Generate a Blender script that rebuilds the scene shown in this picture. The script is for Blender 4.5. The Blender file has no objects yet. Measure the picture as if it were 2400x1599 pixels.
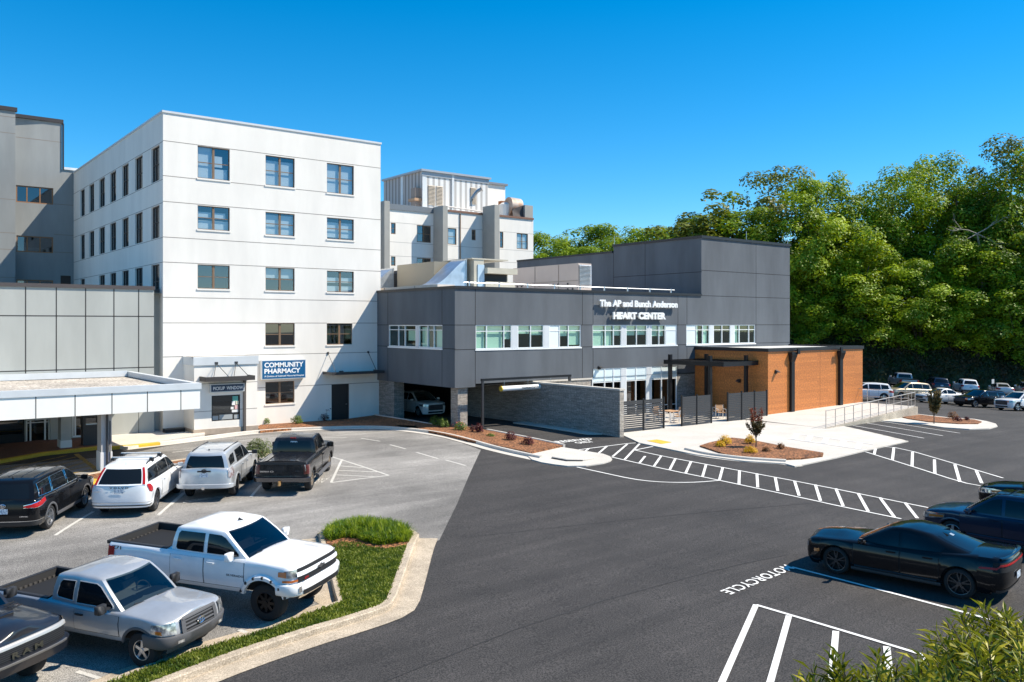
import bpy, bmesh, math, random
import numpy as np
from mathutils import Vector, Matrix
random.seed(7)
sc = bpy.context.scene
COL = sc.collection
# ------------------------------------------------------------------ camera
FPX, CXP, HYP = 1985.0, 1200.0, 760.0          # focal length, principal column, horizon row in 2400 px units
TH = math.radians(52.15)
ST, CT = math.sin(TH), math.cos(TH)
HC = 6.4                                        # camera height over the patio
cd = bpy.data.cameras.new('camera'); cam = bpy.data.objects.new('camera', cd); COL.objects.link(cam)
cam.location = (0, 0, HC)
cam.rotation_euler = (math.pi/2, 0, math.atan2(-CT, ST))
cd.sensor_width = 36; cd.lens = 36*FPX/2400
cd.shift_y = (HYP-799.5)/2400
cd.clip_start = .1; cd.clip_end = 3000
sc.camera = cam
# ------------------------------------------------------------------ world and sun
SV = Vector((.68, -.50, 1.0)).normalized()
w = bpy.data.worlds.new('World'); sc.world = w; w.use_nodes = True
nt = w.node_tree; bg = nt.nodes['Background']
sky = nt.nodes.new('ShaderNodeTexSky'); sky.sky_type = 'NISHITA'; sky.sun_disc = False
sky.sun_elevation = math.asin(SV.z); sky.sun_rotation = math.atan2(SV.x, SV.y)
sky.air_density = .9; sky.dust_density = .0; sky.ozone_density = 5.0; sky.altitude = 300
hs = nt.nodes.new('ShaderNodeHueSaturation'); hs.inputs['Saturation'].default_value = 1.38; hs.inputs['Value'].default_value = 1.22; hs.inputs['Hue'].default_value=.491
nt.links.new(sky.outputs[0], hs.inputs['Color']); nt.links.new(hs.outputs[0], bg.inputs[0])
bg.inputs[1].default_value = .10
sd = bpy.data.lights.new('sun', 'SUN'); sd.energy = 4.9; sd.angle = math.radians(.5); sd.color = (1, .91, .77)
so = bpy.data.objects.new('sun', sd); COL.objects.link(so); so.rotation_euler = SV.to_track_quat('Z', 'Y').to_euler()
sc.view_settings.view_transform = 'Standard'; sc.view_settings.look = 'None'
sc.view_settings.exposure = .62; sc.view_settings.gamma = 1
sc.cycles.max_bounces = 6; sc.cycles.transparent_max_bounces = 12
# ------------------------------------------------------------------ terrain function (camera frame: R right, F forward, Z from the camera)
CP = np.array([(-9.2,58,-6.5),(-19.5,49,-6.4),(-14,52,-6.4),(-20,40,-6.4),(-24,32,-6.5),(-15,27,-6.55),(-14.1,32.3,-6.55),
 (-11.4,33.4,-6.5),(-8.6,34,-6.45),(-11,40,-6.35),(-9.2,19.8,-7.15),(-7.5,22.1,-7.05),(-10,14,-7.4),(-18,20,-7.0),(-4,21,-7.05),(0,25,-6.95),(0,17,-7.0),
 (3,38,-6.6),(10.45,22.5,-6.7),(8,15,-6.85),(12,10,-6.9),(-3,51,-6.3),(-1.7,50.5,-6.35),(12,58,-6.45),(6,53,-6.4),(10,42,-6.55),
 (20,53,-6.45),(28,62,-6.75),(31,62,-6.85),(35.3,76,-6.98),(38.4,76,-7.25),(42,76,-7.58),(46,71,-7.45),(46,98,-7.55),(51,98,-7.95),(58,98,-8.2),(30,95,-7.2),(40,45,-6.9),(25,28,-6.75),(-30,60,-6.4),(10,75,-6.6),(-2,62,-6.5),(-3,9,-7.1)])
def _k(r2): return .5*r2*np.log(r2+1e-9)
def _fit():
    n = len(CP); A = np.zeros((n+3, n+3)); P = CP[:, :2]
    d = P[:, None]-P[None]; A[:n, :n] = _k((d**2).sum(2))+np.eye(n)*18.
    A[:n, n] = 1; A[:n, n+1:] = P; A[n, :n] = 1; A[n+1:, :n] = P.T
    return np.linalg.solve(A, np.concatenate([CP[:, 2], [0, 0, 0]]))
TW = _fit()
def terr(R, F):
    R = np.clip(np.asarray(R, float), -30, 62); F = np.clip(np.asarray(F, float), 8, 106)
    d = (R[..., None]-CP[:, 0])**2+(F[..., None]-CP[:, 1])**2
    return _k(d)@TW[:-3]+TW[-3]+TW[-2]*R+TW[-1]*F
def rf2w(R, F): return (R*ST+F*CT, -R*CT+F*ST)
def w2rf(u, v): return (u*ST-v*CT, u*CT+v*ST)
def gz(u, v): R, F = w2rf(u, v); return float(terr(R, F))+HC
def G(px, py, h=0.0):
    "photo pixel -> the point where its ray meets the ground (raised by h)"
    t = (px-CXP)/FPX; Z = -6.5
    for _ in range(25):
        F = min(-Z*FPX/max(py-HYP, 1), 400); Z = .5*Z+.5*(float(terr(t*F, F))+h)
    u, v = rf2w(t*F, F); return Vector((u, v, Z+HC))
def onv(px, py, v):
    t = (px-CXP)/FPX; F = v/(ST-CT*t); return (F*(CT+ST*t), HC+(HYP-py)/FPX*F)
def onu(px, py, u):
    t = (px-CXP)/FPX; F = u/(CT+ST*t); return (F*(ST-CT*t), HC+(HYP-py)/FPX*F)
def atF(px, py, F):
    u, v = rf2w((px-CXP)/FPX*F, F); return Vector((u, v, HC+(HYP-py)/FPX*F))
# ------------------------------------------------------------------ mesh helpers
class MB:
    def __init__(s): s.v = []; s.f = []; s.m = []
    def add(s, vs, fs, m=0):
        o = len(s.v); s.v += [tuple(p) for p in vs]; s.f += [tuple(i+o for i in f) for f in fs]; s.m += [m]*len(fs)
    def quad(s, a, b, c, d, m=0): s.add([a, b, c, d], [(0, 1, 2, 3)], m)
    def box(s, x0, x1, y0, y1, z0, z1, m=0):
        s.add([(x0,y0,z0),(x1,y0,z0),(x1,y1,z0),(x0,y1,z0),(x0,y0,z1),(x1,y0,z1),(x1,y1,z1),(x0,y1,z1)],
              [(3,2,1,0),(4,5,6,7),(0,1,5,4),(1,2,6,5),(2,3,7,6),(3,0,4,7)], m)
    def prism(s, pts, h, m=0, top=None):
        n = len(pts); h = Vector(h); q = top or [Vector(p)+h for p in pts]
        s.add(list(pts)+list(q), [tuple(range(n))[::-1], tuple(range(n, 2*n))]+[(i, (i+1)%n, n+(i+1)%n, n+i) for i in range(n)], m)
    def tube(s, path, r, n=8, m=0, caps=True):
        path = [Vector(p) for p in path]; rings = []
        rr = r if isinstance(r, (list, tuple)) else [r]*len(path)
        for i, p in enumerate(path):
            d = (path[min(i+1, len(path)-1)]-path[max(i-1, 0)]).normalized()
            a = d.orthogonal().normalized() if abs(d.z) > .95 else d.cross(Vector((0, 0, 1))).normalized()
            b = d.cross(a).normalized()
            if abs(d.z) > .95: a = Vector((1,0,0)); b = d.cross(a).normalized(); a = b.cross(d)
            rings.append([p+(a*math.cos(6.28319*k/n)+b*math.sin(6.28319*k/n))*rr[i] for k in range(n)])
        vs = [q for g in rings for q in g]; fs = []
        for i in range(len(path)-1):
            for k in range(n): fs.append((i*n+k, i*n+(k+1)%n, (i+1)*n+(k+1)%n, (i+1)*n+k))
        if caps: fs += [tuple(range(n))[::-1], tuple((len(path)-1)*n+k for k in range(n))]
        s.add(vs, fs, m)
    def bar(s, a, b, w, h=None, m=0):
        "square bar from a to b"
        a = Vector(a); b = Vector(b); h = h or w; d = (b-a).normalized()
        x = Vector((1,0,0)) if abs(d.z) > .95 else d.cross(Vector((0, 0, 1))).normalized()
        y = d.cross(x).normalized(); x = x*w/2; y = y*h/2
        s.prism([a-x-y, a+x-y, a+x+y, a-x+y], b-a, m)
    def grid(s, pts, m=0, flip=False):
        "pts: list of rows"
        nr, nc = len(pts), len(pts[0]); vs = [p for r in pts for p in r]; fs = []
        for i in range(nr-1):
            for j in range(nc-1):
                q = (i*nc+j, i*nc+j+1, (i+1)*nc+j+1, (i+1)*nc+j); fs.append(q[::-1] if flip else q)
        s.add(vs, fs, m)
    def build(s, name, mats, parent=None, smooth=None, local=False, recalc=False):
        if not isinstance(mats, (list, tuple)): mats = [mats]
        off = Vector((0, 0, 0))
        if parent and not local:
            r = parent
            while r: off = off+r.location; r = r.parent
        me = bpy.data.meshes.new(name)
        me.from_pydata([tuple(Vector(p)-off) for p in s.v], [], s.f)
        for k in mats: me.materials.append(k)
        if len(mats) > 1: me.polygons.foreach_set('material_index', s.m)
        if recalc or smooth:
            bm = bmesh.new(); bm.from_mesh(me)
            if smooth: bmesh.ops.remove_doubles(bm, verts=bm.verts, dist=1e-5)
            bmesh.ops.recalc_face_normals(bm, faces=bm.faces)
            if smooth:
                for f in bm.faces: f.smooth = True
                for e in bm.edges:
                    if len(e.link_faces) != 2 or e.calc_face_angle(0) > math.radians(smooth): e.smooth = False
            bm.to_mesh(me); bm.free()
        me.update()
        o = bpy.data.objects.new(name, me); COL.objects.link(o)
        if parent: o.parent = parent
        return o
def tag(o, label=None, cat=None, group=None, kind=None):
    for k, x in (('label', label), ('category', cat), ('group', group), ('kind', kind)):
        if x: o[k] = x
    return o
def thing(name, loc, label, cat, group=None, rz=0):
    o = bpy.data.objects.new(name, None); COL.objects.link(o); o.location = loc; o.rotation_euler = (0, 0, rz); o.empty_display_size = .3
    return tag(o, label, cat, group)
def struct(o): return tag(o, kind='structure')
# ------------------------------------------------------------------ materials
def M(name, col, rough=.6, metal=0., bump=0., bs=20., var=0., vs=3., coat=0., spec=.5, col2=None, stretch=(1,1,1), lo=.35, hi=.65, detail=4):
    m = bpy.data.materials.new(name); m.use_nodes = True; n = m.node_tree.nodes; L = m.node_tree.links; b = n['Principled BSDF']
    b.inputs['Base Color'].default_value = (*col, 1); b.inputs['Roughness'].default_value = rough; b.inputs['Metallic'].default_value = metal
    b.inputs['Coat Weight'].default_value = coat; b.inputs['Coat Roughness'].default_value = .03; b.inputs['Specular IOR Level'].default_value = spec
    if var or bump or col2:
        tc = n.new('ShaderNodeTexCoord'); mp = n.new('ShaderNodeMapping'); mp.inputs['Scale'].default_value = stretch
        L.new(tc.outputs['Object'], mp.inputs['Vector'])
    if var or col2:
        t = n.new('ShaderNodeTexNoise'); t.inputs['Scale'].default_value = vs; t.inputs['Detail'].default_value = detail; t.inputs['Roughness'].default_value = .6
        L.new(mp.outputs[0], t.inputs['Vector'])
        r = n.new('ShaderNodeValToRGB'); r.color_ramp.elements[0].position = lo; r.color_ramp.elements[1].position = hi
        c2 = col2 or tuple(min(1, c*(1+var)) for c in col); c1 = col if col2 else tuple(c*(1-var) for c in col)
        r.color_ramp.elements[0].color = (*c1, 1); r.color_ramp.elements[1].color = (*c2, 1)
        L.new(t.outputs['Fac'], r.inputs[0]); L.new(r.outputs[0], b.inputs['Base Color'])
    if bump:
        t2 = n.new('ShaderNodeTexNoise'); t2.inputs['Scale'].default_value = bs; t2.inputs['Detail'].default_value = 3
        L.new(tc.outputs['Object'], t2.inputs['Vector'])
        bp = n.new('ShaderNodeBump'); bp.inputs['Strength'].default_value = bump; bp.inputs['Distance'].default_value = .02
        L.new(t2.outputs['Fac'], bp.inputs['Height']); L.new(bp.outputs[0], b.inputs['Normal'])
    return m
def ground_mat(name, base, speck, patch, pscale=.25, streak=None, sp_scale=55., rough=.85, grain=.5, wear=None):
    "aggregate speckle + broad stains (+ streaks along a direction)"
    m = M(name, base, rough); n = m.node_tree.nodes; L = m.node_tree.links; b = n['Principled BSDF']
    tc = n.new('ShaderNodeTexCoord')
    def noise(s, d=4, vec=None, rgh=.6):
        t = n.new('ShaderNodeTexNoise'); t.inputs['Scale'].default_value = s; t.inputs['Detail'].default_value = d; t.inputs['Roughness'].default_value = rgh
        L.new(vec or tc.outputs['Object'], t.inputs['Vector']); return t.outputs['Fac']
    def ramp(f, lo, hi, c1, c2):
        r = n.new('ShaderNodeValToRGB'); r.color_ramp.elements[0].position = lo; r.color_ramp.elements[1].position = hi
        r.color_ramp.elements[0].color = (*c1, 1); r.color_ramp.elements[1].color = (*c2, 1); L.new(f, r.inputs[0]); return r.outputs[0]
    def mix(a, c, f, mode='MIX'):
        x = n.new('ShaderNodeMix'); x.data_type = 'RGBA'; x.blend_type = mode
        if isinstance(f, float): x.inputs[0].default_value = f
        else: L.new(f, x.inputs[0])
        L.new(a, x.inputs[6]); L.new(c, x.inputs[7]); return x.outputs[2]
    g = ramp(noise(sp_scale, 2, None, .8), .38, .66, tuple(c*(1-grain) for c in base), speck)
    p = ramp(noise(pscale, 6), .35, .68, (1-patch,)*3, (1+patch,)*3)
    c = mix(g, p, 1.0, 'MULTIPLY')
    if streak:
        mp = n.new('ShaderNodeMapping'); mp.inputs['Rotation'].default_value = (0, 0, streak[0]); mp.inputs['Scale'].default_value = (streak[1], streak[2], 1)
        L.new(tc.outputs['Object'], mp.inputs['Vector'])
        s = ramp(noise(1.0, 5, mp.outputs[0]), .4, .66, (1-streak[3],)*3, (1+streak[3],)*3)
        c = mix(c, s, 1.0, 'MULTIPLY')
    if wear:
        wn = ramp(noise(wear[0], 7, None, .72), wear[1], wear[1]+.05, (0, 0, 0), (1, 1, 1))
        wc = n.new('ShaderNodeRGB'); wc.outputs[0].default_value = (*wear[2], 1); c = mix(c, wc.outputs[0], wn)
    L.new(c, b.inputs['Base Color'])
    bp = n.new('ShaderNodeBump'); bp.inputs['Strength'].default_value = .5; bp.inputs['Distance'].default_value = .01
    L.new(noise(70, 3), bp.inputs['Height']); L.new(bp.outputs[0], b.inputs['Normal'])
    return m
def glass_mat(name, tint, refl=.3, rough=.02, gcol=(.9,.95,1)):
    m = bpy.data.materials.new(name); m.use_nodes = True; n = m.node_tree.nodes; L = m.node_tree.links; n.remove(n['Principled BSDF'])
    out = n['Material Output']; t = n.new('ShaderNodeBsdfTransparent'); t.inputs[0].default_value = (*tint, 1)
    g = n.new('ShaderNodeBsdfGlossy'); g.inputs['Roughness'].default_value = rough; g.inputs['Color'].default_value = (*gcol, 1)
    f = n.new('ShaderNodeLayerWeight'); f.inputs[0].default_value = .5
    pw = n.new('ShaderNodeMath'); pw.operation = 'POWER'; pw.inputs[1].default_value = 4.; L.new(f.outputs['Facing'], pw.inputs[0])
    mt = n.new('ShaderNodeMath'); mt.operation = 'MULTIPLY_ADD'; mt.inputs[1].default_value = .6; mt.inputs[2].default_value = refl+.03; mt.use_clamp = True
    L.new(pw.outputs[0], mt.inputs[0]); mx = n.new('ShaderNodeMixShader')
    L.new(mt.outputs[0], mx.inputs[0]); L.new(t.outputs[0], mx.inputs[1]); L.new(g.outputs[0], mx.inputs[2]); L.new(mx.outputs[0], out.inputs[0])
    return m
def wave_mat(name, c1, c2, scale, axis='Z', rough=.5, lo=.3, hi=.6, metal=0.):
    m = M(name, c1, rough, metal); n = m.node_tree.nodes; L = m.node_tree.links
    tc = n.new('ShaderNodeTexCoord'); wv = n.new('ShaderNodeTexWave'); wv.bands_direction = axis; wv.inputs['Scale'].default_value = scale
    L.new(tc.outputs['Object'], wv.inputs['Vector']); r = n.new('ShaderNodeValToRGB'); r.color_ramp.elements[0].position = lo; r.color_ramp.elements[1].position = hi
    r.color_ramp.elements[0].color = (*c1, 1); r.color_ramp.elements[1].color = (*c2, 1)
    L.new(wv.outputs['Fac'], r.inputs[0]); L.new(r.outputs[0], n['Principled BSDF'].inputs['Base Color'])
    return m
def brick_mat(name, c1, c2, mortar, bw, bh, msize=.012, rough=.85, swap=None, bump=.6, off=.5, mscale=1.):
    "courses on object XZ (swap: YZ)"
    m = M(name, c1, rough); n = m.node_tree.nodes; L = m.node_tree.links; b = n['Principled BSDF']
    tc = n.new('ShaderNodeTexCoord'); sp = n.new('ShaderNodeSeparateXYZ'); cb = n.new('ShaderNodeCombineXYZ'); L.new(tc.outputs['Object'], sp.inputs[0])
    if swap == 'sum':
        ad = n.new('ShaderNodeMath'); ad.operation = 'ADD'; L.new(sp.outputs[0], ad.inputs[0]); L.new(sp.outputs[1], ad.inputs[1]); L.new(ad.outputs[0], cb.inputs[0]); L.new(sp.outputs[2], cb.inputs[1])
    elif swap == 'xy': L.new(sp.outputs[0], cb.inputs[0]); L.new(sp.outputs[1], cb.inputs[1])
    else: L.new(sp.outputs[0], cb.inputs[0]); L.new(sp.outputs[2], cb.inputs[1])
    br = n.new('ShaderNodeTexBrick'); br.inputs['Color1'].default_value = (*c1, 1); br.inputs['Color2'].default_value = (*c2, 1); br.inputs['Mortar'].default_value = (*mortar, 1)
    br.inputs['Scale'].default_value = mscale; br.inputs['Brick Width'].default_value = bw; br.inputs['Row Height'].default_value = bh; br.inputs['Mortar Size'].default_value = msize; br.offset = off
    br.inputs['Bias'].default_value = 0; L.new(cb.outputs[0], br.inputs['Vector'])
    t = n.new('ShaderNodeTexNoise'); t.inputs['Scale'].default_value = 9; t.inputs['Detail'].default_value = 5; L.new(tc.outputs['Object'], t.inputs['Vector'])
    r = n.new('ShaderNodeValToRGB'); r.color_ramp.elements[0].position = .3; r.color_ramp.elements[1].position = .7; r.color_ramp.elements[0].color = (.7,.7,.7,1); r.color_ramp.elements[1].color = (1.25,1.2,1.15,1)
    L.new(t.outputs['Fac'], r.inputs[0]); x = n.new('ShaderNodeMix'); x.data_type = 'RGBA'; x.blend_type = 'MULTIPLY'; x.inputs[0].default_value = 1
    L.new(br.outputs['Color'], x.inputs[6]); L.new(r.outputs[0], x.inputs[7]); L.new(x.outputs[2], b.inputs['Base Color'])
    bp = n.new('ShaderNodeBump'); bp.inputs['Strength'].default_value = bump; bp.inputs['Distance'].default_value = .02
    mx = n.new('ShaderNodeMath'); mx.operation = 'SUBTRACT'; L.new(t.outputs['Fac'], mx.inputs[0]); L.new(br.outputs['Fac'], mx.inputs[1])
    L.new(mx.outputs[0], bp.inputs['Height']); L.new(bp.outputs[0], b.inputs['Normal'])
    return m
m_asph = ground_mat('dark_asphalt', (.031,.028,.0265), (.086,.078,.073), .2, .35, (math.radians(62), .10, 1.5, .17), 30., grain=.7, wear=(.9, .70, (.024,.023,.023)))
m_old = ground_mat('old_asphalt', (.185,.175,.162), (.44,.415,.38), .36, .14, (math.radians(25), .2, 1.2, .16), 42., grain=.5, wear=(1.6, .68, (.10,.096,.092)))
m_conc = ground_mat('concrete', (.56,.52,.46), (.68,.635,.57), .08, .5, None, 30., grain=.12)
m_curb = ground_mat('curb_concrete', (.42,.34,.245), (.60,.505,.385), .2, 1.6, None, 30., grain=.25)
m_mulch = ground_mat('mulch', (.15,.052,.02), (.47,.20,.08), .3, 1.2, None, 11., .95, grain=.85)
m_paint = ground_mat('road_paint', (.78,.77,.74), (.84,.83,.80), .12, .8, None, 40., grain=.1, wear=(9., .64, (.34,.33,.32)))
m_paint_old = ground_mat('old_road_paint', (.55,.53,.48), (.66,.63,.58), .1, .5, None, 40., grain=.1, wear=(6., .6, (.22,.21,.2)))
m_yel = ground_mat('yellow_paint', (.62,.38,.03), (.75,.48,.05), .15, .8, None, 30., grain=.15, wear=(5., .66, (.4,.33,.2)))
m_yel_dim = ground_mat('worn_yellow_paint', (.42,.27,.05), (.5,.34,.08), .2, .8, None, 30., wear=(3., .55, (.06,.06,.06)))
m_paver = brick_mat('brick_paver', (.16,.075,.05), (.22,.10,.065), (.10,.07,.055), .2, .1, .008, swap='xy', bump=.3)
m_soil = M('hill_soil', (.045,.05,.02), .95, var=.3, vs=.2)
# ------------------------------------------------------------------ ground
def axis_vals(lo, hi, step, ext_lo, ext_hi): return ext_lo+list(np.arange(lo, hi+.01, step))+ext_hi
Rs = axis_vals(-34, 66, 1., [-900, -400, -200, -120, -80, -55, -44], [74, 90, 130, 220, 420, 900])
Fs = axis_vals(4, 112, 1., [-300, -120, -50, -20, -6], [120, 135, 170, 260, 420, 700, 1200])
RR, FF = np.meshgrid(Rs, Fs); ZZ = terr(RR, FF)
mb = MB(); rows = []
for i in range(len(Fs)):
    rows.append([(*rf2w(RR[i, j], FF[i, j]), ZZ[i, j]+HC) for j in range(len(Rs))])
mb.grid(rows); gnd = struct(mb.build('ground', m_asph, smooth=60))
def sheet(name, pts, dz, mat, step=1.0, kind='structure'):
    "polygon of world points laid on the ground, dz above it"
    bm = bmesh.new(); vs = [bm.verts.new((p[0], p[1], 0)) for p in pts]; bm.faces.new(vs)
    bmesh.ops.triangulate(bm, faces=bm.faces)
    for _ in range(7):
        es = [e for e in bm.edges if e.calc_length() > step*1.5]
        if not es: break
        bmesh.ops.subdivide_edges(bm, edges=es, cuts=1); bmesh.ops.triangulate(bm, faces=[f for f in bm.faces if len(f.verts) > 3])
    for v in bm.verts: v.co.z = gz(v.co.x, v.co.y)+dz
    bmesh.ops.recalc_face_normals(bm, faces=bm.faces)
    if sum(f.normal.z for f in bm.faces) < 0: bmesh.ops.reverse_faces(bm, faces=bm.faces)
    for f in bm.faces: f.smooth = True
    if dz > .03:
        es = [e for e in bm.edges if len(e.link_faces) == 1]; g = bmesh.ops.extrude_edge_only(bm, edges=es)
        for v in g['geom']:
            if isinstance(v, bmesh.types.BMVert): v.co.z -= dz+.06
        for f in bm.faces:
            if any(isinstance(x, bmesh.types.BMFace) and x is f for x in g['geom']): f.smooth = False
        for e in es: e.smooth = False
    me = bpy.data.meshes.new(name); bm.to_mesh(me); bm.free(); me.materials.append(mat)
    o = bpy.data.objects.new(name, me); COL.objects.link(o)
    if kind: o['kind'] = kind
    return o
def psheet(name, px, dz, mat, step=1.0): return sheet(name, [G(*p) for p in px], dz, mat, step)
def resample(pts, step=.5):
    out = []
    for a, b in zip(pts[:-1], pts[1:]):
        n = max(1, int((b-a).length/step)); out += [a.lerp(b, k/n) for k in range(n)]
    return out+[pts[-1]]
def smoothed(pts, it=2):
    for _ in range(it):
        q = [pts[0]]
        for a, b in zip(pts[:-1], pts[1:]): q += [a.lerp(b, .25), a.lerp(b, .75)]
        pts = q+[pts[-1]]
    return pts
def flat2(p): return Vector((p[0], p[1], 0))
def offs(pts, d):
    "offset a world polyline to its left by d"
    out = []
    for i, p in enumerate(pts):
        t = flat2(pts[min(i+1, len(pts)-1)])-flat2(pts[max(i-1, 0)]); t.normalize(); out.append(Vector((p[0]-t.y*d, p[1]+t.x*d, 0)))
    return out
def ribbon(mb, pts, d0, d1, z0, z1=None, step=.6, m=0):
    "strip along a ground polyline between offsets d0 and d1; with z1 a solid kerb from z0 to z1"
    p = resample([Vector(q) for q in pts], step); a = offs(p, d0); b = offs(p, d1)
    A = [Vector((q.x, q.y, gz(q.x, q.y)+(z0 if z1 is None else z1))) for q in a]; B = [Vector((q.x, q.y, gz(q.x, q.y)+(z0 if z1 is None else z1))) for q in b]
    if z1 is None: mb.grid([A, B], m, flip=d1 > d0); return
    A0 = [Vector((q.x, q.y, gz(q.x, q.y)+z0)) for q in a]; B0 = [Vector((q.x, q.y, gz(q.x, q.y)+z0)) for q in b]
    s = .03*(1 if d1 > d0 else -1)
    Ab = [Vector((q.x, q.y, gz(q.x, q.y)+z1-.03)) for q in a]; As = [Vector((q.x, q.y, gz(q.x, q.y)+z1)) for q in offs(p, d0+s)]
    mb.grid([A0, Ab, As, B, B0], m, flip=d1 > d0); mb.quad(A0[0], Ab[0], B[0], B0[0], m); mb.quad(A0[-1], Ab[-1], B[-1], B0[-1], m)
def pribbon(mb, px, d0, d1, z0, z1=None, sm=0, m=0):
    pts = [G(*p) for p in px]
    if sm: pts = smoothed(pts, sm)
    ribbon(mb, pts, d0, d1, z0, z1, m=m)
def stripe(mb, a, b, wd=.1, dz=.014): ribbon(mb, [G(*a), G(*b)], -wd/2, wd/2, dz)
def textmesh(s, bold=.0, spacing=1.0):
    cu = bpy.data.curves.new('t', 'FONT'); cu.body = s; cu.size = 1; cu.offset = bold; cu.space_character = spacing; cu.resolution_u = 3
    o = bpy.data.objects.new('t', cu); COL.objects.link(o); dg = bpy.context.evaluated_depsgraph_get()
    me = bpy.data.meshes.new_from_object(o.evaluated_get(dg)); bpy.data.objects.remove(o); bpy.data.curves.remove(cu)
    v = [(p.co.x, p.co.y) for p in me.vertices]; f = [tuple(p.vertices) for p in me.polygons]; bpy.data.meshes.remove(me)
    xs = [p[0] for p in v]; ys = [p[1] for p in v]; x0, x1, y0, y1 = min(xs), max(xs), min(ys), max(ys)
    return [((x-x0)/(x1-x0), (y-y0)/(y1-y0)) for x, y in v], f
def text_to(mb, s, fn, bold=.0, depth=0., m=0, spacing=1.0):
    "map lettering (0..1 box) through fn(a, b, d) with optional thickness d"
    v, f = textmesh(s, bold, spacing)
    if not depth: mb.add([fn(a, b, 0) for a, b in v], f, m); return
    n = len(v); edges = {}
    for q in f:
        for i in range(len(q)):
            e = (q[i], q[(i+1) % len(q)])
            if (e[1], e[0]) in edges: del edges[(e[1], e[0])]
            else: edges[e] = 1
    mb.add([fn(a, b, depth) for a, b in v]+[fn(a, b, 0) for a, b in v], list(f)+[(e[0], n+e[0], n+e[1], e[1]) for e in edges], m)
# ------------------------------------------------------------------ paved areas
psheet('parking_lot', [(1127,1055),(1098,1118),(1072,1180),(1030,1266),(960,1300),(700,1480),(420,1560),(180,1640),(-500,1900),(-900,1400),(-600,1150),(0,1092),(270,1070),(400,1044),(500,1030),(605,1017),(700,1011),(800,1007.5),(870,1006.5),(920,1009.5),(975,1015.5),(1030,1025),(1080,1038)], .006, m_old)
mb = MB()
kerb = [(300,1055),(400,1043.5),(500,1030),(605,1016.5),(700,1010.5),(800,1007),(870,1006),(920,1009),(975,1015),(1030,1024),(1080,1037),(1128,1052),(1190,1067),(1247,1079)]
pribbon(mb, kerb, 0, .5, .012, sm=2); pribbon(mb, kerb, .5, .68, -.1, .15, sm=2)
K2 = [(1540,1048.5),(1585,1058),(1632,1069.5),(1690,1077.5),(1744,1083.5),(1800,1087),(1840,1089.5),(1863,1095)]
pribbon(mb, K2, 0, .5, .012, sm=2); pribbon(mb, K2[1:-1], .5, .7, -.1, .15, sm=2)
struct(mb.build('kerb', m_conc, smooth=40))
# pale apron at the drive-through island
apr = [(1247,1079.5),(1270,1086),(1301,1091),(1330,1094.5),(1374,1094),(1414,1088),(1430,1083),(1434.7,1078.5),(1430,1072),(1414,1066),(1374,1059.7),(1348,1055),(1316,1050),(1280,1054),(1243,1060),(1236,1070)]
psheet('island_apron', apr, .05, m_conc, .6)
mb = MB(); a = [G(1296,1077), G(1330,1083), G(1365,1083), G(1388,1079)]
ribbon(mb, a, -.1, .18, 0., .15, .3); ribbon(mb, a[:3], -.112, -.103, .06, .115, .3, 1); struct(mb.build('drain_inlet_kerb', [m_conc, M('drain_slot', (.06,.055,.05), .9)], smooth=40))
# patio
pat = [G(*p) for p in [(1451,1018),(1484,1033),(1498,1040),(1540,1049),(1632,1068),(1744,1083),(1840,1089),(1863,1095.5),(1960,1075),(2025.8,1059),(2129,1036),(1930,1008)]]
pat += [Vector((50.0, 30.6, 0)), Vector((50.0, 43, 0)), Vector((33.5, 43, 0)), Vector((33.5, 36, 0))]
sheet('patio', pat, .055, m_conc, .45)
# mulch beds
m1 = [(976,1003),(1020,1002),(1057,1001.6),(1098,1006),(1140,1013.5),(1230,1031),(1318,1050),(1242,1067),(1178,1053),(1098,1037),(1039,1022),(980,1011)]
psheet('mulch_bed', m1, .14, m_mulch, .5)
m2 = [(603,1004),(640,990),(690,988),(740,986),(800,985),(880,984),(940,1006),(880,1003),(800,1004),(700,1008),(610,1016)]
psheet('mulch_bed', m2, .13, m_mulch, .5)
m3 = [(1640,1050),(1665,1042),(1705,1033),(1716,1031),(1760,1036),(1800,1044),(1850,1054),(1900,1062),(1930,1067),(1928,1074),(1880,1080),(1820,1082),(1760,1079),(1700,1070)]
psheet('mulch_bed', m3, .13, m_mulch, .4)
m4 = [(2106,979),(2140,973.5),(2220,983),(2283,987),(2301,992),(2292,996.6),(2247,996.6),(2176,992),(2131,985)]
psheet('island_apron', [(2058,987),(2105,976),(2140,971),(2221,980),(2284,984),(2312,989),(2334,995),(2338,1001),(2319,1006.5),(2272,1007.7),(2212,1003.8),(2158,996)], .06, m_conc, .8)
psheet('mulch_bed', m4, .12, m_mulch, .5)
mb = MB()
ribbon(mb, [G(*p) for p in [(1140,1012.5),(1230,1030),(1320,1049)]], 0, .14, -.05, .17); struct(mb.build('kerb', m_conc, smooth=40))
# mulch strip in front of the parked row, kerbed
strip = [(205,1137),(320,1112),(430,1096),(530,1080),(632,1066)]
mb = MB(); pribbon(mb, strip, -.1, 1.3, .1); struct(mb.build('mulch_bed', m_mulch))
mb = MB(); pribbon(mb, strip, -.25, -.1, -.05, .14); pribbon(mb, strip, 1.3, 1.45, -.05, .14); struct(mb.build('kerb', m_curb, smooth=40))
mb = MB(); pribbon(mb, [(196,1141),(230,1131)], -.3, 1.5, -.05, .15); struct(mb.build('kerb', m_yel, smooth=40))
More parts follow.
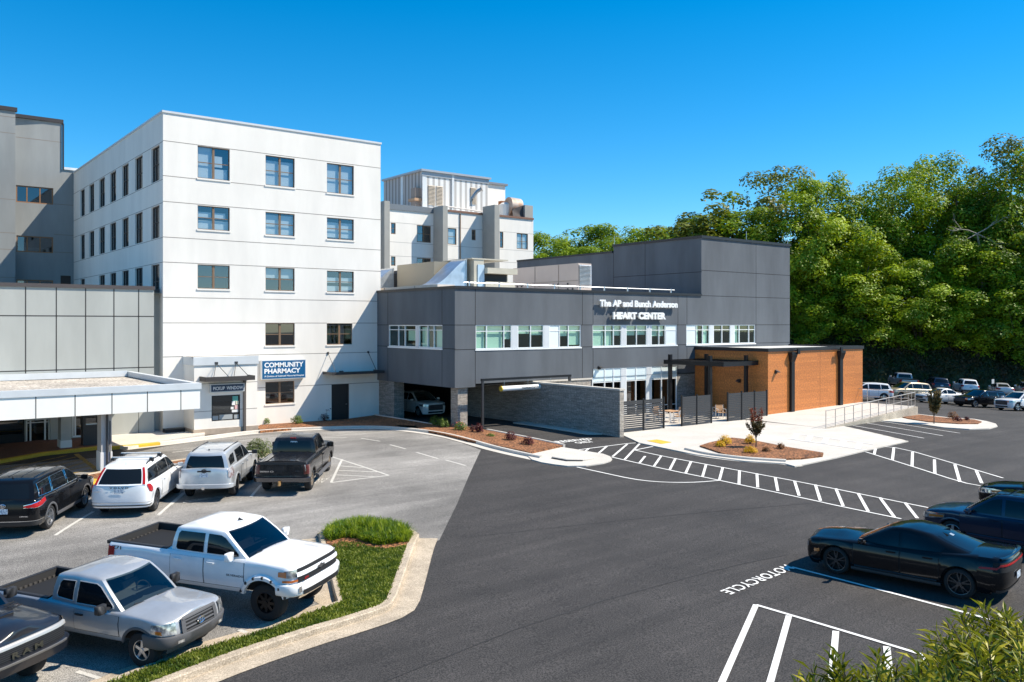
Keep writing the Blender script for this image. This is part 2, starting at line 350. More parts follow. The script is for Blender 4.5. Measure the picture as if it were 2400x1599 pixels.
# grass island, its kerbs and gutters
gin = [(757,1262),(768,1310),(787,1364),(802,1424)]
gup = [(802,1424),(720,1452),(639,1486),(560,1510),(442,1544),(299,1599),(120,1670),(-150,1790)]
glo = [(-40,1790),(220,1668),(401,1599),(544,1544),(713,1488),(800,1463),(880,1437),(905,1424),(927,1367),(954,1290),(968,1262)]
gtop = [(968,1262),(945,1246),(900,1236),(850,1232),(800,1238),(770,1250),(757,1262)]
grass_px = gin+gup[1:]+glo
psheet('lawn', grass_px+gtop[1:-1], .13, M('lawn_soil', (.055,.075,.018), .95, var=.4, vs=14, bump=.5, bs=40), .5)
mb = MB()
pribbon(mb, glo, -.20, .02, -.05, .16, sm=1); pribbon(mb, glo, -.80, -.20, .014, sm=1)
pribbon(mb, gin+gup[1:], -.14, .02, -.05, .16); pribbon(mb, gin+gup[1:], -.65, -.14, .014)
pribbon(mb, gtop, -.2, .02, -.05, .15, sm=1)
psl = [(968,1255),(990,1255),(1029.5,1266),(1010,1345),(990,1395),(960,1300)]
struct(mb.build('kerb', m_curb, smooth=40))
lir = [(765,1296),(800,1282),(840,1284),(865,1294),(905,1298),(955,1290),(965,1264),(945,1247),(900,1237),(850,1233),(800,1239),(768,1252),(757,1266)]
psheet('mulch_bed', lir, .16, m_mulch, .4)
mb = MB()
for q in [[(1090,1260),(1500,1215),(1900,1180),(2100,1165)],[(900,1599),(1300,1440),(1700,1330),(1850,1300)]]: ribbon(mb, smoothed([G(*p) for p in q], 1), -.014, .014, .006)
struct(mb.build('asphalt_seam', M('asphalt_seam', (.022,.021,.0205), .7)))
# ------------------------------------------------------------------ painted markings
mb = MB()
def poly(mb, px, wd=.105):
    ribbon(mb, smoothed([G(*p) for p in px], 1) if len(px) > 2 else [G(*p) for p in px], -wd/2, wd/2, .016)
up1 = [(1488,1055.7),(1548,1069),(1689,1095.5),(1900,1135),(2181,1192)]; lo1 = [(1433,1072),(1568,1102.5),(1689,1127),(1900,1172),(1961,1186),(2112,1217)]
poly(mb, up1); poly(mb, lo1); poly(mb, [(1349,1056),(1410,1048),(1472,1040),(1490,1039)]); poly(mb, [(1488,1055.7),(1531,1047)])
poly(mb, [(1352,1095.5),(1414,1109),(1481,1123.6),(1534,1130),(1590,1132),(1638,1131),(1686,1127)])
for r in [(1380,1052,1370,1060),(1422,1047,1401,1065),(1470,1042,1436,1071),(1499,1041,1464,1078),(1512,1070,1499,1086),(1550,1069,1533,1093.5),(1583.5,1075,1569.5,1102),(1620,1082,1607,1110),(1655,1089,1646.6,1118),(1694,1096.4,1686,1126),(1733,1103.4,1732,1135.6),(1774,1111,1776,1143.5),(1817,1120,1823,1152),(1862,1128,1873,1163),(1911,1137,1923,1175),(1959,1146,1976,1187),(2011,1157,2035,1200),(2062,1167,2096,1213),(2121,1179,2150,1216)]:
    ribbon(mb, [G(r[0], r[1]), G(r[2], r[3])], -.058, .058, .019)
poly(mb, [(2052,1045.7),(2114,1051.4),(2232,1085.8),(2351,1121.4)]); poly(mb, [(2029,1060),(2137,1093.5),(2255,1131.8),(2298,1139.4)])
for r in [(2053,1046.4,2049,1065.6),(2095,1049.5,2091.6,1079.4),(2138.7,1060,2137.5,1094.6),(2190,1078,2191,1111.5),(2238,1089.7,2249.7,1130.6),(2288,1103.8,2301,1133.7)]:
    ribbon(mb, [G(r[0], r[1]), G(r[2], r[3])], -.065, .065, .019)
struct(mb.build('crosswalk_marking', m_paint))
mb = MB()
def rib3(mb, a, b, wd, dz=.068): ribbon(mb, [G(*a), G(*b)], -wd/2, wd/2, dz)
rib3(mb, (1860,1019), (2050,1045), .1); rib3(mb, (1846,1031), (2030,1058), .1)
for r in [(1869,1020,1858,1032),(1900,1024,1892,1037),(1938,1029,1930,1042),(1978,1035,1971,1049),(2016,1040,2009,1055)]: rib3(mb, r[:2], r[2:], .28, .072)
struct(mb.build('crosswalk_marking', M('fresh_white_paint', (.8,.8,.79), .7)))
mb = MB()
for a, b in [((2064,988),(2250,1016)),((2030,992),(2209.5,1022)),((1999,998),(2165.5,1027.7)),((1856,1330),(2325,1454))]: stripe(mb, a, b, .1)
poly(mb, [(1772,1419),(2178,1541)], .1)
for r in [(1772,1419,1690,1605),(1849,1445,1804,1605),(1959,1481,1948,1605),(2078,1517,2088,1605),(2171,1543,2190,1605)]:
    ribbon(mb, [G(r[0], r[1]), G(r[2], r[3])], -.07, .07, .019)
struct(mb.build('parking_line', m_paint))
mb = MB()
for a, b in [((129,1256),(219,1200)),((370,1209),(430,1156)),((400,1184),(440,1150)),((588,1165.3),(612,1137)),((802,1077),(776,1132)),((776,1071),(911,1115)),((776,1132),(911,1115)),((798,1093),(852,1097)),((794,1103.5),(885,1107)),((789,1114),(878,1118.5)),
             ((846,1028),(891,1035)),((914,1043),(951,1053)),((976,1061),(1027,1076)),((1044.5,1079),(1091,1092)),((757,1026),(813,1026)),((404,1061),(456,1055)),((380,1088),(436,1075)),((560,1034),(600,1031)),
             ((180,1575),(235,1592)),((560,1478),(590,1488)),((25,1500),(70,1515))]: stripe(mb, a, b, .11)
struct(mb.build('parking_line', m_paint_old))
def ground_text(name, s, B0, B1, T0, T1, mat, bold=.02, dz=.02, spacing=1.1):
    b0, b1, t0, t1 = [G(*p) for p in (B0, B1, T0, T1)]
    def fn(a, b, d):
        p = b0.lerp(b1, a).lerp(t0.lerp(t1, a), b); return (p.x, p.y, gz(p.x, p.y)+dz)
    mb = MB(); text_to(mb, s, fn, bold, 0, 0, spacing); return struct(mb.build(name, mat))
ground_text('road_lettering', 'MOTORCYCLE', (1839,1324.4), (1686.4,1387), (1863.4,1334.6), (1713.5,1395.6), m_paint)
ground_text('road_lettering', 'RESERVED', (1312,1039), (1390,1031), (1297,1035), (1383,1027.5), m_paint, .03)
ground_text('road_lettering', 'ONLY', (1358,1041), (1394,1037), (1343,1038), (1380,1033), m_paint, .03)
ground_text('road_lettering', 'COMMUNITY', (655,1139), (771,1125), (662,1134), (774,1120.5), m_paint_old, .03)
ground_text('road_lettering', 'PHARMACY', (655,1146), (760,1132), (660,1141), (763,1127.5), m_paint_old, .03)
ground_text('road_lettering', 'COMMUNITY', (425,1181), (546,1164), (434,1175), (551,1158), m_paint_old, .03)
# under the canopy: brick paver walk, yellow kerb, yellow hatching
psheet('pavement', [(300,1054),(400,1036),(480,1024),(480,1012),(380,1010),(262,1020),(262,1052)], .14, m_conc, .8)
psheet('brick_pavement', [(-200,1115),(0,1087),(100,1068),(226,1052),(262,1051),(262,1016),(100,1032),(-200,1062)], .13, m_paver, 1.)
mb = MB(); pribbon(mb, [(-100,1100),(0,1087),(100,1069),(226,1055),(262,1054.5),(320,1050),(376,1044)], 0, .3, -.05, .16); struct(mb.build('kerb', m_yel, smooth=40))
mb = MB(); stripe(mb, (178.6,1065), (232,1106), .22)
for a in [(0,675,450,580),(0,730,700,575),(0,770,800,590),(0,830,860,615),(100,870,900,645),(540,770,940,685),(700,775,980,715),(780,800,1010,745)]:
    stripe(mb, (a[0]/4.479, 940+a[1]/4.479), (a[2]/4.479, 940+a[3]/4.479), .12)
struct(mb.build('hatch_marking', m_yel_dim))
mb = MB(); pr = [G(*p) for p in [(1516,1036),(1540,1033),(1573.7,1039.4),(1551,1043.4)]]
mb.prism([p+Vector((0,0,.04)) for p in pr], (0,0,.03)); tag(mb.build('tactile_pad', m_yel), 'yellow tactile paving pad at the patio kerb ramp', 'tactile pad')
# ------------------------------------------------------------------ building helpers
def stucco(name, col, var=.06, streak=True, rough=.9, bump=.25):
    return M(name, col, rough, bump=bump, bs=35, var=var, vs=.55 if streak else 1.5, stretch=(1, 1, .25) if streak else (1, 1, 1), spec=.25)
m_white = stucco('white_stucco', (.80,.765,.71), .055); m_joint = M('joint_line', (.22,.19,.17), .9)
m_grey = stucco('pale_grey_panel', (.40,.41,.385), .07); m_djoint = M('dark_joint', (.05,.05,.05), .8)
m_tower = stucco('grey_stucco', (.265,.275,.272), .1)
m_char = stucco('charcoal_stucco', (.118,.130,.145), .13, bump=.4); m_cjoint = M('charcoal_joint', (.012,.013,.016), .8)
m_coping = M('dark_coping', (.018,.016,.016), .45); m_galv = M('galvanised_steel', (.50,.53,.56), .38, .85, var=.12, vs=2); m_alu = M('silver_panel', (.60,.625,.64), .5, .05, var=.05, vs=1)
m_wfr = M('white_window_frame', (.78,.80,.80), .45); m_bronze = M('bronze_frame', (.22,.14,.085), .5, .2); m_bronze_d = M('dark_bronze_frame', (.055,.042,.035), .5)
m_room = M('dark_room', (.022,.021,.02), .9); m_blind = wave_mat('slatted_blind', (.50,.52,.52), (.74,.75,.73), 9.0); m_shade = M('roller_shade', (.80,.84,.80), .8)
m_gl = glass_mat('blue_window_glass', (.74,.82,.86), .13); m_gl2 = glass_mat('dark_window_glass', (.16,.18,.18), .10); m_gl3 = glass_mat('green_window_glass', (.66,.84,.76), .07, .02, (.85,1,.93))
m_black = M('black_metal', (.012,.012,.014), .45, .3); m_dgrey = M('dark_grey_metal', (.045,.045,.048), .5, .2)
m_stone = brick_mat('stacked_stone', (.50,.46,.40), (.30,.275,.25), (.14,.125,.11), .47, .062, .004, swap='sum', bump=1.0)
m_stone_shade = brick_mat('shaded_stacked_stone', (.38,.36,.335), (.23,.22,.205), (.085,.085,.083), .47, .062, .004, swap='sum', bump=1.0)  # same stone, with shade put into the colour for faces out of the sun
m_wood = brick_mat('wood_cladding', (.56,.20,.048), (.46,.16,.038), (.30,.105,.03), 3.7, .2, .003, swap='sum', bump=.15, off=.37, rough=.55)
m_roofg = ground_mat('roof_gravel', (.52,.44,.36), (.74,.68,.6), .22, .5, None, 8., grain=.5)
m_roofw = M('roof_membrane', (.62,.61,.58), .8, var=.1, vs=.4)
def P(ax, a, d, z): return (a, d, z) if ax == 'v' else (d, a, z)
def bx(mb, ax, a0, a1, d0, d1, z0, z1, m=0):
    if ax == 'v': mb.box(a0, a1, min(d0, d1), max(d0, d1), z0, z1, m)
    else: mb.box(min(d0, d1), max(d0, d1), a0, a1, z0, z1, m)
def wall(mb, ax, d, a0, a1, z0, z1, holes=(), rev=.15, m=0, room=None):
    A = sorted({a0, a1, *[x for h in holes for x in h[:2] if a0 < x < a1]}); Z = sorted({z0, z1, *[x for h in holes for x in h[2:4] if z0 < x < z1]})
    for i in range(len(A)-1):
        for k in range(len(Z)-1):
            am, zm = (A[i]+A[i+1])/2, (Z[k]+Z[k+1])/2
            if any(h[0] < am < h[1] and h[2] < zm < h[3] for h in holes): continue
            mb.quad(P(ax, A[i], d, Z[k]), P(ax, A[i+1], d, Z[k]), P(ax, A[i+1], d, Z[k+1]), P(ax, A[i], d, Z[k+1]), m)
    for h in holes:
        b0, b1, y0, y1 = h[:4]; e = d+rev
        for q in (((b0,d,y0),(b0,e,y0),(b0,e,y1),(b0,d,y1)), ((b1,d,y0),(b1,d,y1),(b1,e,y1),(b1,e,y0)), ((b0,d,y1),(b0,e,y1),(b1,e,y1),(b1,d,y1)), ((b0,d,y0),(b1,d,y0),(b1,e,y0),(b0,e,y0))):
            mb.quad(*[P(ax, *p) for p in q], m)
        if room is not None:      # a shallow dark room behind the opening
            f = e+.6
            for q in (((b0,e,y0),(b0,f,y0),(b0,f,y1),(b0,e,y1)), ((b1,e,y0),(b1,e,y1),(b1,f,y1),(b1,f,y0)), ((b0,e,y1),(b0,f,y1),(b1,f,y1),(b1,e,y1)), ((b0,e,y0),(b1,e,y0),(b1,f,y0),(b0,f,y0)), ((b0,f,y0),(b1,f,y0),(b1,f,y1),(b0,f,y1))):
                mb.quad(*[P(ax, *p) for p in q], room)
def joint(mb, ax, d, a0, a1, z0, z1, m=1): bx(mb, ax, a0, a1, d-.004, d+.05, z0, z1, m)
def hj(mb, ax, d, a0, a1, z, w=.035, m=1): joint(mb, ax, d, a0, a1, z-w/2, z+w/2, m)
def vj(mb, ax, d, a, z0, z1, w=.035, m=1): joint(mb, ax, d, a-w/2, a+w/2, z0, z1, m)
def window(par, ax, a0, a1, z0, z1, d, rev, vm=(), hm=(), fw=.05, fm=None, gl=None, blind=None, bm_=None, mw=None, fd=.06, name='window'):
    "frame (a part) with its pane and, behind it, its blind"
    fm = fm or m_bronze; e = d+rev; mb = MB()
    bx(mb, ax, a0, a0+fw, e-fd, e, z0, z1); bx(mb, ax, a1-fw, a1, e-fd, e, z0, z1)
    bx(mb, ax, a0+fw, a1-fw, e-fd, e, z0, z0+fw); bx(mb, ax, a0+fw, a1-fw, e-fd, e, z1-fw, z1)
    for f in vm:
        c = a0+(a1-a0)*f; q = (mw or fw)/2; bx(mb, ax, c-q, c+q, e-fd-.004, e-.002, z0+fw, z1-fw)
    for f in hm:
        c = z0+(z1-z0)*f; bx(mb, ax, a0+fw, a1-fw, e-fd+.006, e-.004, c-.022, c+.022)
    fo = mb.build(name, fm, par)
    mb = MB(); g = e-.02; mb.quad(P(ax, a0+fw*.5, g, z0+fw*.5), P(ax, a1-fw*.5, g, z0+fw*.5), P(ax, a1-fw*.5, g, z1-fw*.5), P(ax, a0+fw*.5, g, z1-fw*.5))
    mb.build('pane', gl or m_gl, fo)
    if blind:
        mb = MB()
        for (b0, b1, y0, y1) in blind:
            g = e+.09; bx(mb, ax, a0+(a1-a0)*b0, a0+(a1-a0)*b1, g, g+.02, z0+(z1-z0)*y0, z0+(z1-z0)*y1)
        mb.build('blind', bm_ or m_blind, fo)
    return fo
def vh(px0, px1, y0, y1, v, pxz=None):
    "opening on a v-plane from its left/right columns and the top/bottom rows read at its left edge"
    a0 = onv(px0, 0, v)[0]; a1 = onv(px1, 0, v)[0]; q = px0 if pxz is None else pxz
    return (a0, a1, onv(q, y1, v)[1], onv(q, y0, v)[1])
def dlight(name, loc, label, par=None, h=.22, rz=0):
    o = thing(name, loc, label, 'wall lamp')
    mb = MB(); mb.prism([(-.12,0,0),(.12,0,0),(.12,-.06,0),(-.12,-.06,0)], (0,0,h)); mb.build('backplate', m_black, o, local=True)
    mb = MB(); mb.prism([(-.11,-.06,h*.5),(.11,-.06,h*.5),(.11,-.32,h*.35),(-.11,-.32,h*.35)], (0,0,h*.45), 0, [(-.11,-.06,h),(.11,-.06,h),(.11,-.32,h*.5),(-.11,-.32,h*.5)]); mb.build('lamp_head', m_dgrey, o, local=True)
    o.rotation_euler[2] = rz; return o
# ------------------------------------------------------------------ white hospital block
VW = 51.46; UC = onv(382, 0, VW)[0]; UR = 28.30; UW = onv(892, 0, VW)[0]; VE = onu(172.5, 0, UC)[0]; ZW = onv(382, 263.5, VW)[1]
hosp = thing('hospital_block', (UC, VW, 0), 'tall white stucco hospital block with bronze framed windows', 'building')
hf = [vh(463.2,538.5,341,416.7,VW), vh(463.2,538.5,481,537,VW), vh(463.2,538.5,619.7,676.3,VW),
      vh(622.4,690.7,363.4,433.5,VW), vh(622.4,690.7,496.6,549.9,VW), vh(622.4,690.7,626.4,680.9,VW), vh(622,691,758,810.6,VW), vh(622,690.5,895.6,948.2,VW),
      vh(766.3,829.4,381.5,451.3,VW), vh(766.3,829.4,509.5,560,VW), vh(766.3,829.4,634.4,684.6,VW), vh(766,826,758,808.4,VW)]
door = vh(777,818.5,901,985,VW)
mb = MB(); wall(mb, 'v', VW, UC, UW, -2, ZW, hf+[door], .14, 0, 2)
zj = [onv(382, y, VW)[1] for y in (329.4,411.5,471.8,555.4,614.2,696.9,757,837,920)]
for i, z in enumerate(zj):
    segs = [(UC, UW)]
    for h in hf+[door]:
        if h[2]-.02 < z < h[3]+.02:
            segs = [s for a, b in segs for s in ((a, min(b, h[0])), (max(a, h[1]), b)) if s[1]-s[0] > .05]
    if i == 1: segs = [s for s in segs if s[0] < 22]
    for a, b in segs: hj(mb, 'v', VW, a, b, z)
# side face
sh = []; wx = [(590,622),(655,692),(728,770),(808,853),(897,945),(992,1048),(1112,1172)]
rowz = [(hf[0][2], hf[0][3]), (hf[1][2]-.35, hf[1][3]), (hf[2][2]-.35, hf[2][3])]
r0 = onu(1172*.3189, 220+632*.3189, UC)[1], onu(1172*.3189, 220+372*.3189, UC)[1]
r1 = onu(1172*.3189, 220+1055*.3189, UC)[1], onu(1172*.3189, 220+816*.3189, UC)[1]
r2 = onu(1172*.3189, 220+1500*.3189, UC)[1], onu(1172*.3189, 220+1250*.3189, UC)[1]
for k, (z0, z1) in enumerate((r0, r1, r2)):
    for i, (a, b) in enumerate(wx):
        if k == 2 and i == 1: continue
        v1 = onu(a*.3189, 0, UC)[0]; v0 = onu(b*.3189, 0, UC)[0]; sh.append((v0, v1, z0, z1, k))
wall(mb, 'u', UC, VW, VE, -2, ZW, sh, .16, 0, 2)
for z in (r0[1]+.06, r0[0]-.06, r1[1]+.06, r1[0]-.06, r2[1]+.06):
    segs = [(VW+.06, VE)]
    for a, b in segs: hj(mb, 'u', UC, a, b, z, .03)
mb.quad((UC, VW, ZW-.3), (UW, VW, ZW-.3), (UW, VE, ZW-.3), (UC, VE, ZW-.3), 0); mb.quad((UW, VW, -2), (UW, VE, -2), (UW, VE, ZW), (UW, VW, ZW), 0); mb.quad((UC, VE, -2), (UW, VE, -2), (UW, VE, ZW), (UC, VE, ZW), 0)
mb.build('wall', [m_white, m_joint, m_room], hosp)
mb = MB(); bx(mb, 'v', UC-.06, UW+.06, VW-.06, VW+.3, ZW, ZW+.12); bx(mb, 'u', VW+.3, VE, UC-.06, UC+.3, ZW, ZW+.12); bx(mb, 'u', VW+.3, VE, UW-.3, UW+.06, ZW, ZW+.12); mb.build('roof_coping', m_alu, hosp)
bl = [[(0,.48,0,1),(.52,.95,0,.35),(.52,.8,.4,.75)], [(0,.45,.5,.75),(.5,.9,.5,.75),(0,1,0,.4)], None, [(0,1,0,.85)], [(0,1,0,.9)], [(0,1,.55,1)], [(0,1,.5,1)], [(0,1,.2,.35)], [(0,1,0,1)], [(0,1,.1,.8)], [(0,1,.45,.7),(0,1,0,.3)], [(0,1,.5,.75)]]
for h, b in zip(hf, bl):
    g = m_gl if h[2] > 7 else m_gl2
    window(hosp, 'v', *h, VW, .14, (.5,), (.5,), .045, m_bronze, g, b, mw=.13)
for h in sh:
    window(hosp, 'u', *h[:4], UC, .16, (.62,) if random.random() < 1 else (), (.5,), .05, m_bronze_d, m_gl2, [(0,1,.5,1)] if random.random() < .5 else None)
for h in hf: mb = MB(); bx(mb, 'v', h[0]-.05, h[1]+.05, VW-.05, VW+.1, h[2]-.1, h[2]-.003); mb.build('window_sill', m_white, hosp)
mb = MB(); bx(mb, 'v', door[0]+.05, door[1]-.05, VW+.09, VW+.14, door[2]-.1, door[3]-.05); dr = mb.build('door', M('black_door', (.012,.013,.017), .35), hosp)
mb = MB(); bx(mb, 'v', door[0], door[0]+.05, VW+.05, VW+.16, door[2]-.1, door[3]); bx(mb, 'v', door[1]-.05, door[1], VW+.05, VW+.16, door[2]-.1, door[3]); bx(mb, 'v', door[0]+.05, door[1]-.05, VW+.05, VW+.16, door[3]-.05, door[3]); mb.build('door_frame', m_dgrey, hosp)
mb = MB(); mb.tube([(door[1]-.14, VW+.09, door[2]+1.0), (door[1]-.14, VW+.02, door[2]+1.0), (door[1]-.26, VW+.02, door[2]+1.0)], .014, 6); mb.build('handle', m_galv, dr)
# steel awning over the door
a0 = onv(752, 0, VW)[0]; a1 = onv(878, 0, VW)[0]; zc = 3.15
aw = thing('door_awning', ((a0+a1)/2, VW, zc), 'flat steel awning hung on rods above the black door', 'awning')
mb = MB(); mb.box(a0+.2, a1-.1, VW-1.35, VW+.02, zc, zc+.05); mb.build('deck', m_galv, aw)
mb = MB(); mb.box(a0+.2, a1-.1, VW-1.42, VW-1.353, zc-.03, zc+.15); mb.box(a0+.13, a0+.197, VW-1.42, VW, zc-.03, zc+.15); mb.box(a1-.097, a1-.03, VW-1.42, VW, zc-.03, zc+.15); mb.build('edge_channel', m_dgrey, aw)
for x in (a0+.5, a1-.5):
    mb = MB(); mb.tube([(x, VW-.02, zc+1.35), (x, VW-1.2, zc+.1)], .02, 6); mb.box(x-.06, x+.06, VW-.06, VW+.01, zc+1.28, zc+1.42); mb.build('hanger_rod', m_dgrey, aw)
dlight('wall_lamp', (*[onv(799, 0, VW)[0]], VW, onv(799, 877, VW)[1]), 'small dark wall lamp under the steel awning above the black door')
# pickup window box
VB = 49.5; b0 = onv(455, 0, VB)[0]; b1 = onv(603, 0, VB)[0]; zt = onv(455, 840, VB)[1]
pk = thing('pickup_bay', (b0, VB, 0), 'low white bay with the pharmacy pickup window projecting from the white block', 'building bay')
ph = (onv(496,0,VB)[0], onv(563,0,VB)[0], onv(496,988,VB)[1], onv(496,928,VB)[1])
mb = MB(); wall(mb, 'v', VB, b0, b1, -2, zt, [ph], .1, 0, 2)
mb.quad((b0, VB, -2), (b0, VB, zt), (b0, VW, zt), (b0, VW, -2)); mb.quad((b1, VB, -2), (b1, VW, -2), (b1, VW, zt), (b1, VB, zt)); mb.quad((b0, VB, zt-.05), (b1, VB, zt-.05), (b1, VW, zt-.05), (b0, VW, zt-.05))
for y, s in ((853.6, 0), (901, 570), (966, 0)):
    z = onv(455, y, VB)[1]; segs = [(b0, b1)] if not ph[2] < z < ph[3] else [(b0, ph[0]), (ph[1], b1)]
    for a, b in segs: hj(mb, 'v', VB, a, b, z, .03)
z = onv(455, 1008, VB)[1]; bx(mb, 'v', b0-.05, b1+.05, VB-.05, VB+.02, -2, z, 3); bx(mb, 'u', VB+.02, VW, b0-.05, b0-.002, -2, z, 3)
mb.build('wall', [m_white, m_joint, m_room, M('tan_base', (.42,.34,.27), .9, var=.1)], pk)
mb = MB(); bx(mb, 'v', b0-.06, b1+.06, VB-.07, VB-.005, zt-.42, zt+.06); bx(mb, 'u', VB-.005, VW-.01, b0-.06, b0-.006, zt-.42, zt+.06); bx(mb, 'v', b0-.06, b1+.06, VB-.005, VB+.3, zt+.003, zt+.06); mb.build('roof_fascia', m_alu, pk)
wf = window(pk, 'v', *ph, VB, .1, (), (.27,), .06, m_black, m_gl2, [(.05,.95,.75,.98)], M('grey_blind', (.22,.23,.23), .7))
mb = MB(); rr = random.Random(3)
for (x, y, ww, h_, c) in [(.72,.30,.22,.10,0),(.68,.42,.1,.1,0),(.82,.42,.12,.16,1),(.72,.58,.12,.16,0),(.86,.60,.1,.14,2),(.04,.03,.2,.17,3),(.28,.03,.46,.2,3),(.80,.04,.16,.16,3),(.74,.74,.2,.2,4)]:
    A0 = ph[0]+(ph[1]-ph[0])*x; Z0 = ph[2]+(ph[3]-ph[2])*y; bx(mb, 'v', A0, A0+(ph[1]-ph[0])*ww, VB+.068, VB+.074, Z0, Z0+(ph[3]-ph[2])*h_, c)
mb.build('notice', [M('notice_white', (.75,.75,.74)), M('notice_pink', (.7,.42,.4)), M('notice_cream', (.7,.66,.5)), M('counter_grey', (.34,.36,.37), .4), M('notice_green', (.12,.4,.33))], pk)
# awning of the pickup window
c0, c1 = onv(482,0,VB-1.1)[0], onv(598,0,VB-1.1)[0]; zc = onv(540, 893, VB-1.1)[1]
pa = thing('pickup_awning', ((c0+c1)/2, VB, zc), 'dark metal awning on slanted rods over the pickup window', 'awning')
mb = MB(); mb.box(c0, c1, VB-1.1, VB-1.04, zc, zc+.26); mb.box(c0, c0+.06, VB-1.038, VB-.01, zc, zc+.26); mb.box(c1-.06, c1, VB-1.038, VB-.01, zc, zc+.26); mb.box(c0+.062, c1-.062, VB-1.038, VB-.01, zc+.04, zc+.08); mb.build('frame', M('brown_grey_metal', (.06,.052,.048), .5, .3), pa)
zr = onv(500, 852, VB)[1]
for x in (c0+.95, c1-.75):
    for dx in (-.45, .45):
        mb = MB(); mb.tube([(x, VB-.03, zr), (x+dx, VB-.95, zc+.2)], .018, 6); mb.build('hanger_rod', m_dgrey, pa)
    mb = MB(); mb.box(x-.1, x+.1, VB-.08, VB-.072+.06, zr-.05, zr+.08); mb.build('wall_bracket', m_dgrey, pa)
mb = MB(); x = onv(573,0,VB-.08)[0]; mb.box(x-.07, x+.07, VB-.16, VB-.055, -1, zc+.05); tag(mb.build('downspout', M('brown_pipe', (.10,.085,.075), .5)), 'dark square downspout beside the pickup window', 'downspout')
m_navy = M('navy_sign', (.012,.035,.085), .35); m_blue = M('blue_sign', (.004,.10,.25), .35, spec=.4); m_swhite = M('sign_white', (.85,.86,.87), .4)
def sign_v(name, label, p0, p1, v, depth, y0l, y1l, rows, face, rim=.05):
    a0 = onv(p0,0,v)[0]; a1 = onv(p1,0,v)[0]; z1 = onv(p0,y0l,v)[1]; z0 = onv(p0,y1l,v)[1]
    o = thing(name, (a0, v, z0), label, 'sign')
    mb = MB(); mb.box(a0, a1, v, v+depth, z0, z1); mb.build('sign_box', m_alu, o)
    mb = MB(); mb.box(a0+rim, a1-rim, v-.012, v-.002, z0+rim, z1-rim); mb.build('sign_face', face, o)
    W_, H_ = a1-a0, z1-z0
    for s, x0, x1, y0, y1, bold in rows:
        mb = MB(); text_to(mb, s, lambda a, b, d: (a0+W_*(x0+(x1-x0)*a), v-.016-d, z0+H_*(y0+(y1-y0)*b)), bold, .004); mb.build('lettering', m_swhite, o)
    return o
sign_v('pharmacy_sign', 'large blue sign reading COMMUNITY PHARMACY on the white wall', 613, 717, VW-.36, .33, 845, 890.5, [('COMMUNITY', .06,.94,.62,.88,.035), ('PHARMACY', .06,.87,.30,.56,.035), ('A Division of Caldwell Memorial Hospital', .06,.95,.10,.21,.012)], m_blue)
sign_v('pickup_sign', 'narrow navy sign reading PICKUP WINDOW above the pickup window', 493, 573, VB-.2, .18, 901, 921, [('PICKUP  WINDOW', .08,.95,.28,.68,.012)], m_navy, .05)
# ------------------------------------------------------------------ grey tower and annex
VT = VE; tw = thing('grey_tower', (5, VT, 0), 'tall grey stucco tower block with dark coping at the left edge', 'building')
t1 = onv(145,0,VT)[0]; zT = onv(145,280.6,VT)[1]-.29; zL = onv(172,400,VT)[1]; tl = onv(36,0,VT-2)[0]; x0 = tl-14
th = [vh(37.6,125,433.7,473.5,VT), vh(38.5,124.7,551.7,590,VT), vh(38.5,124.7,655,690,VT)]; td = vh(142,166,646,680,VT)
mb = MB(); wall(mb, 'v', VT, tl-.5, UC, -2, zL, [th[0], th[1], th[2], td], .12, 0, 2); wall(mb, 'v', VT, tl-.5, t1, zL, zT)
wall(mb, 'v', VT-2, x0, tl, -2, zT); mb.quad((tl, VT-2, -2), (tl, VT, -2), (tl, VT, zT), (tl, VT-2, zT)); mb.quad((t1, VT, zL), (t1, VT+12, zL), (t1, VT+12, zT), (t1, VT, zT)); mb.quad((x0, VT-2, zT), (t1, VT-2+2, zT), (t1, VT+12, zT), (x0, VT+12, zT))
for y in (284.7, 322, 330): pass
for y, a, b in ((281,37,145),(322,37,145)):
    hj(mb, 'v', VT, onv(a,0,VT)[0], t1, onv(145,y+(12 if y>300 else 8),VT)[1], .05)
for y in (272,310,466,545,584,650): hj(mb, 'v', VT-2, x0, tl, onv(5,y,VT-2)[1], .05)
for y in (480,551,592): hj(mb, 'v', VT, th[0][1]+.05, UC, onv(150,y,VT)[1], .05)
mb.build('wall', [m_tower, m_joint, m_room], tw)
mb = MB(); mb.box(tl+.02, t1+.1, VT-.12, VT+.3, zT-.03, zT+.27); mb.box(t1-.2, t1+.1, VT+.302, VT+12, zT-.03, zT+.27); mb.box(x0, tl+.12, VT-2.12, VT-1.7, zT, zT+.3); mb.box(tl-.2, tl+.015, VT-1.698, VT-.13, zT, zT+.3); mb.build('roof_coping', M('brown_coping', (.035,.028,.028), .5), tw)
mb = MB(); mb.tube([(t1+.08, VT-.08, zL), (t1+.08, VT-.08, zT-.04)], .07, 6); mb.build('downspout', m_coping, tw)
mb = MB(); mb.box(t1+.15, UC+.3, VT-.1, VT+.3, zL, zL+.2); mb.build('ledge_coping', m_alu, tw)
for h in th: window(tw, 'v', *h, VT, .12, (.29,.64), (), .09, M('copper_frame', (.30,.15,.07), .5, .3), m_gl2, [(0,1,.1,.3)] if h is th[1] else None)
mb = MB(); bx(mb, 'v', td[0], td[1], VT+.06, VT+.1, td[2], td[3]); mb.build('shutter', M('brown_shutter', (.05,.03,.022), .6), tw)
VA = 51.6; ax_ = thing('annex', (0, VA, 0), 'low pale grey panel clad annex left of the white block', 'building annex')
r_ = onv(361,0,VA)[0]; zA = onv(0,670.9,VA)[1]; L_ = -12
mb = MB(); gd = [vh(0-120, 58, 985, 1052, VA), vh(61,118,984,1046,VA), vh(170,232,972,1026,VA)]
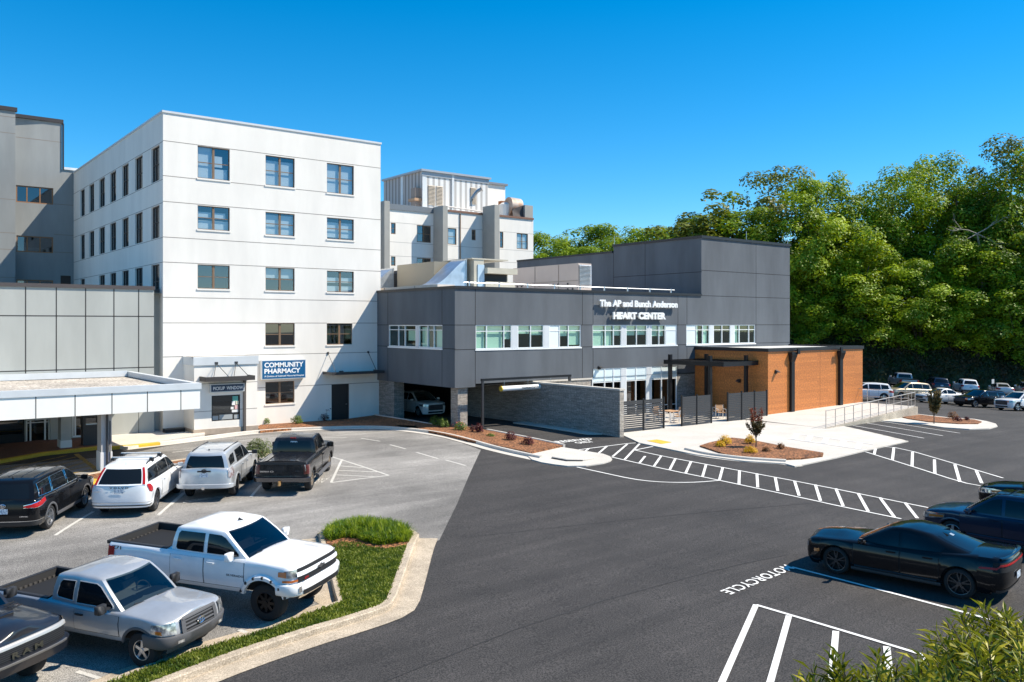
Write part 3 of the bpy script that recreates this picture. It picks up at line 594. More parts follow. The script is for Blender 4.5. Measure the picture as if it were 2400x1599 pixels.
wall(mb, 'v', VA, L_, r_, -2, zA, gd, .2, 0, 2); wall(mb, 'v', VA+.6, r_, UC, -2, zA-.1); mb.quad((r_, VA, -2), (r_, VA+.6, -2), (r_, VA+.6, zA), (r_, VA, zA)); mb.quad((L_, VA, zA-.2), (UC, VA, zA-.2), (UC, VA+20, zA-.2), (L_, VA+20, zA-.2))
for px in (60,132,200.7,267,325): vj(mb, 'v', VA, onv(px,0,VA)[0], 2.6, zA, .06)
for px in (-15,-95): vj(mb, 'v', VA, onv(px,0,VA)[0], 2.6, zA, .06)
vj(mb, 'v', VA, onv(325,0,VA)[0], -2, 2.6, .03)
for y in (741,866): hj(mb, 'v', VA, L_, r_, onv(180,y,VA)[1], .06)
mb.build('wall', [m_grey, m_djoint, m_room], ax_)
mb = MB(); mb.box(L_, r_+.04, VA-.08, VA+.4, zA, zA+.2); mb.box(r_+.04, UC-.01, VA+.5, VA+.9, zA-.1, zA+.06); mb.build('roof_coping', M('grey_brown_coping', (.075,.062,.06), .5), ax_)
window(ax_, 'v', *gd[0], VA, .2, (.5,), (), .06, m_black, m_gl2)
d2 = window(ax_, 'v', *gd[1], VA, .2, (.2,.8), (.12,.86), .08, m_wfr, m_gl2, name='glazed_door'); window(ax_, 'v', *gd[2], VA, .2, (.12,), (), .08, m_wfr, m_gl2)
mb = MB(); bx(mb, 'v', onv(-120,0,VA)[0], onv(56,0,VA)[0], VA-.05, VA-.005, onv(0,985,VA)[1]-2.2, onv(0,1020,VA)[1]); mb.build('dado_panel', m_black, ax_)
mb = MB(); o_ = onv(380,1014,VA); mb.box(UC-.1, UC+1.0, VA-1.0, VA-.4, gz(UC,VA), gz(UC,VA)+.35); tag(mb.build('utility_box', m_black), 'low black utility box on the walk beside the pickup bay', 'utility box')
# ------------------------------------------------------------------ entrance canopy
cf = 39.3; cz1 = onv(469,898,cf)[1]; cz0 = onv(469,958,cf)[1]; cm = onv(469,912,cf)[1]; cr = onv(469,0,cf)[0]; cl = -14
can = thing('entrance_canopy', (cr, cf, 0), 'flat entrance canopy with pale panel fascia and gravel roof', 'canopy')
mb = MB(); mb.box(cl, cr-.02, cf+.02, VA-.02, cz0+.05, cz1-.32); mb.build('roof_slab', m_white, can)
mb = MB(); mb.quad((cl, cf+.3, cz1-.3), (cr-.3, cf+.3, cz1-.3), (cr-.3, VA-.3, cz1-.3), (cl, VA-.3, cz1-.3)); mb.build('roof_gravel', m_roofg, can)
mb = MB(); bx(mb, 'v', cl, cr, cf, cf+.018, cz0, cm-.005, 0); bx(mb, 'u', cf+.018, VA-.02, cr-.018, cr, cz0, cm-.005, 0)
for px in (84,176,262.5,345.5,424): vj(mb, 'v', cf, onv(px,0,cf)[0], cz0+.001, cm-.006, .035)
for k in range(1, 6): vj(mb, 'u', cr+.022, cf+k*2., cz0+.001, cm-.006, .035) if 0 else None
mb.build('fascia', [M('pale_metal_panel', (.86,.83,.77), .45, 0, var=.03, vs=.7), m_djoint], can)
mb = MB(); mb.box(cl, cr+.05, cf-.05, cf+.28, cm, cz1); mb.box(cr-.23, cr+.05, cf+.282, VA-.02, cm, cz1); mb.box(cl, cr-.25, VA-.3, VA-.03, cm, cz1+.05); mb.build('roof_coping', m_alu, can)
def column(name, par, x0, x1, y0, y1, z0, z1, mats, bz=.5):
    mb = MB(); mb.box(x0, x1, y0, y1, z0, z1, 0); mb.box(x0-.03, x1+.03, y0-.03, y1+.03, z0, z0+bz, 1); return mb.build(name, mats, par)
m_colp = M('column_panel', (.44,.44,.43), .7, var=.05); m_colb = M('white_column_base', (.72,.72,.71), .7)
q = onv(237,0,40.0)[0]; q2 = onv(261.5,0,40.0)[0]; zc_ = gz(q, 40.)
column('column', can, q, q2, 40.0, 40.75, zc_-.5, cz0+.04, [m_colp, m_colb], 1.35)
mb = MB(); xx = onv(251,0,39.95)[0]; mb.tube([(xx, 39.93, zc_), (xx, 39.93, cz0+.03)], .045, 8); mb.tube([(xx+.12, 39.95, zc_), (xx+.12, 39.95, zc_+2.2)], .022, 6); mb.build('downspout', m_dgrey, can)
q = onv(143,0,47.8)[0]; q2 = onv(167,0,47.8)[0]; column('column', can, q, q2, 47.8, 48.6, gz(q,47.8)-.5, cz0+.04, [m_colp, m_colb], 1.)
tb = thing('litter_bin', (*onv(213,0,48.3)[:1], 48.3, gz(onv(213,0,48.3)[0], 48.3)+.12), 'dark grey square litter bin on the brick walk under the canopy', 'litter bin')
mb = MB(); mb.box(-.42,.42,-.3,.3,0,1.05); mb.build('body', m_dgrey, tb, local=True)
mb = MB(); mb.box(-.44,-.3,-.32,.32,1.055,1.45); mb.box(.3,.44,-.32,.32,1.055,1.45); mb.box(-.44,.44,-.32,.32,1.455,1.6); mb.build('hood', m_dgrey, tb, local=True)
mb = MB(); mb.box(-.29,.29,-.25,.25,1.06,1.12); mb.build('tray', m_galv, tb, local=True)
# ------------------------------------------------------------------ charcoal heart centre
VH = 41.97; U0 = UR; U1 = onv(1851,0,VH)[0]; UT = onv(1644,0,VH)[0]; VK = onu(1438,0,UT)[0]; VB2 = onu(1212,0,UT)[0]
ZH = onv(1066,676,VH)[1]; ZTT = onv(1644,558,VH)[1]; ZB = 2.78; ZB0 = onv(1066,910,VH)[1]; ZS1 = onv(1115,762,VH)[1]; ZS0 = onv(1115,819,VH)[1]
ZST = onv(1389,865,VH)[1]; uA = onv(1114,0,VH)[0]; uS = onv(1386,0,VH)[0]
hc = thing('heart_centre', (U0, VH, 0), 'two storey charcoal grey heart centre building with white framed window strips', 'building')
def U(px): return onv(px, 0, VH)[0]
strips = [(1115,1362),(1389,1587),(1608.6,1770.5)]
holes = [(U(a), U(b), ZS0, ZS1) for a, b in strips]
store = (U(1389), U(1587), -.5, ZST)
vL0 = onu(1036.6,0,U0)[0]; vL1 = onu(910.5,0,U0)[0]; zl0 = onu(1036.6,817,U0)[1]; zl1 = onu(1036.6,762,U0)[1]
mb = MB()
wall(mb, 'v', VH, U0, uA, ZB0, ZH); wall(mb, 'v', VH, uA, U1, ZB, ZH, [h for h in holes]+[(store[0], store[1], ZB, ZST)], .14, 0, None)
wall(mb, 'v', VH, UT, U1, ZH, ZTT)
wall(mb, 'v', VH+.3, U(1586), U1, -2, ZB)
for h in holes+[store]:
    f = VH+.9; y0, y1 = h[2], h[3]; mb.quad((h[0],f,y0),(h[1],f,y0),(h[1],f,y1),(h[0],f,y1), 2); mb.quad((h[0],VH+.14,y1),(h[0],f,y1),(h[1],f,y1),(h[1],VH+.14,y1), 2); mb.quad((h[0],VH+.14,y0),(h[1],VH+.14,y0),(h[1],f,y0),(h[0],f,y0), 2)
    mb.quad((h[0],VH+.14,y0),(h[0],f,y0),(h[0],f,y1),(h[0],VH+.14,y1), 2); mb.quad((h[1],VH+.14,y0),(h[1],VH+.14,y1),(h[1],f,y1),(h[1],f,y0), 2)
wall(mb, 'u', U0, VH, 64, ZB0, ZH, [(vL0, vL1, zl0, zl1)], .14, 0, 2)
wall(mb, 'u', UT, VH, VK, ZH-.6, ZTT); zk = onu(1436,593,UT)[1]; wall(mb, 'u', UT, VK, VB2, ZH-.6, zk)
mb.quad((UT, VK, zk-.1), (UT, VK, ZTT), (U1, VK, ZTT), (U1, VK, zk-.1)); mb.quad((UT,VH,ZTT-.2),(U1,VH,ZTT-.2),(U1,VK,ZTT-.2),(UT,VK,ZTT-.2)); mb.quad((UT,VK,zk-.1),(U1,VK,zk-.1),(U1,VB2,zk-.1),(UT,VB2,zk-.1))
mb.quad((U1,VH,-2),(U1,VB2,-2),(U1,VB2,zk),(U1,VH,zk)); mb.quad((U1,VH,zk),(U1,VK,zk),(U1,VK,ZTT),(U1,VH,ZTT))
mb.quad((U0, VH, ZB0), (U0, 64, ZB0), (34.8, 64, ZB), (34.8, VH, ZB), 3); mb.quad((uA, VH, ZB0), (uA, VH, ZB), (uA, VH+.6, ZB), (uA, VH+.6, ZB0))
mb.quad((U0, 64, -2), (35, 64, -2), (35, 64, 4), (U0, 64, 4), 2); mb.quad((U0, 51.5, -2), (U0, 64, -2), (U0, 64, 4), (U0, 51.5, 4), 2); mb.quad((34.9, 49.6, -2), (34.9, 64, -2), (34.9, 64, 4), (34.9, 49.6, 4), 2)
zt = [onv(1644,y,VH)[1] for y in (633.5,693,762)]
for px in (1114,1365,1390,1589,1610): vj(mb, 'v', VH, U(px), ZS1, ZH, .04); vj(mb, 'v', VH, U(px), ZB if px < 1600 else ZST, ZS0, .04)
vj(mb, 'v', VH, U(1772), 1.5, ZTT, .04)
for z in zt[:2]: hj(mb, 'v', VH, UT, U1, z, .04)
for a, b in ((1066,1115),(1362,1389),(1587,1608.6),(1770.5,1851)): hj(mb, 'v', VH, U(a), U(b), ZS1, .04); hj(mb, 'v', VH, U(a), U(b), ZS0, .04)
for px in (909,1036): vj(mb, 'u', U0, onu(px,0,U0)[0], ZB0, zl0, .04); vj(mb, 'u', U0, onu(px,0,U0)[0], zl1, ZH, .04)
for a, b in ((VH, vL0), (vL1, VW)): hj(mb, 'u', U0, a, b, zl1, .04); hj(mb, 'u', U0, a, b, zl0, .04)
for px in (1512,): vj(mb, 'u', UT, onu(px,0,UT)[0], ZH, ZTT, .04)
vj(mb, 'u', UT, VK, ZH, zk, .04); hj(mb, 'u', UT, VH, VK, onu(1600,640,UT)[1], .04)
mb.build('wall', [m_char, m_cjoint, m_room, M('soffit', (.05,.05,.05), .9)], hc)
mb = MB()
mb.box(U0-.06, UT, VH-.08, VH+.3, ZH, ZH+.16); mb.box(U0-.06, U0+.3, VH+.302, 64, ZH, ZH+.16); mb.box(UT-.06, U1+.08, VH-.08, VH+.3, ZTT, ZTT+.2); mb.box(UT-.06, UT+.3, VH+.302, VK+.1, ZTT, ZTT+.2); mb.box(U1-.3, U1+.08, VH+.302, VK+.1, ZTT, ZTT+.2); mb.box(UT-.06, UT+.3, VK+.102, VB2, zk, zk+.16)
mb.build('roof_coping', m_coping, hc)
mb = MB(); mb.quad((U0+.3, VH+.3, ZH-.25), (UT, VH+.3, ZH-.25), (UT, 64, ZH-.25), (U0+.3, 64, ZH-.25)); mb.build('roof', m_roofw, hc)
gl3 = m_gl3
def ribbon_win(px0, px1, vm, blinds, z0=None, z1=None, hm=(.74,)):
    return window(hc, 'v', U(px0), U(px1), ZS0 if z0 is None else z0, ZS1 if z1 is None else z1, VH, .12, vm, hm, .055, m_wfr, gl3, blinds, m_shade, fd=.09)
ribbon_win(1115, 1200, (.30,.78), [(0,.28,0,1),(.31,.77,0,1),(.8,1,.4,1)]); ribbon_win(1214, 1275, (.49,), [(0,.48,.62,1),(.52,1,.56,1)]); ribbon_win(1288, 1362, (.32,.6), [(.35,.6,.5,1),(.64,1,.1,1)])
ribbon_win(1389, 1457.5, (.44,.72), [(0,.42,0,1),(.46,.7,0,1),(.74,1,.5,1)]); ribbon_win(1468, 1517, (.5,), [(0,.48,.5,1),(.53,1,.52,1)]); ribbon_win(1527, 1587, (.3,.54), [(0,.28,.45,1),(.32,.52,.45,1)])
ribbon_win(1608.6, 1664, (.42,.7), [(.44,.56,0,1),(.74,.95,0,1)]); ribbon_win(1672.7, 1713, (.5,), None); ribbon_win(1721.5, 1770.5, (.24,.7), [(0,.22,0,1)])
for a, b in ((1200,1214),(1275,1288),(1457.5,1468),(1517,1527),(1664,1672.7),(1713,1721.5)): mb = MB(); mb.box(U(a)+.005, U(b)-.005, VH+.02, VH+.12, ZS0, ZS1); mb.build('silver_panel', m_alu, hc)
for a, b in ((1457.5,1468),(1517,1527)): mb = MB(); mb.box(U(a)+.005, U(b)-.005, VH+.02, VH+.12, -.3, ZST); mb.build('silver_panel', m_alu, hc)
for a, b in strips: mb = MB(); mb.box(U(a)-.04, U(b)+.04, VH-.035, VH+.06, ZS0-.09, ZS0-.004); mb.build('window_sill', m_wfr, hc)
for a, b in ((1288.5,1311),(1561,1586.5),(1609.5,1631)): mb = MB(); mb.box(U(a)+.06, U(b), VH+.06, VH+.095, ZS0+.06, ZS1-.06); mb.build('spandrel_panel', M('pale_spandrel', (.74,.80,.80), .35), hc)
mb = MB(); mb.box(U0-.04, U0+.06, vL0-.04, vL1+.04, zl0-.09, zl0-.004); mb.build('window_sill', m_wfr, hc)
for a, b, vm in ((1389,1457.5,(.42,.72)),(1468,1517,(.47,)),(1527,1587,(.4,.68))):
    window(hc, 'v', U(a), U(b), -.3, ZST, VH, .12, vm, (.22,.74), .06, m_wfr, m_gl2, fd=.09)
    for f0_, f1_ in zip((0,)+vm, vm+(1,)): mb = MB(); mb.box(U(a)+(U(b)-U(a))*f0_+.06, U(a)+(U(b)-U(a))*f1_-.05, VH+.06, VH+.09, -.3+(ZST+.3)*.755, ZST-.07); mb.build('spandrel_panel', M('frosted_panel', (.66,.76,.78), .4), hc)
vm_ = onu(974,0,U0)[0]
window(hc, 'u', vL0, vm_-.35, zl0, zl1, U0, .12, (.36,.62), (.78,), .06, m_wfr, m_gl3, [(0,.34,0,.8),(.65,.95,0,.9)], m_shade, fd=.09); window(hc, 'u', vm_+.0, vL1, zl0, zl1, U0, .12, (.4,.64), (.78,), .06, m_wfr, m_gl3, [(.02,.35,.3,.75)], m_shade, fd=.09)
mb = MB(); bx(mb, 'u', vm_-.345, vm_-.005, U0+.02, U0+.12, zl0, zl1); mb.build('silver_panel', m_alu, hc)
# stone at the front below the cladding
mb = MB(); mb.box(34.35, uS, VH+.05, VH+.4, -2, ZB-.12, 0); mb.box(34.3, uS+.05, VH-.02, VH+.42, ZB-.117, ZB-.01, 1)
mb.build('stone_facing', [m_stone, m_conc], hc)
zq = onv(1600,877,VH)[1]; mb = MB(); mb.box(U(1587)+.01, U(1640), VH+.04, VH+.28, -2, zq); mb.build('stone_facing', m_stone_shade, hc)
# corner column, far pier
mb = MB(); mb.box(U0+.35, U0+1.05, VH+.2, VH+.95, -2, ZB0+.05); mb.build('column', m_stone, hc)
mb = MB(); mb.box(U0+.12, U0+.9, 49.4, VW-.03, -2, ZB0+.05); mb.build('column', m_stone_shade, hc)
# driveway screen wall
SW = 34.3; sv0 = 34.3
sw = thing('stone_wall', (SW, sv0, 0), 'long stacked stone screen wall with pale cap along the driveway', 'wall')
mb = MB(); mb.box(SW, SW+.34, sv0, 49.6, -2, 2.62); mb.build('wall', m_stone_shade, sw)
mb = MB(); mb.box(SW+.01, SW+.33, sv0-.12, sv0-.003, -2, 2.62); mb.build('end_face', m_stone, sw)  # sunlit tone of the same stone on the end
mb = MB(); mb.box(SW-.05, SW+.39, sv0-.17, 49.6, 2.623, 2.72); mb.build('cap', m_conc, sw)
# low retaining wall left of the column
mb = MB(); A = G(921,974); pa_ = [(U0+.2, 44.0), (U0-.25, 47.2), (U0-.7, 50.6)]
for (x0_, y0_), (x1_, y1_), h0, h1 in ((pa_[0], pa_[1], .12, .28), (pa_[1], pa_[2], .28, .42)):
    z0_, z1_ = gz(x0_, y0_), gz(x1_, y1_)
    mb.prism([(x0_, y0_, z0_-.4), (x1_, y1_, z1_-.4), (x1_, y1_, z1_+h1), (x0_, y0_, z0_+h0)], (.16, 0, 0))
tag(mb.build('retaining_wall', m_conc), 'low sloping concrete retaining wall beside the drive under the building', 'retaining wall')
mb = MB(); mb.add([(pa_[0][0]-.02, pa_[0][1], gz(*pa_[0])+.1), (pa_[1][0]-.02, pa_[1][1], gz(*pa_[1])+.24), (pa_[2][0]-.02, pa_[2][1], gz(*pa_[2])+.36), (UR-3.6, 50.9, gz(UR-3.6, 50.9)+.12), (UR-2.4, 47.5, gz(UR-2.4, 47.5)+.12), (UR-1.2, 44.6, gz(UR-1.2,44.6)+.12)], [(0,1,4,5),(1,2,3,4)])
struct(mb.build('mulch_slope', m_mulch))
# raised lettering on the facade
def wall_letters(name, s, p0, p1, yb0, yt0, yb1, yt1, label, bold, sp=1.0):
    vf = VH-.30; a0 = onv(p0,0,vf)[0]; a1 = onv(p1,0,vf)[0]; zb0, zt0, zb1, zt1 = onv(p0,yb0,vf)[1], onv(p0,yt0,vf)[1], onv(p1,yb1,vf)[1], onv(p1,yt1,vf)[1]
    zb = (zb0+zb1)/2; ztp = (zt0+zt1)/2
    o = thing(name, (a0, VH, zb), label, 'wall lettering')
    mb = MB(); text_to(mb, s, lambda a, b, d: (a0+(a1-a0)*a, vf+.12-d, zb+(ztp-zb)*b), bold, .12, 0, sp); mb.build('letters', M('white_letters', (.84,.84,.83), .4), o)
    mb = MB(); n = 14
    for k in range(n): x = a0+(a1-a0)*(k+.5)/n; mb.tube([(x, vf+.12, zb+.2), (x, VH+.01, zb+.2)], .02, 5)
    mb.build('standoff', m_galv, o)
wall_letters('facade_lettering', 'The AP and Bunch Anderson', 1406, 1588.5, 719, 703, 721.5, 706, 'upper row of white raised letters reading The AP and Bunch Anderson', .045)
wall_letters('facade_lettering', 'HEART CENTER', 1438, 1561, 748.5, 731, 749, 733, 'lower row of white raised capitals reading HEART CENTER', .06)
dlight('wall_lamp', (U(1404), VH, onv(1404,866,VH)[1]), 'dark wedge wall lamp on charcoal wall above the storefront glass')
# lightning rods on the tall block
for k, (px, py, px2, py2) in enumerate(((1438,578,1438,556),(1753,566,1753,549),(1850,577,1850,560))):
    p = onv(px, 0, VH)[0] if k else UT+.1; q_ = VH+.15 if k else VK
    mb = MB(); z_ = (ZTT if 1 else zk)+.1; mb.tube([(p, q_, z_), (p, q_, z_+.8)], .02, 5); tag(mb.build('lightning_rod', m_galv), ('thin lightning rod at the rear corner of the charcoal roof','thin lightning rod mid way along the front of the tall charcoal roof','thin lightning rod at the right end of the tall charcoal roof')[k], 'lightning rod')
# roof rail
rl = thing('roof_pipe_rail', (U0+1, VH+.8, ZH), 'pale horizontal pipe run on low brackets along the charcoal roof edge', 'pipe rail')
mb = MB(); mb.tube([(U0+1.2, VH+.8, ZH+.42), (U(1600), VH+.8, ZH+.42)], .032, 6); mb.build('rail', m_galv, rl)
mb = MB()
for k in range(9): x = U0+1.6+k*2.3; mb.box(x-.04, x+.04, VH+.76, VH+.84, ZH-.25, ZH+.5)
mb.build('bracket', m_galv, rl)
# roof plant
m_tan = M('tan_sheet_metal', (.50,.46,.37), .55, .1, var=.08, vs=.8); m_tan_d = wave_mat('ribbed_tan', (.27,.245,.19), (.36,.33,.265), 2.2, 'Y', .6); m_pink = M('beige_plant_panel', (.56,.46,.40), .55, .05, var=.04, vs=.6)
zr = ZH-.25
def louvers(mb, ax, a0, a1, d, z0, z1, n, m=0):
    for k in range(n):
        z = z0+(z1-z0)*(k+.5)/n; h = (z1-z0)/n*.36
        if ax == 'v': mb.prism([(a0, d, z+h), (a1, d, z+h), (a1, d-.09, z-h), (a0, d-.09, z-h)], (0, 0, -.03), m)
        else: mb.prism([(d, a0, z+h), (d, a1, z+h), (d-.09, a1, z-h), (d-.09, a0, z-h)], (0, 0, -.03), m)
ah = thing('air_handler', (41.9, 46, zr), 'long beige rooftop air handler with louvred end on the charcoal roof', 'air handler')
zt_ = onu(1356,616.6,41.9)[1]; ub = onv(1386,0,46)[0]
mb = MB(); mb.box(41.9, ub, 46, 53.8, zr, zt_)
for v_ in (48.2, 51.0): mb.box(41.88, 41.9, v_-.03, v_+.03, zr+.02, zt_-.02, 1)
mb.box(41.885, 41.9, 46.01, 53.79, zr+1.3, zr+1.34, 1)
for v_, zz in [(46.6+.55*i, zr+.25+.4*j) for i in range(13) for j in range(3)]:
    if random.random() < .6: mb.box(41.85, 41.9, v_-.06, v_+.06, zz, zz+.12, 2)
mb.build('casing', [m_pink, M('beige_seam', (.3,.24,.2), .7), m_black], ah)
mb = MB(); louvers(mb, 'v', 41.95, ub-.05, 45.99, zr+1.0, zt_-.1, 16); mb.build('louvre', m_galv, ah)
at = thing('air_handler', (32.9, 46.5, zr), 'tan rooftop air handler with a pale blue panel above the charcoal corner', 'air handler')
zt_ = onv(1110,607.6,46.5)[1]; ub = onv(1198,0,46.5)[0]; um = onv(1134,0,46.5)[0]
mb = MB(); mb.box(32.9, um, 46.5, 50, zr, zt_); mb.box(um, ub, 46.9, 50, zr, zt_-.9); mb.box(32.7, ub-.3, 46.45, 50.1, zt_, zt_+.08); mb.box(um+.02, ub+.25, 46.1, 46.88, zr+1.55, zt_-.55); mb.box(um+.02, ub+.2, 46.3, 46.88, zr, zr+1.0); mb.build('casing', m_tan, at)
mb = MB(); mb.box(onv(1119,0,46.5)[0], um, 46.44, 46.5, zr+.3, zt_-.35); mb.build('panel', M('pale_blue_panel', (.40,.53,.64), .5), at)
mb = MB(); mb.box(um+.1, ub-.1, 46.86, 46.9, zr+1.01, zr+1.54); mb.build('intake', m_black, at)
en = thing('plant_enclosure', (32, 49.1, zr), 'ribbed dull tan plant enclosure behind the silver duct', 'plant enclosure')
mb = MB(); mb.box(31.4, 34, 49.1, 54.1, zr, onu(1035,613.7,32)[1]); mb.box(31.37, 31.39, 51, 51.8, zr+.4, zr+.8, 0); mb.build('casing', m_tan_d, en)
mb = MB(); louvers(mb, 'u', 54.3, 57, 31.9, zr+.2, zr+2.0, 12); mb.box(31.92, 33, 54.2, 57.2, zr, zr+2.1); mb.build('louvre', m_dgrey, en)
def chute(label, u_hi, u_lo, v0, v1, zhi):
    o = thing('duct', (u_lo, v0, zr), label, 'duct'); n = 10; pr = []
    for k in range(n+1):
        t = k/n; x = u_lo+(u_hi-u_lo)*t; s_ = t*t*(3-2*t); pr.append((x, v0, zr+.7+(zhi-zr-.7)*(s_*.8+t*t*.2)))
    mb = MB(); q = pr+[(u_hi, v0, zr), (u_lo, v0, zr)]; mb.prism(q, (0, v1-v0, 0)); mb.build('duct_body', M('silver_duct', (.55,.60,.66), .36, .75, var=.15, vs=1.2), o)
    mb = MB(); mb.box(u_hi-.1, u_hi-.02, v0-.03, v1+.03, zr, zhi+.04); mb.build('flange', m_galv, o)
chute('silver curved duct sweeping down left of the tan air handler', 32.6, 29.9, 46.9, 48.7, onv(1096,609,47)[1])
chute('silver curved duct next to the white block wall', 31.3, 29.0, 54.4, 56.4, zr+2.2)
mb = MB(); mb.box(28.9, 30.2, 44.8, 57, zr, zr+.62, 0); mb.box(28.88, 28.9, 47.5, 47.55, zr+.02, zr+.6, 1); mb.box(28.88, 28.9, 51.5, 51.55, zr+.02, zr+.6, 1); o = mb.build('duct', [M('cream_duct', (.62,.55,.48), .6, var=.05), m_joint]); tag(o, 'low cream rectangular duct lying along the charcoal roof edge', 'duct')
# ------------------------------------------------------------------ wood clad pavilion
VP = 35.5; P0 = onv(1800,0,VP)[0]; P1 = onv(2021.6,0,VP)[0]; ZP = onv(1800,825,VP)[1]
pv = thing('wood_pavilion', (P0, VP, 0), 'single storey pavilion clad in orange brown wood planks with flat roof', 'building')
mb = MB(); wall(mb, 'v', VP, P0, P1, -2, ZP); wall(mb, 'u', P0, VP, VH-.01, -2, ZP); mb.quad((P1, VP, -2), (P1, VH+8, -2), (P1, VH+8, ZP), (P1, VP, ZP))
vj(mb, 'v', VP, onv(1922,0,VP)[0], -2, ZP, .02); mb.build('wall', [m_wood, M('wood_seam', (.13,.05,.02), .7)], pv)
mb = MB(); mb.box(P0-.08, P1+.08, VP-.08, VP+.25, ZP, ZP+.24); mb.box(P0-.08, P0+.25, VP+.252, VH-.01, ZP, ZP+.24); mb.box(P1-.25, P1+.08, VP+.252, VH+8, ZP, ZP+.24); mb.build('roof_fascia', m_coping, pv)
mb = MB(); mb.quad((P0+.2, VP+.2, ZP+.12), (P1-.2, VP+.2, ZP+.12), (P1-.2, VH+8, ZP+.12), (P0+.2, VH+8, ZP+.12)); mb.build('roof', m_roofw, pv)
for k, px in enumerate((1856.5, 1970)):
    x = onv(px,0,VP-.1)[0]; o = thing('downspout', (x, VP, 0), ('dark square downspout with hopper left of the wood wall seam','dark square downspout with hopper near the right end of the wood wall')[k], 'downspout', 'downspouts on the wood wall')
    mb = MB(); mb.box(x-.19, x+.19, VP-.2, VP-.01, -.5, ZP-.75); mb.build('pipe', m_black, o)
    mb = MB(); mb.prism([(x-.22, VP-.2, ZP-.75), (x+.22, VP-.2, ZP-.75), (x+.22, VP-.01, ZP-.75), (x-.22, VP-.01, ZP-.75)], (0,0,.5), 0, [(x-.33, VP-.34, ZP-.25), (x+.33, VP-.34, ZP-.25), (x+.33, VP-.01, ZP-.25), (x-.33, VP-.01, ZP-.25)]); mb.box(x-.33, x+.33, VP-.34, VP-.01, ZP-.248, ZP-.08); mb.build('hopper', m_black, o)
    s_ = 1 if k == 0 else -1; xx = x+s_*.35
    mb = MB(); mb.box(xx-.14, xx+.14, VP-.45, VP-.35, ZP-.2, ZP+.18); mb.box(xx-.02, xx+.02, VP-.35, VP+.02, ZP, ZP+.06); mb.build('flood_lamp', m_black, o)
dlight('wall_lamp', (onv(1818,0,VP)[0], VP, onv(1818,876,VP)[1]), 'black wedge wall lamp on the sunlit wood wall', h=.26)
dlight('wall_lamp', (P0, 37.9, 2.2), 'black wedge wall lamp on the shaded wood wall behind the pergola', h=.26, rz=-math.pi/2)
# pergola
pz = 3.67; pu0, pu1, pv0, pv1 = 46.2, 50.0, 36.25, 41.6
pg = thing('pergola', (pu0, pv0, 0), 'black steel pergola frame over the patio beside the wood pavilion', 'pergola')
for x, y in ((pu0+.25,41.2),(pu0+.25,37.6),(49.5,40.4),(49.5,36.9)):
    mb = MB(); mb.box(x-.11, x+.11, y-.11, y+.11, -.5, pz+.55); mb.build('post', m_black, pg)
mb = MB(); mb.box(pu0, pu1, pv0, pv0+.09, pz-.14, pz+.16); mb.box(pu0, pu0+.09, pv0+.092, pv1, pz-.14, pz+.16); mb.box(pu1-.09, pu1, pv0+.092, pv1, pz-.14, pz+.16); mb.box(pu0+.092, pu1-.092, pv1-.09, pv1, pz-.14, pz+.16); mb.build('beam_frame', m_black, pg)
mb = MB()
for k in range(1, 9): y = pv0+(pv1-pv0)*k/9; mb.box(pu0+.093, pu1-.093, y-.025, y+.025, pz-.08, pz+.1)
mb.build('slats', m_black, pg)
# slatted patio screens
FV = 35.2
def screen(label, pxs, gap, rnd):
    us = [onv(p, 0, FV)[0] for p in pxs]; o = thing('slatted_screen', ((us[0]+us[-1])/2, FV, gz(us[0], FV)), label, 'screen fence', 'slatted patio screens')
    zb = [gz(u_, FV)+.03 for u_ in us]
    for u_, z in zip(us, zb):
        mb = MB(); mb.box(u_-.045, u_+.045, FV-.045, FV+.045, z, z+1.95); mb.box(u_-.1, u_+.1, FV-.1, FV+.1, z-.003, z+.02); mb.build('post', m_black, o)
    for i in range(len(us)-1):
        mb = MB(); z = (zb[i]+zb[i+1])/2+.06; n = 15; p = 1.8/n
        for k in range(n):
            g = gap if k < rnd else .008
            mb.box(us[i]+.05, us[i+1]-.05, FV-.016, FV+.016, z+k*p, z+(k+1)*p-g)
        mb.build('slat_panel', m_dgrey, o)
screen('slatted charcoal screen with open gaps beside the stone wall end', (1459.5,1508,1555.5), .035, 13)
screen('middle slatted charcoal screen between two patio gaps', (1598,1633,1667), .022, 6)
screen('slatted charcoal screen against the wood pavilion corner', (1705.5,1738,1768,1797), .014, 5)
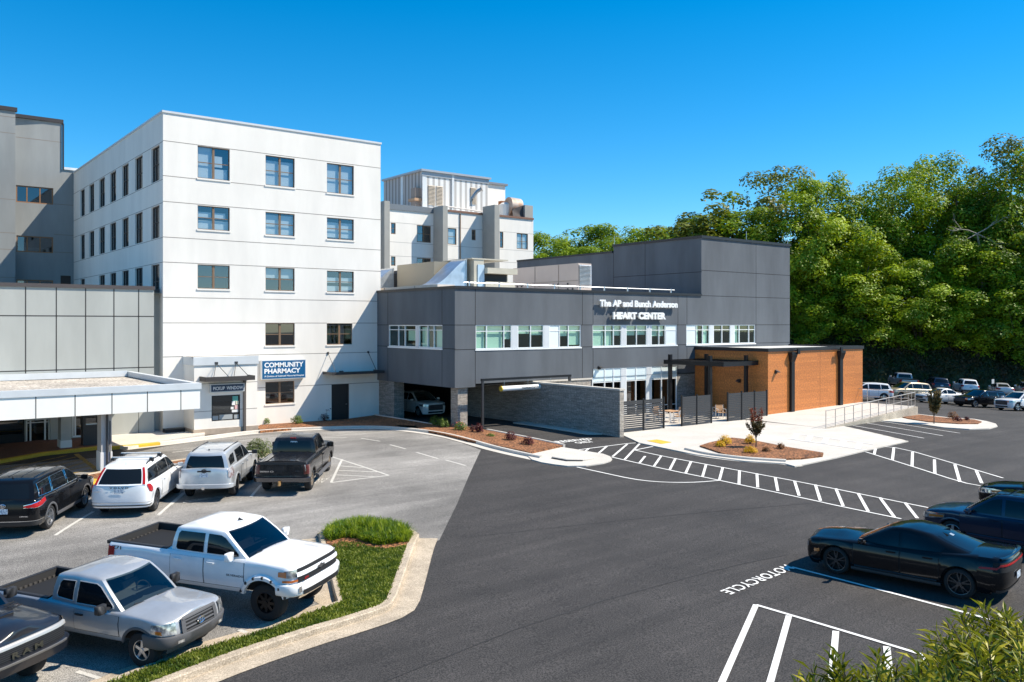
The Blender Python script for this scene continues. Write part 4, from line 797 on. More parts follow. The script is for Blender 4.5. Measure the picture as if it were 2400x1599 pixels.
# tables and chairs
m_teak = M('tan_slat_wood', (.50,.30,.16), .6, var=.15, vs=4); m_leg = M('white_chair_metal', (.75,.76,.77), .4, .2)
def make_table(u_, v_, label):
    z = gz(u_, v_)+.03; o = thing('patio_table', (u_, v_, z), label, 'table')
    mb = MB(); mb.box(-.45,.45,-.45,.45,.70,.74); mb.build('table_top', m_teak, o, local=True)
    for sx in (-1,1):
        for sy in (-1,1): mb = MB(); mb.box(sx*.4-.025, sx*.4+.025, sy*.4-.025, sy*.4+.025, 0, .70); mb.build('leg', m_leg, o, local=True)
    return o
def make_chair(u_, v_, rz, label, z=None):
    z = gz(u_, v_)+.03; o = thing('patio_chair', (u_, v_, z), label, 'chair', 'patio chairs', rz)
    mb = MB(); mb.box(-.25,.25,-.24,.24,.42,.46); mb.build('seat', m_teak, o, local=True)
    mb = MB(); mb.prism([(-.25,.22,.52),(.25,.22,.52),(.25,.25,.52),(-.25,.25,.52)], (0,0,.36), 0, [(-.25,.32,.88),(.25,.32,.88),(.25,.35,.88),(-.25,.35,.88)]); mb.build('backrest', m_teak, o, local=True)
    for sx in (-1,1):
        for y in (-.22,.24):
            mb = MB(); mb.bar((sx*.26,y,0), (sx*.26,y,.66 if y<0 else .46), .03); mb.build('leg', m_leg, o, local=True)
        mb = MB(); mb.bar((sx*.26,-.24,.66), (sx*.26,.3,.68), .04,.025); mb.bar((sx*.26,.24,.44), (sx*.26,.34,.88), .03); mb.build('armrest', m_leg, o, local=True)
    return o
p = onv(1571,0,37.4); make_table(p[0], 37.4, 'square tan topped patio table in the gap beside the first screen')
make_chair(p[0]-.1, 36.55, math.pi, 'patio chair on the near side of the tan table'); make_chair(p[0]+.95, 37.5, -math.pi/2, 'patio chair on the right side of the tan table'); make_chair(p[0]+.1, 38.4, 0, 'patio chair on the far side of the tan table'); make_chair(p[0]-.85, 37.6, math.pi/2, 'patio chair on the left side of the tan table')
p = onv(1690,0,36.6); make_chair(p[0], 36.6, -.5, 'lone patio chair turned away in the gap before the last screen'); p = onv(1682,0,37.6); make_chair(p[0], 37.6, 2.6, 'patio chair farther back in the gap before the last screen')
# clearance bar
cb0 = G(1131,1007); cb = thing('clearance_bar', cb0, 'black height clearance frame with white pipe hung over the driveway', 'clearance bar')
vc = cb0.y; uE = onv(1335,0,vc)[0]; zE = onv(1335,880,vc)[1]; zE2 = onv(1131,889,vc)[1]
zE = (zE+zE2)/2
mb = MB(); mb.box(cb0.x-.06, cb0.x+.06, vc-.06, vc+.06, cb0.z, zE-.1); mb.box(cb0.x-.15, cb0.x+.15, vc-.15, vc+.15, cb0.z-.1, cb0.z+.12); mb.build('post', m_dgrey, cb)
mb = MB(); mb.box(uE-.07, uE+.07, vc-.07, vc+.07, 2.7, zE-.1); mb.build('post', m_dgrey, cb)
mb = MB(); mb.box(cb0.x-.1, uE+.1, vc-.07, vc+.07, zE-.1, zE+.04); mb.build('beam', m_black, cb)
pa0 = onv(1174,0,vc)[0]; pa1 = onv(1298,0,vc)[0]; zp = (onv(1174,914,vc)[1]+onv(1298,902,vc)[1])/2
mb = MB(); mb.tube([(pa0, vc, zp), (pa1, vc, zp)], .16, 14, 0); mb.tube([(pa0-.02, vc, zp), (pa0+.06, vc, zp)], .165, 14, 1); mb.tube([(pa1-.06, vc, zp), (pa1+.02, vc, zp)], .165, 14, 1); pp = mb.build('hanging_pipe', [M('white_pvc', (.82,.82,.80), .35), M('yellow_band', (.75,.5,.05), .5)], cb, smooth=50)
mb = MB(); xm = (pa0+pa1)/2; text_to(mb, "CLEARANCE 8' 3\"", lambda a, b, d: (xm-.62+1.3*a, vc-.168, zp-.06+.13*b), .02); mb.build('lettering', m_black, pp)
for f in (.06,.5,.94): mb = MB(); x = pa0+(pa1-pa0)*f; mb.tube([(x, vc, zp+.14), (x, vc, zE-.1)], .012, 5); mb.build('hanger', m_galv, cb)
# ------------------------------------------------------------------ ramp and railings
rA = G(1932,1006); rB = atF(2144,953,62.6); e1 = Vector((rB.x, 35.4, rB.z+.02)); e0 = Vector((rA.x, 35.4, rA.z+.1))
rp = thing('ramp', rA, 'pale concrete ramp with side wall rising beside the wood pavilion', 'ramp')
mb = MB(); A0 = Vector((rA.x, rA.y, rA.z+.06)); T = [A0, rB, Vector((rB.x, 41, rB.z)), e0+Vector((0,0,0))]
mb.add([A0, rB, Vector((rB.x, VP+5, rB.z)), Vector((P1, VP+5, rB.z)), Vector((P1, VP-.01, rB.z-.05)), Vector((rA.x, VP-.01, rA.z+.12))], [(0,1,2,3,4,5)]); mb.build('walkway', m_conc, rp)
mb = MB(); d = (rB-A0); nrm = Vector((d.y, -d.x, 0)).normalized()*.22
mb.prism([A0+nrm-Vector((0,0,1.2)), rB+nrm-Vector((0,0,1.8)), rB+nrm, A0+nrm], -nrm+Vector((0,0,0))); mb.prism([rB+Vector((.02,0,-1.9)), Vector((rB.x+.02, VP+5, rB.z-1.9)), Vector((rB.x+.02, VP+5, rB.z)), rB+Vector((.02,0,0))], (.2,0,0)); mb.build('side_wall', ground_mat('aged_concrete', (.36,.32,.25), (.52,.47,.39), .2, 1.2, None, 20., grain=.25), rp)
m_rail = M('pale_rail_metal', (.50,.46,.41), .45, .5)
def railing(label, a, b, n, h=1.07, mids=(.55,.12)):
    o = thing('railing', a, label, 'railing'); ps = [a.lerp(b, k/(n-1)) for k in range(n)]; up = Vector((0,0,1))
    for p in ps: mb = MB(); mb.tube([p-up*.06, p+up*(h-.031)], .024, 6); mb.build('post', m_rail, o)
    mb = MB(); mb.tube([a+up*h, b+up*h], .03, 6); mb.build('top_rail', m_rail, o)
    for f in mids: mb = MB(); mb.tube([a+up*h*f, b+up*h*f], .016, 5); mb.build('mid_rail', m_rail, o)
off = nrm*.45
railing('metal railing along the outer edge of the concrete ramp', A0+off, A0+off+(d*.985), 12); railing('metal railing across the far end of the ramp by the parked cars', rB+Vector((-.1,.2,0)), Vector((rB.x-.1, VP+4.5, rB.z)), 6, mids=(.5,))
# ------------------------------------------------------------------ rear white block
VR = 78.5; rb0 = onv(885,0,VR)[0]; rb1 = onv(1250,0,VR)[0]; ZR = onv(914.7,481,VR)[1]; S3 = .2041
def R3(x): return 880+x*S3
def Y3(y): return 380+y*S3
rbk = thing('rear_block', (rb0, VR, 0), 'rear white hospital block with grey pilasters seen behind the roof plant', 'building')
wn = [(178,232,697,825),(475,637,722,918),(830,930,755,945),(1105,1152,775,897),(1428,1468,800,985),(1622,1750,815,997),(178,230,1083,1190),(475,637,1098,1290)]
rh = [vh(R3(a), R3(b), Y3(y0), Y3(y1), VR) for a, b, y0, y1 in wn]
mb = MB(); wall(mb, 'v', VR, rb0-4, rb1, -2, ZR, rh, .12, 0, 2); mb.quad((rb1, VR, -2), (rb1, VR+20, -2), (rb1, VR+20, ZR), (rb1, VR, ZR)); mb.quad((rb0-4,VR,ZR-.2),(rb1,VR,ZR-.2),(rb1,VR+20,ZR-.2),(rb0-4,VR+20,ZR-.2))
for y in (690,915,1075): 
    z = onv(R3(170), Y3(y), VR)[1]
    segs = [(rb0-4, rb1)]
    for h in rh:
        if h[2]-.02 < z < h[3]+.02: segs = [s for a, b in segs for s in ((a, min(b, h[0])), (max(a, h[1]), b)) if s[1]-s[0] > .05]
    for a, b in segs: hj(mb, 'v', VR, a, b, z, .05)
mb.build('wall', [m_white, M('pale_joint', (.45,.43,.4), .9), m_room], rbk)
mb = MB(); mb.box(rb0-4, onv(R3(705),0,VR)[0], VR-.12, VR+.3, ZR-.45, ZR+.15, 0); mb.box(onv(R3(830),0,VR)[0], rb1, VR-.12, VR+.3, ZR-.1, ZR+.12, 1); mb.build('roof_coping', [M('slate_coping', (.16,.18,.2), .5), M('rust_coping', (.20,.10,.065), .6)], rbk)
for h, k in zip(rh, (0,1,2,0,0,2,0,1)): window(rbk, 'v', *h, VR, .12, (.5,) if h[1]-h[0] > 1.2 else (), (.5,), .09, m_bronze, m_gl, [(0,1,0,.95)] if k == 2 else None)
m_pil = M('grey_pilaster', (.34,.335,.31), .9, var=.06, vs=.6)
for (xa, xb, dp, yt) in ((58,165,1.3,450),(705,830,2.0,505),(1285,1425,2.4,495)):
    vv = VR-dp; 
    ul = onv(R3(xb if 0 else {58:103,705:775,1285:1368}[xa]),0,vv)[0]; ur = onv(R3(xb),0,vv)[0]; z = onv(R3(xb), Y3(yt), vv)[1]
    mb = MB(); mb.box(ul, ur, vv, VR-.13, -2, z); mb.build('pilaster', m_pil, rbk)
mb = MB(); x = onv(R3(970),0,VR)[0]; mb.tube([(x, VR-.07, 0), (x, VR-.07, ZR-.2)], .07, 6); mb.build('downspout', m_bronze, rbk)
xr = onv(R3(1785),0,VR)[0]; zr2 = onv(R3(1785), Y3(500), VR)[1]
mb = MB(); mb.box(xr-.9, rb1-.05, VR+.01, VR+.35, ZR+.13, zr2); mb.build('parapet_pier', m_pil, rbk)
mb = MB(); xa = onv(R3(1600),0,VR)[0]; mb.add([(xa, VR+.3, ZR+.13), (xr-.9, VR+.3, ZR+.13), (xr-.9, VR+.3, zr2), (xa+.3, VR+.5, zr2-.5), (xa, VR+.5, ZR+.9)], [(0,1,2,3,4)]); mb.build('parapet_screen', M('dark_mesh_screen', (.06,.05,.05), .7, col2=(.5,.47,.45), vs=.6, lo=.5, hi=.52), rbk)
# penthouse
m_corr = wave_mat('ribbed_white_metal', (.42,.40,.38), (.70,.69,.67), .42, 'X', .5, .25, .5); m_corr_shade = wave_mat('ribbed_white_metal_shaded', (.20,.165,.15), (.40,.36,.34), .42, 'Y', .5, .25, .55)  # second one is the front metal darkened as shade for the side wall
VQ = 82.; q0 = onv(R3(540),0,VQ)[0]; q1 = onv(R3(1290),0,VQ)[0]; ZQ = onv(R3(540), Y3(105), VQ)[1]; vq = onu(R3(95),0,q0)[0]
ph_ = thing('roof_penthouse', (q0, VQ, ZR), 'ribbed white metal penthouse on the rear block roof', 'penthouse')
mb = MB(); wall(mb, 'v', VQ, q0, q1, ZR-.2, ZQ, (), 0, 0); wall(mb, 'u', q0, VQ, vq, ZR-.2, ZQ, (), 0, 1); mb.quad((q1,VQ,ZR),(q1,vq,ZR),(q1,vq,ZQ),(q1,VQ,ZQ), 0); mb.build('wall', [m_corr, m_corr_shade], ph_)
mb = MB(); mb.box(q0-.3, q1+.3, VQ-.3, vq, ZQ, ZQ+.22); mb.box(q0-.12, q1+.1, VQ-.1, VQ-.002, ZQ-.5, ZQ-.01); mb.build('roof', M('penthouse_roof', (.35,.37,.4), .5, .2), ph_)
u_ = onv(R3(885),0,VQ)[0]
for bb in ((q0-.03, q0+.5, VQ-.05, VQ-.005, ZR, ZQ-.51), (u_-.15, u_+.15, VQ-.125, VQ-.105, ZR, ZQ-.015), (q0-.08, q0-.005, (VQ+vq)/2-.2, (VQ+vq)/2+.2, ZR, ZQ)): mb = MB(); mb.box(*bb); mb.build('corner_trim', m_alu, ph_)
for a, b, y0, y1 in ((605,685,262,490),(697,772,270,500),(1088,1155,288,480)):
    mb = MB(); louvers(mb, 'v', onv(R3(a),0,VQ)[0], onv(R3(b),0,VQ)[0], VQ-.012, onv(R3(a),Y3(y1),VQ)[1], onv(R3(a),Y3(y0),VQ)[1], 15); mb.build('louvre', M('tan_louvre', (.42,.36,.29), .6), ph_)
s0 = q1+.3; s1 = onv(R3(1490),0,84)[0]; zs = onv(R3(1400), Y3(265), 84)[1]
o = thing('roof_shed', (s0, 84, ZR), 'smaller plain white shed right of the ribbed penthouse', 'roof shed')
mb = MB(); mb.box(s0, s1, 84, 92, ZR-.2, zs); mb.build('wall', m_white, o); mb = MB(); mb.box(s0, s1+.25, 83.75, 92, zs, zs+.25); mb.build('roof', M('slate_roof', (.2,.22,.25), .5), o)
o = thing('exhaust_flue', (u_+2, VQ-1, ZR), 'bent dark exhaust flue rising before the ribbed penthouse', 'flue')
f0 = atF(R3(1095),Y3(510),98); f1 = atF(R3(1105),Y3(420),98); f2 = atF(R3(1165),Y3(340),98); f3 = atF(R3(1212),Y3(310),98)
mb = MB(); mb.tube([f0, f1, f2, f3], .2, 8); mb.build('pipe', m_galv, o, smooth=40); mb = MB(); mb.tube([f3, f3+(f3-f2)*.12], .34, 8); mb.build('cowl', M('tan_cowl', (.4,.32,.25), .5), o)
o = thing('roof_fan', (xr-3, VR+2, ZR), 'round white exhaust fan with rusty drum on the rear block roof', 'roof fan')
c1 = atF(R3(1490),Y3(540),101.5); c2 = atF(R3(1565),Y3(535),101.5)
mb = MB(); mb.tube([c1+Vector((0,0,-1.2)), c1+Vector((0,0,.5)), c1+Vector((0,0,.75))], [.75,.75,.4], 12); mb.build('hood', m_white, o)
mb = MB(); mb.tube([c2+Vector((-.6,0,.2)), c2+Vector((.9,-.2,.1))], 1.15, 16, 0); mb.build('drum', M('rusty_drum', (.50,.46,.42), .6, .2, col2=(.3,.15,.08), vs=.5), o, smooth=40)
mb = MB(); b_ = atF(R3(1465),Y3(490),102.5); mb.box(b_.x-.5, b_.x+.5, b_.y-.3, b_.y+.3, ZR, b_.z+.4); mb.build('rusty_box', M('rust', (.30,.11,.04), .8, var=.3, vs=2), o)
o = thing('roof_railing', (q0, VQ-2, ZR), 'thin roof railing and pipes before the penthouse', 'roof railing'); 
mb = MB(); ya = VR+.8; mb.tube([(onv(R3(820),0,ya)[0], ya, ZR+.6), (onv(R3(1360),0,ya)[0], ya, ZR+.35)], .08, 5)
for k in range(7): x = onv(R3(820+80*k),0,ya)[0]; mb.tube([(x, ya, ZR-.1), (x, ya, ZR+.6-.04*k)], .05, 5)
mb.build('rail', M('pale_pipe', (.6,.56,.52), .6), o)
mb = MB(); b_ = atF(R3(535),Y3(400),97); mb.box(b_.x-1.2, b_.x+1.2, b_.y-.5, b_.y+.5, ZR-.1, b_.z+.9, 0); mb.box(b_.x-1.4, b_.x+1.4, b_.y-.7, b_.y+.7, b_.z-.6, b_.z-.3, 1); o = mb.build('roof_hatch', [M('brown_hatch', (.25,.2,.17), .7), M('rust_lip', (.4,.25,.15), .7)]); tag(o, 'boxy brown roof hatch before the left of the penthouse', 'roof hatch')
# ------------------------------------------------------------------ vehicles
def paint(name, col, metal=0., rough=.28, dirt=0., flake=0.): return M(name, col, rough, metal, var=dirt, vs=2.5, coat=(.3 if flake else .5) if max(col) < .06 else 1., spec=.35 if not flake else flake)
m_tyre = M('tyre_rubber', (.016,.016,.017), .85); m_under = M('underbody_black', (.008,.008,.009), .8); m_rim = M('alloy_rim', (.52,.53,.55), .3, .9); m_rimk = M('black_rim', (.02,.02,.022), .3, .6)
m_cgl = M('car_glass', (.007,.009,.011), .04, spec=.4); m_cgl_t = M('windscreen_glass', (.022,.036,.034), .05, spec=.4); m_plas = M('black_trim', (.022,.022,.024), .55); m_plas_g = M('grey_trim', (.085,.085,.09), .6)
m_chrome = M('chrome', (.75,.76,.78), .12, 1.); m_lamp = M('headlamp_lens', (.55,.57,.58), .08, .55, col2=(.16,.17,.18), vs=9, lo=.4, hi=.6, coat=1.); m_red = M('tail_lamp_red', (.36,.010,.012), .25, spec=.3); m_amber = M('amber_lens', (.55,.14,.02), .2, coat=1.); m_plate = M('number_plate', (.62,.68,.74), .5, col2=(.25,.32,.42), vs=22, lo=.5, hi=.56)
m_seat = M('seat_cloth', (.16,.155,.15), .9); m_wsg = glass_mat('windscreen', (.42,.47,.45), .05); m_wsd = glass_mat('tinted_windscreen', (.10,.11,.115), .05)
m_seam = M('panel_gap', (.006,.006,.007), .8)
def ip(tab, x):
    if x <= tab[0][0]: return tab[0][1]
    for (a, b), (c, d) in zip(tab[:-1], tab[1:]):
        if x <= c: return b+(d-b)*(x-a)/(c-a)
    return tab[-1][1]
class Veh:
    def __init__(s, name, label, cat, sp, mat, group=None):
        s.sp = sp; s.mat = mat; s.root = thing(name, (0,0,0), label, cat, group)
        s.n = sp.get('n', 4.2); s.dz = sp.get('lift', 0)
    def bw(s, z): return ip(s.sp['bw'], z)
    def end(s, e, q, z, off=0.):
        "point on the nose ('f') or tail ('r') outline: q 0 at the side, 1 on the centre line, below 0 metres back along the side"
        sp = s.sp; b = s.bw(z)
        x1 = sp['x1f'] if e == 'f' else sp['x1r']; X = ip(sp['xf'] if e == 'f' else sp['xr'], z); sg = 1 if e == 'f' else -1
        if q < 0: return Vector((x1+sg*q, b+off, z))
        a = X-x1; n = s.n; yr = max(0., 1-q*q); xr = (1-yr**n)**(1/n)
        p = Vector((x1+a*xr, b*yr, z))
        if off:
            nv = Vector((sg*xr**(n-1)/abs(a), yr**(n-1)/b, 0)); p += nv.normalized()*off
        return p
    def side(s, x, z, off=0.):
        sp = s.sp; b = s.bw(z); n = s.n
        for x1, X in ((sp['x1f'], ip(sp['xf'], z)), (sp['x1r'], ip(sp['xr'], z))):
            sg = 1 if X > 0 else -1
            if sg*x > sg*x1: b = b*max(0., 1-min(1, abs((x-x1)/(X-x1)))**n)**(1/n)
        return Vector((x, b+off, z))
    def top(s, x): return ip(s.sp['top'], x)
    def body(s):
        sp = s.sp; wr, Ra, sill = sp['wr'], sp['Ra'], sp['sill']; st = []
        for k in range(12): st.append(('r', 1-k/11.))
        xs = []
        for xw in (sp['xw'][1], sp['xw'][0]):
            a0 = math.asin(max(0, min(.9, (sill-wr)/Ra))); xs += [(xw-Ra*math.cos(a0)-.002, sill)]+[(xw-Ra*math.cos(a), max(sill, wr+Ra*math.sin(a))) for a in [a0+(math.pi-2*a0)*k/14 for k in range(0, 15)]]+[(xw+Ra*math.cos(a0)+.002, sill)]
        x1r, x1f = sp['x1r'], sp['x1f']
        m = [x for x in np.linspace(x1r, x1f, 16) if all(abs(x-xw) > Ra+.06 for xw in sp['xw'])]
        xs = sorted([(x, z) for x, z in xs if x1r < x < x1f]+[(float(x), sill) for x in m])
        ext = []
        st += [('s', x, z) for x, z in xs]
        for k in range(12): st.append(('f', k/11.))
        FR = [0,.1,.28,.5,.7,.85,.945,1.0]; rows = []; tops = []
        def archlow(x, z0):
            for xw in sp['xw']:
                if abs(x-xw) < Ra: return max(z0, wr+math.sqrt(Ra*Ra-(x-xw)**2))
            return z0
        for t in st:
            if t[0] == 's': x = t[1]; z0 = t[2]; z1 = s.top(x)
            else:
                e = t[0]; X = ip(sp['xf'] if e == 'f' else sp['xr'], .8+s.dz); x1 = x1f if e == 'f' else x1r
                xg = x1+(X-x1)*(1-max(0., 1-t[1]**2)**s.n)**(1/s.n); z1 = s.top(xg); z0 = archlow(xg, sp['zf'] if e == 'f' else sp['zr'])
            r = []
            for f in FR:
                z = z0+(z1-z0)*f
                if t[0] == 's': p = s.side(t[1], z)
                else: p = s.end(t[0], t[1], z)
                if f > .94:
                    g = .955 if f == 1 else .988
                    p.y *= g
                    if t[0] == 'f': p.x = x1f+(p.x-x1f)*g
                    if t[0] == 'r': p.x = x1r+(p.x-x1r)*g
                if f == 0: p.y *= .965
                r.append(p)
            rows.append(r); tops.append((t, r[-1]))
        mb = MB(); mb.grid(rows); mb.grid([[Vector((p.x, -p.y, p.z)) for p in r] for r in rows])
        bed = sp.get('bed'); cr = sp.get('crown', .04); tr = []
        def flush(tr):
            if len(tr) > 1: mb.grid(tr)
        for t, p in tops:
            if bed and bed[0] <= p.x <= bed[1]: flush(tr); tr = []; continue
            row = []
            for u in (1,.85,.6,.3,0,-.3,-.6,-.85,-1):
                c = cr*(1-u*u) if t[0] != 'r' or not sp.get('boxy') else cr*.2*(1-u*u)
                if sp.get('hoodbulge') and p.x > 1.2: c += sp['hoodbulge']*(1-min(1, abs(u)/.62)**3)*min(1, (p.x-1.2)/.5)
                row.append(Vector((p.x, p.y*u, p.z+c*min(1, p.y/.5))))
            tr.append(row)
        flush(tr)
        o = mb.build('body', s.mat, s.root, smooth=38, local=True)
        xr_, xf_ = ip(sp['xr'], .5+s.dz), ip(sp['xf'], .5+s.dz)
        mb = MB(); y = s.bw(.6+s.dz)*.80; mb.box(xr_+.2, xf_-.25, -y, y, sill+.02, s.top(0)-.12)
        mb.box(sp['xw'][0]-.1, sp['xw'][0]+.1, -y, y, wr-.1, wr+.1); mb.box(sp['xw'][1]-.1, sp['xw'][1]+.1, -y, y, wr-.1, wr+.1)
        mb.build('underbody', m_under, s.root, local=True)
        if bed: s.bed(bed)
        return o
    def bed(s, bed):
        sp = s.sp; x0, x1 = bed; y = sp['bedw']; zf = sp['bedz']; zt = s.top((x0+x1)/2)
        lid = sp.get('lid')
        mb = MB()
        yo = s.bw(zt)*.955
        mb.grid([[(x0-.03, yo+.004, zt+.004), (x1+.03, yo+.004, zt+.004)], [(x0-.03, yo-.02, zt+.03), (x1+.03, yo-.02, zt+.03)], [(x0-.03, y, zt+.03), (x1+.03, y, zt+.03)], [(x0, y, zt-.1), (x1, y, zt-.1)]])
        mb.grid([[(x0-.03, -yo-.004, zt+.004), (x1+.03, -yo-.004, zt+.004)], [(x0-.03, -yo+.02, zt+.03), (x1+.03, -yo+.02, zt+.03)], [(x0-.03, -y, zt+.03), (x1+.03, -y, zt+.03)], [(x0, -y, zt-.1), (x1, -y, zt-.1)]])
        mb.box(x0-.10, x0-.001, -yo, yo, zt-.06, zt+.025)
        mb.build('bed_rail', m_plas, s.root, local=True)
        if lid:
            mb = MB(); g = [[Vector((x, yo*.93*u, zt+.035+.05*(1-u*u))) for u in (1,.8,.62,.6,.3,0,-.3,-.6,-.62,-.8,-1)] for x in (x0-.05, x0+.3, x1-.3, x1+.04)]
            for r in g:
                for k in (2, 8): r[k].z += .03
            mb.grid(g); mb.grid([[g[0][k] for k in range(11)], [g[0][k]-Vector((0,0,.08)) for k in range(11)]]); mb.build('bed_cover', lid, s.root, smooth=30, local=True)
        else:
            mb = MB(); n = 26
            mb.quad((x0, y, zt-.1), (x1, y, zt-.1), (x1, y, zf), (x0, y, zf)); mb.quad((x0, -y, zt-.1), (x1, -y, zt-.1), (x1, -y, zf), (x0, -y, zf)); mb.quad((x0, -y, zf), (x0, y, zf), (x0, y, zt), (x0, -y, zt)); mb.quad((x1, -y, zf), (x1, y, zf), (x1, y, zt+.03), (x1, -y, zt+.03)); mb.quad((x0, -y, zf), (x1, -y, zf), (x1, y, zf), (x0, y, zf))
            for k in range(12): yy = -y+.06+(2*y-.12)*k/11; mb.box(x0+.03, x1-.03, yy-.03, yy+.03, zf+.003, zf+.02, 1)
            for k in range(12): xx = x0+.1+(x1-x0-.2)*k/11; mb.box(xx-.035, xx+.035, y-.02, y-.002, zf+.05, zt-.14, 1); mb.box(xx-.035, xx+.035, -y+.002, -y+.02, zf+.05, zt-.14, 1)
            for k in range(11): yy = -y+.1+(2*y-.2)*k/10; mb.box(x0+.002, x0+.02, yy-.035, yy+.035, zf+.05, zt-.14, 1)
            xw = sp['xw'][1]; mb.box(xw-.45, xw+.45, y-.2, y-.022, zf+.004, zf+.24); mb.box(xw-.45, xw+.45, -y+.022, -y+.2, zf+.004, zf+.24)
            mb.build('bed_liner', [M('bed_liner_plastic', (.03,.029,.028), .6), M('bed_liner_rib', (.065,.06,.056), .65)], s.root, local=True)
    # greenhouse
    def cpos(s, kind, u, t, off=0.):
        c = s.sp['cab']; t2 = min(t, 1.); bow = math.sin(math.pi*min(1, max(0, t2)))
        def bz(x): return c['belt'](x) if callable(c['belt']) else ip(c['belt'], x)
        xf = c['wa']+(c['wb']-c['wa'])*t2+c.get('fb', .03)*bow; xr = c['rd']+(c['rc']-c['rd'])*t2-c.get('rb', .02)*bow
        yy = c['yb']+(c['yr']-c['yb'])*t2+.025*bow; inset = 0
        if t2 > .93: k = (t2-.93)/.07; yy *= 1-.07*k*k; inset = .07*k*k
        if kind == 's':
            x = u; xm = (xf+xr)/2; hl = max(.1, (xf-xr)/2); y = yy*(1-c.get('tap', .05)*abs((x-xm)/hl)**2.5)+off
        elif kind == 'f':
            y = u*yy*(1-c.get('tap', .05)); x = xf-inset-c.get('fbul', .10)*u*u+off
        else:
            y = u*yy*(1-c.get('tap', .05)); x = xr+inset+c.get('rbul', .07)*u*u-off
        b = bz(x); z = b+(ip(c['roof'], x)-b)*t2+(off if kind != 's' else 0)*.6
        return Vector((x, y, z))
    def cabin(s, mat=None):
        c = s.sp['cab']; T = [0,.25,.5,.75,.9,.955,.985,1.0]; N, Mn = 12, 9
        US = [1,.9,.7,.4,0,-.4,-.7,-.9,-1]; lv = []
        for t in T:
            fr = [s.cpos('f', u, t) for u in US]; re = [s.cpos('r', u, t) for u in US]
            xa, xb = re[0].x, fr[0].x; L = [s.cpos('s', xa+(xb-xa)*k/(N-1), t) for k in range(N)]
            L[0] = re[0]; L[-1] = fr[0]; Rr = [Vector((p.x, -p.y, p.z)) for p in L]
            lv.append(L+fr[1:-1]+Rr[::-1]+re[1:-1][::-1])
        mb = MB(); LP = len(lv[0])
        for i in range(len(lv)-1):
            for j in range(LP):
                if i < 4 and N <= j < N+Mn-3: continue
                mb.add([lv[i][j], lv[i][(j+1) % LP], lv[i+1][(j+1) % LP], lv[i+1][j]], [(0,1,2,3)])
        top = lv[-1]; L = top[:N]; cr = c.get('crown', .03); g = []
        for k in range(N):
            a = L[k]; row = []
            for j, u in enumerate(US):
                if k == 0: p = s.cpos('r', u, 1)
                elif k == N-1: p = s.cpos('f', u, 1)
                else: p = Vector((a.x+((s.cpos('f', u, 1).x-L[-1].x) if k == N-2 else 0)*.4, a.y*u, a.z))
                p = p.copy(); p.z += cr*(1-u*u)*min(1, 1.5*min(k, N-1-k)/3.); row.append(p)
            g.append(row)
        mb.grid(g); mb.build('cab_shell', mat or s.mat, s.root, smooth=40, local=True); s.interior()
    def interior(s, drv=1):
        c = s.sp['cab']; wa, wb_ = c['wa'], c['wb']; b = ip(c['belt'], wa); yb = c['yb']-.10
        mb = MB(); mb.quad((c['rd']+.15, -yb, b+.075), (wa-.10, -yb, b+.045), (wa-.10, yb, b+.045), (c['rd']+.15, yb, b+.075)); mb.box(wa-.62, wa-.30, -yb, yb, b+.05, b+.085); mb.build('dashboard', m_plas, s.root, local=True)
        for sg in (1, -1):
            mb = MB(); x = wb_-.42; mb.prism([(x,sg*.38-.24,b+.05),(x+.12,sg*.38-.24,b+.05),(x+.12,sg*.38+.24,b+.05),(x,sg*.38+.24,b+.05)], (0,0,.2), 0, [(x-.06,sg*.38-.21,b+.24),(x+.03,sg*.38-.21,b+.24),(x+.03,sg*.38+.21,b+.24),(x-.06,sg*.38+.21,b+.24)]); mb.box(x-.06, x+.03, sg*.38-.12, sg*.38+.12, b+.26, b+.42); mb.build('seat', m_seat, s.root, local=True)
        mb = MB(); cx, cy, cz = wa-.72, .38*drv, b+.10; mb.tube([(cx-.10*math.cos(6.283*k/16), cy+.18*math.sin(6.283*k/16), cz+.14*math.cos(6.283*k/16)) for k in range(17)], .017, 5, caps=False); mb.bar((cx, cy-.17, cz), (cx, cy+.17, cz), .03); mb.build('steering_wheel', m_plas, s.root, local=True)
    def glass(s, name, kind, t0=.07, t1=.92, w=.92, mat=None, off=.008):
        mb = MB(); US = [w*u for u in (1,.75,.4,0,-.4,-.75,-1)]; TT = [t0+(t1-t0)*k/4 for k in range(5)]
        mb.grid([[s.cpos(kind, u*(1-.02*(k == 4)), t, off) for u in US] for k, t in enumerate(TT)]); return mb.build(name, mat or m_cgl, s.root, smooth=60, local=True)
    def fline(s, z, m=.13):
        c = s.sp['cab']; b = ip(c['belt'], c['wa']); r = ip(c['roof'], c['wb']); return c['wa']-(c['wa']-c['wb'])*(z-b)/(r-b)+c.get('fb', .03)*math.sin(math.pi*min(1, max(0, (z-b)/(r-b))))-c.get('fbul', .1)-m+.02
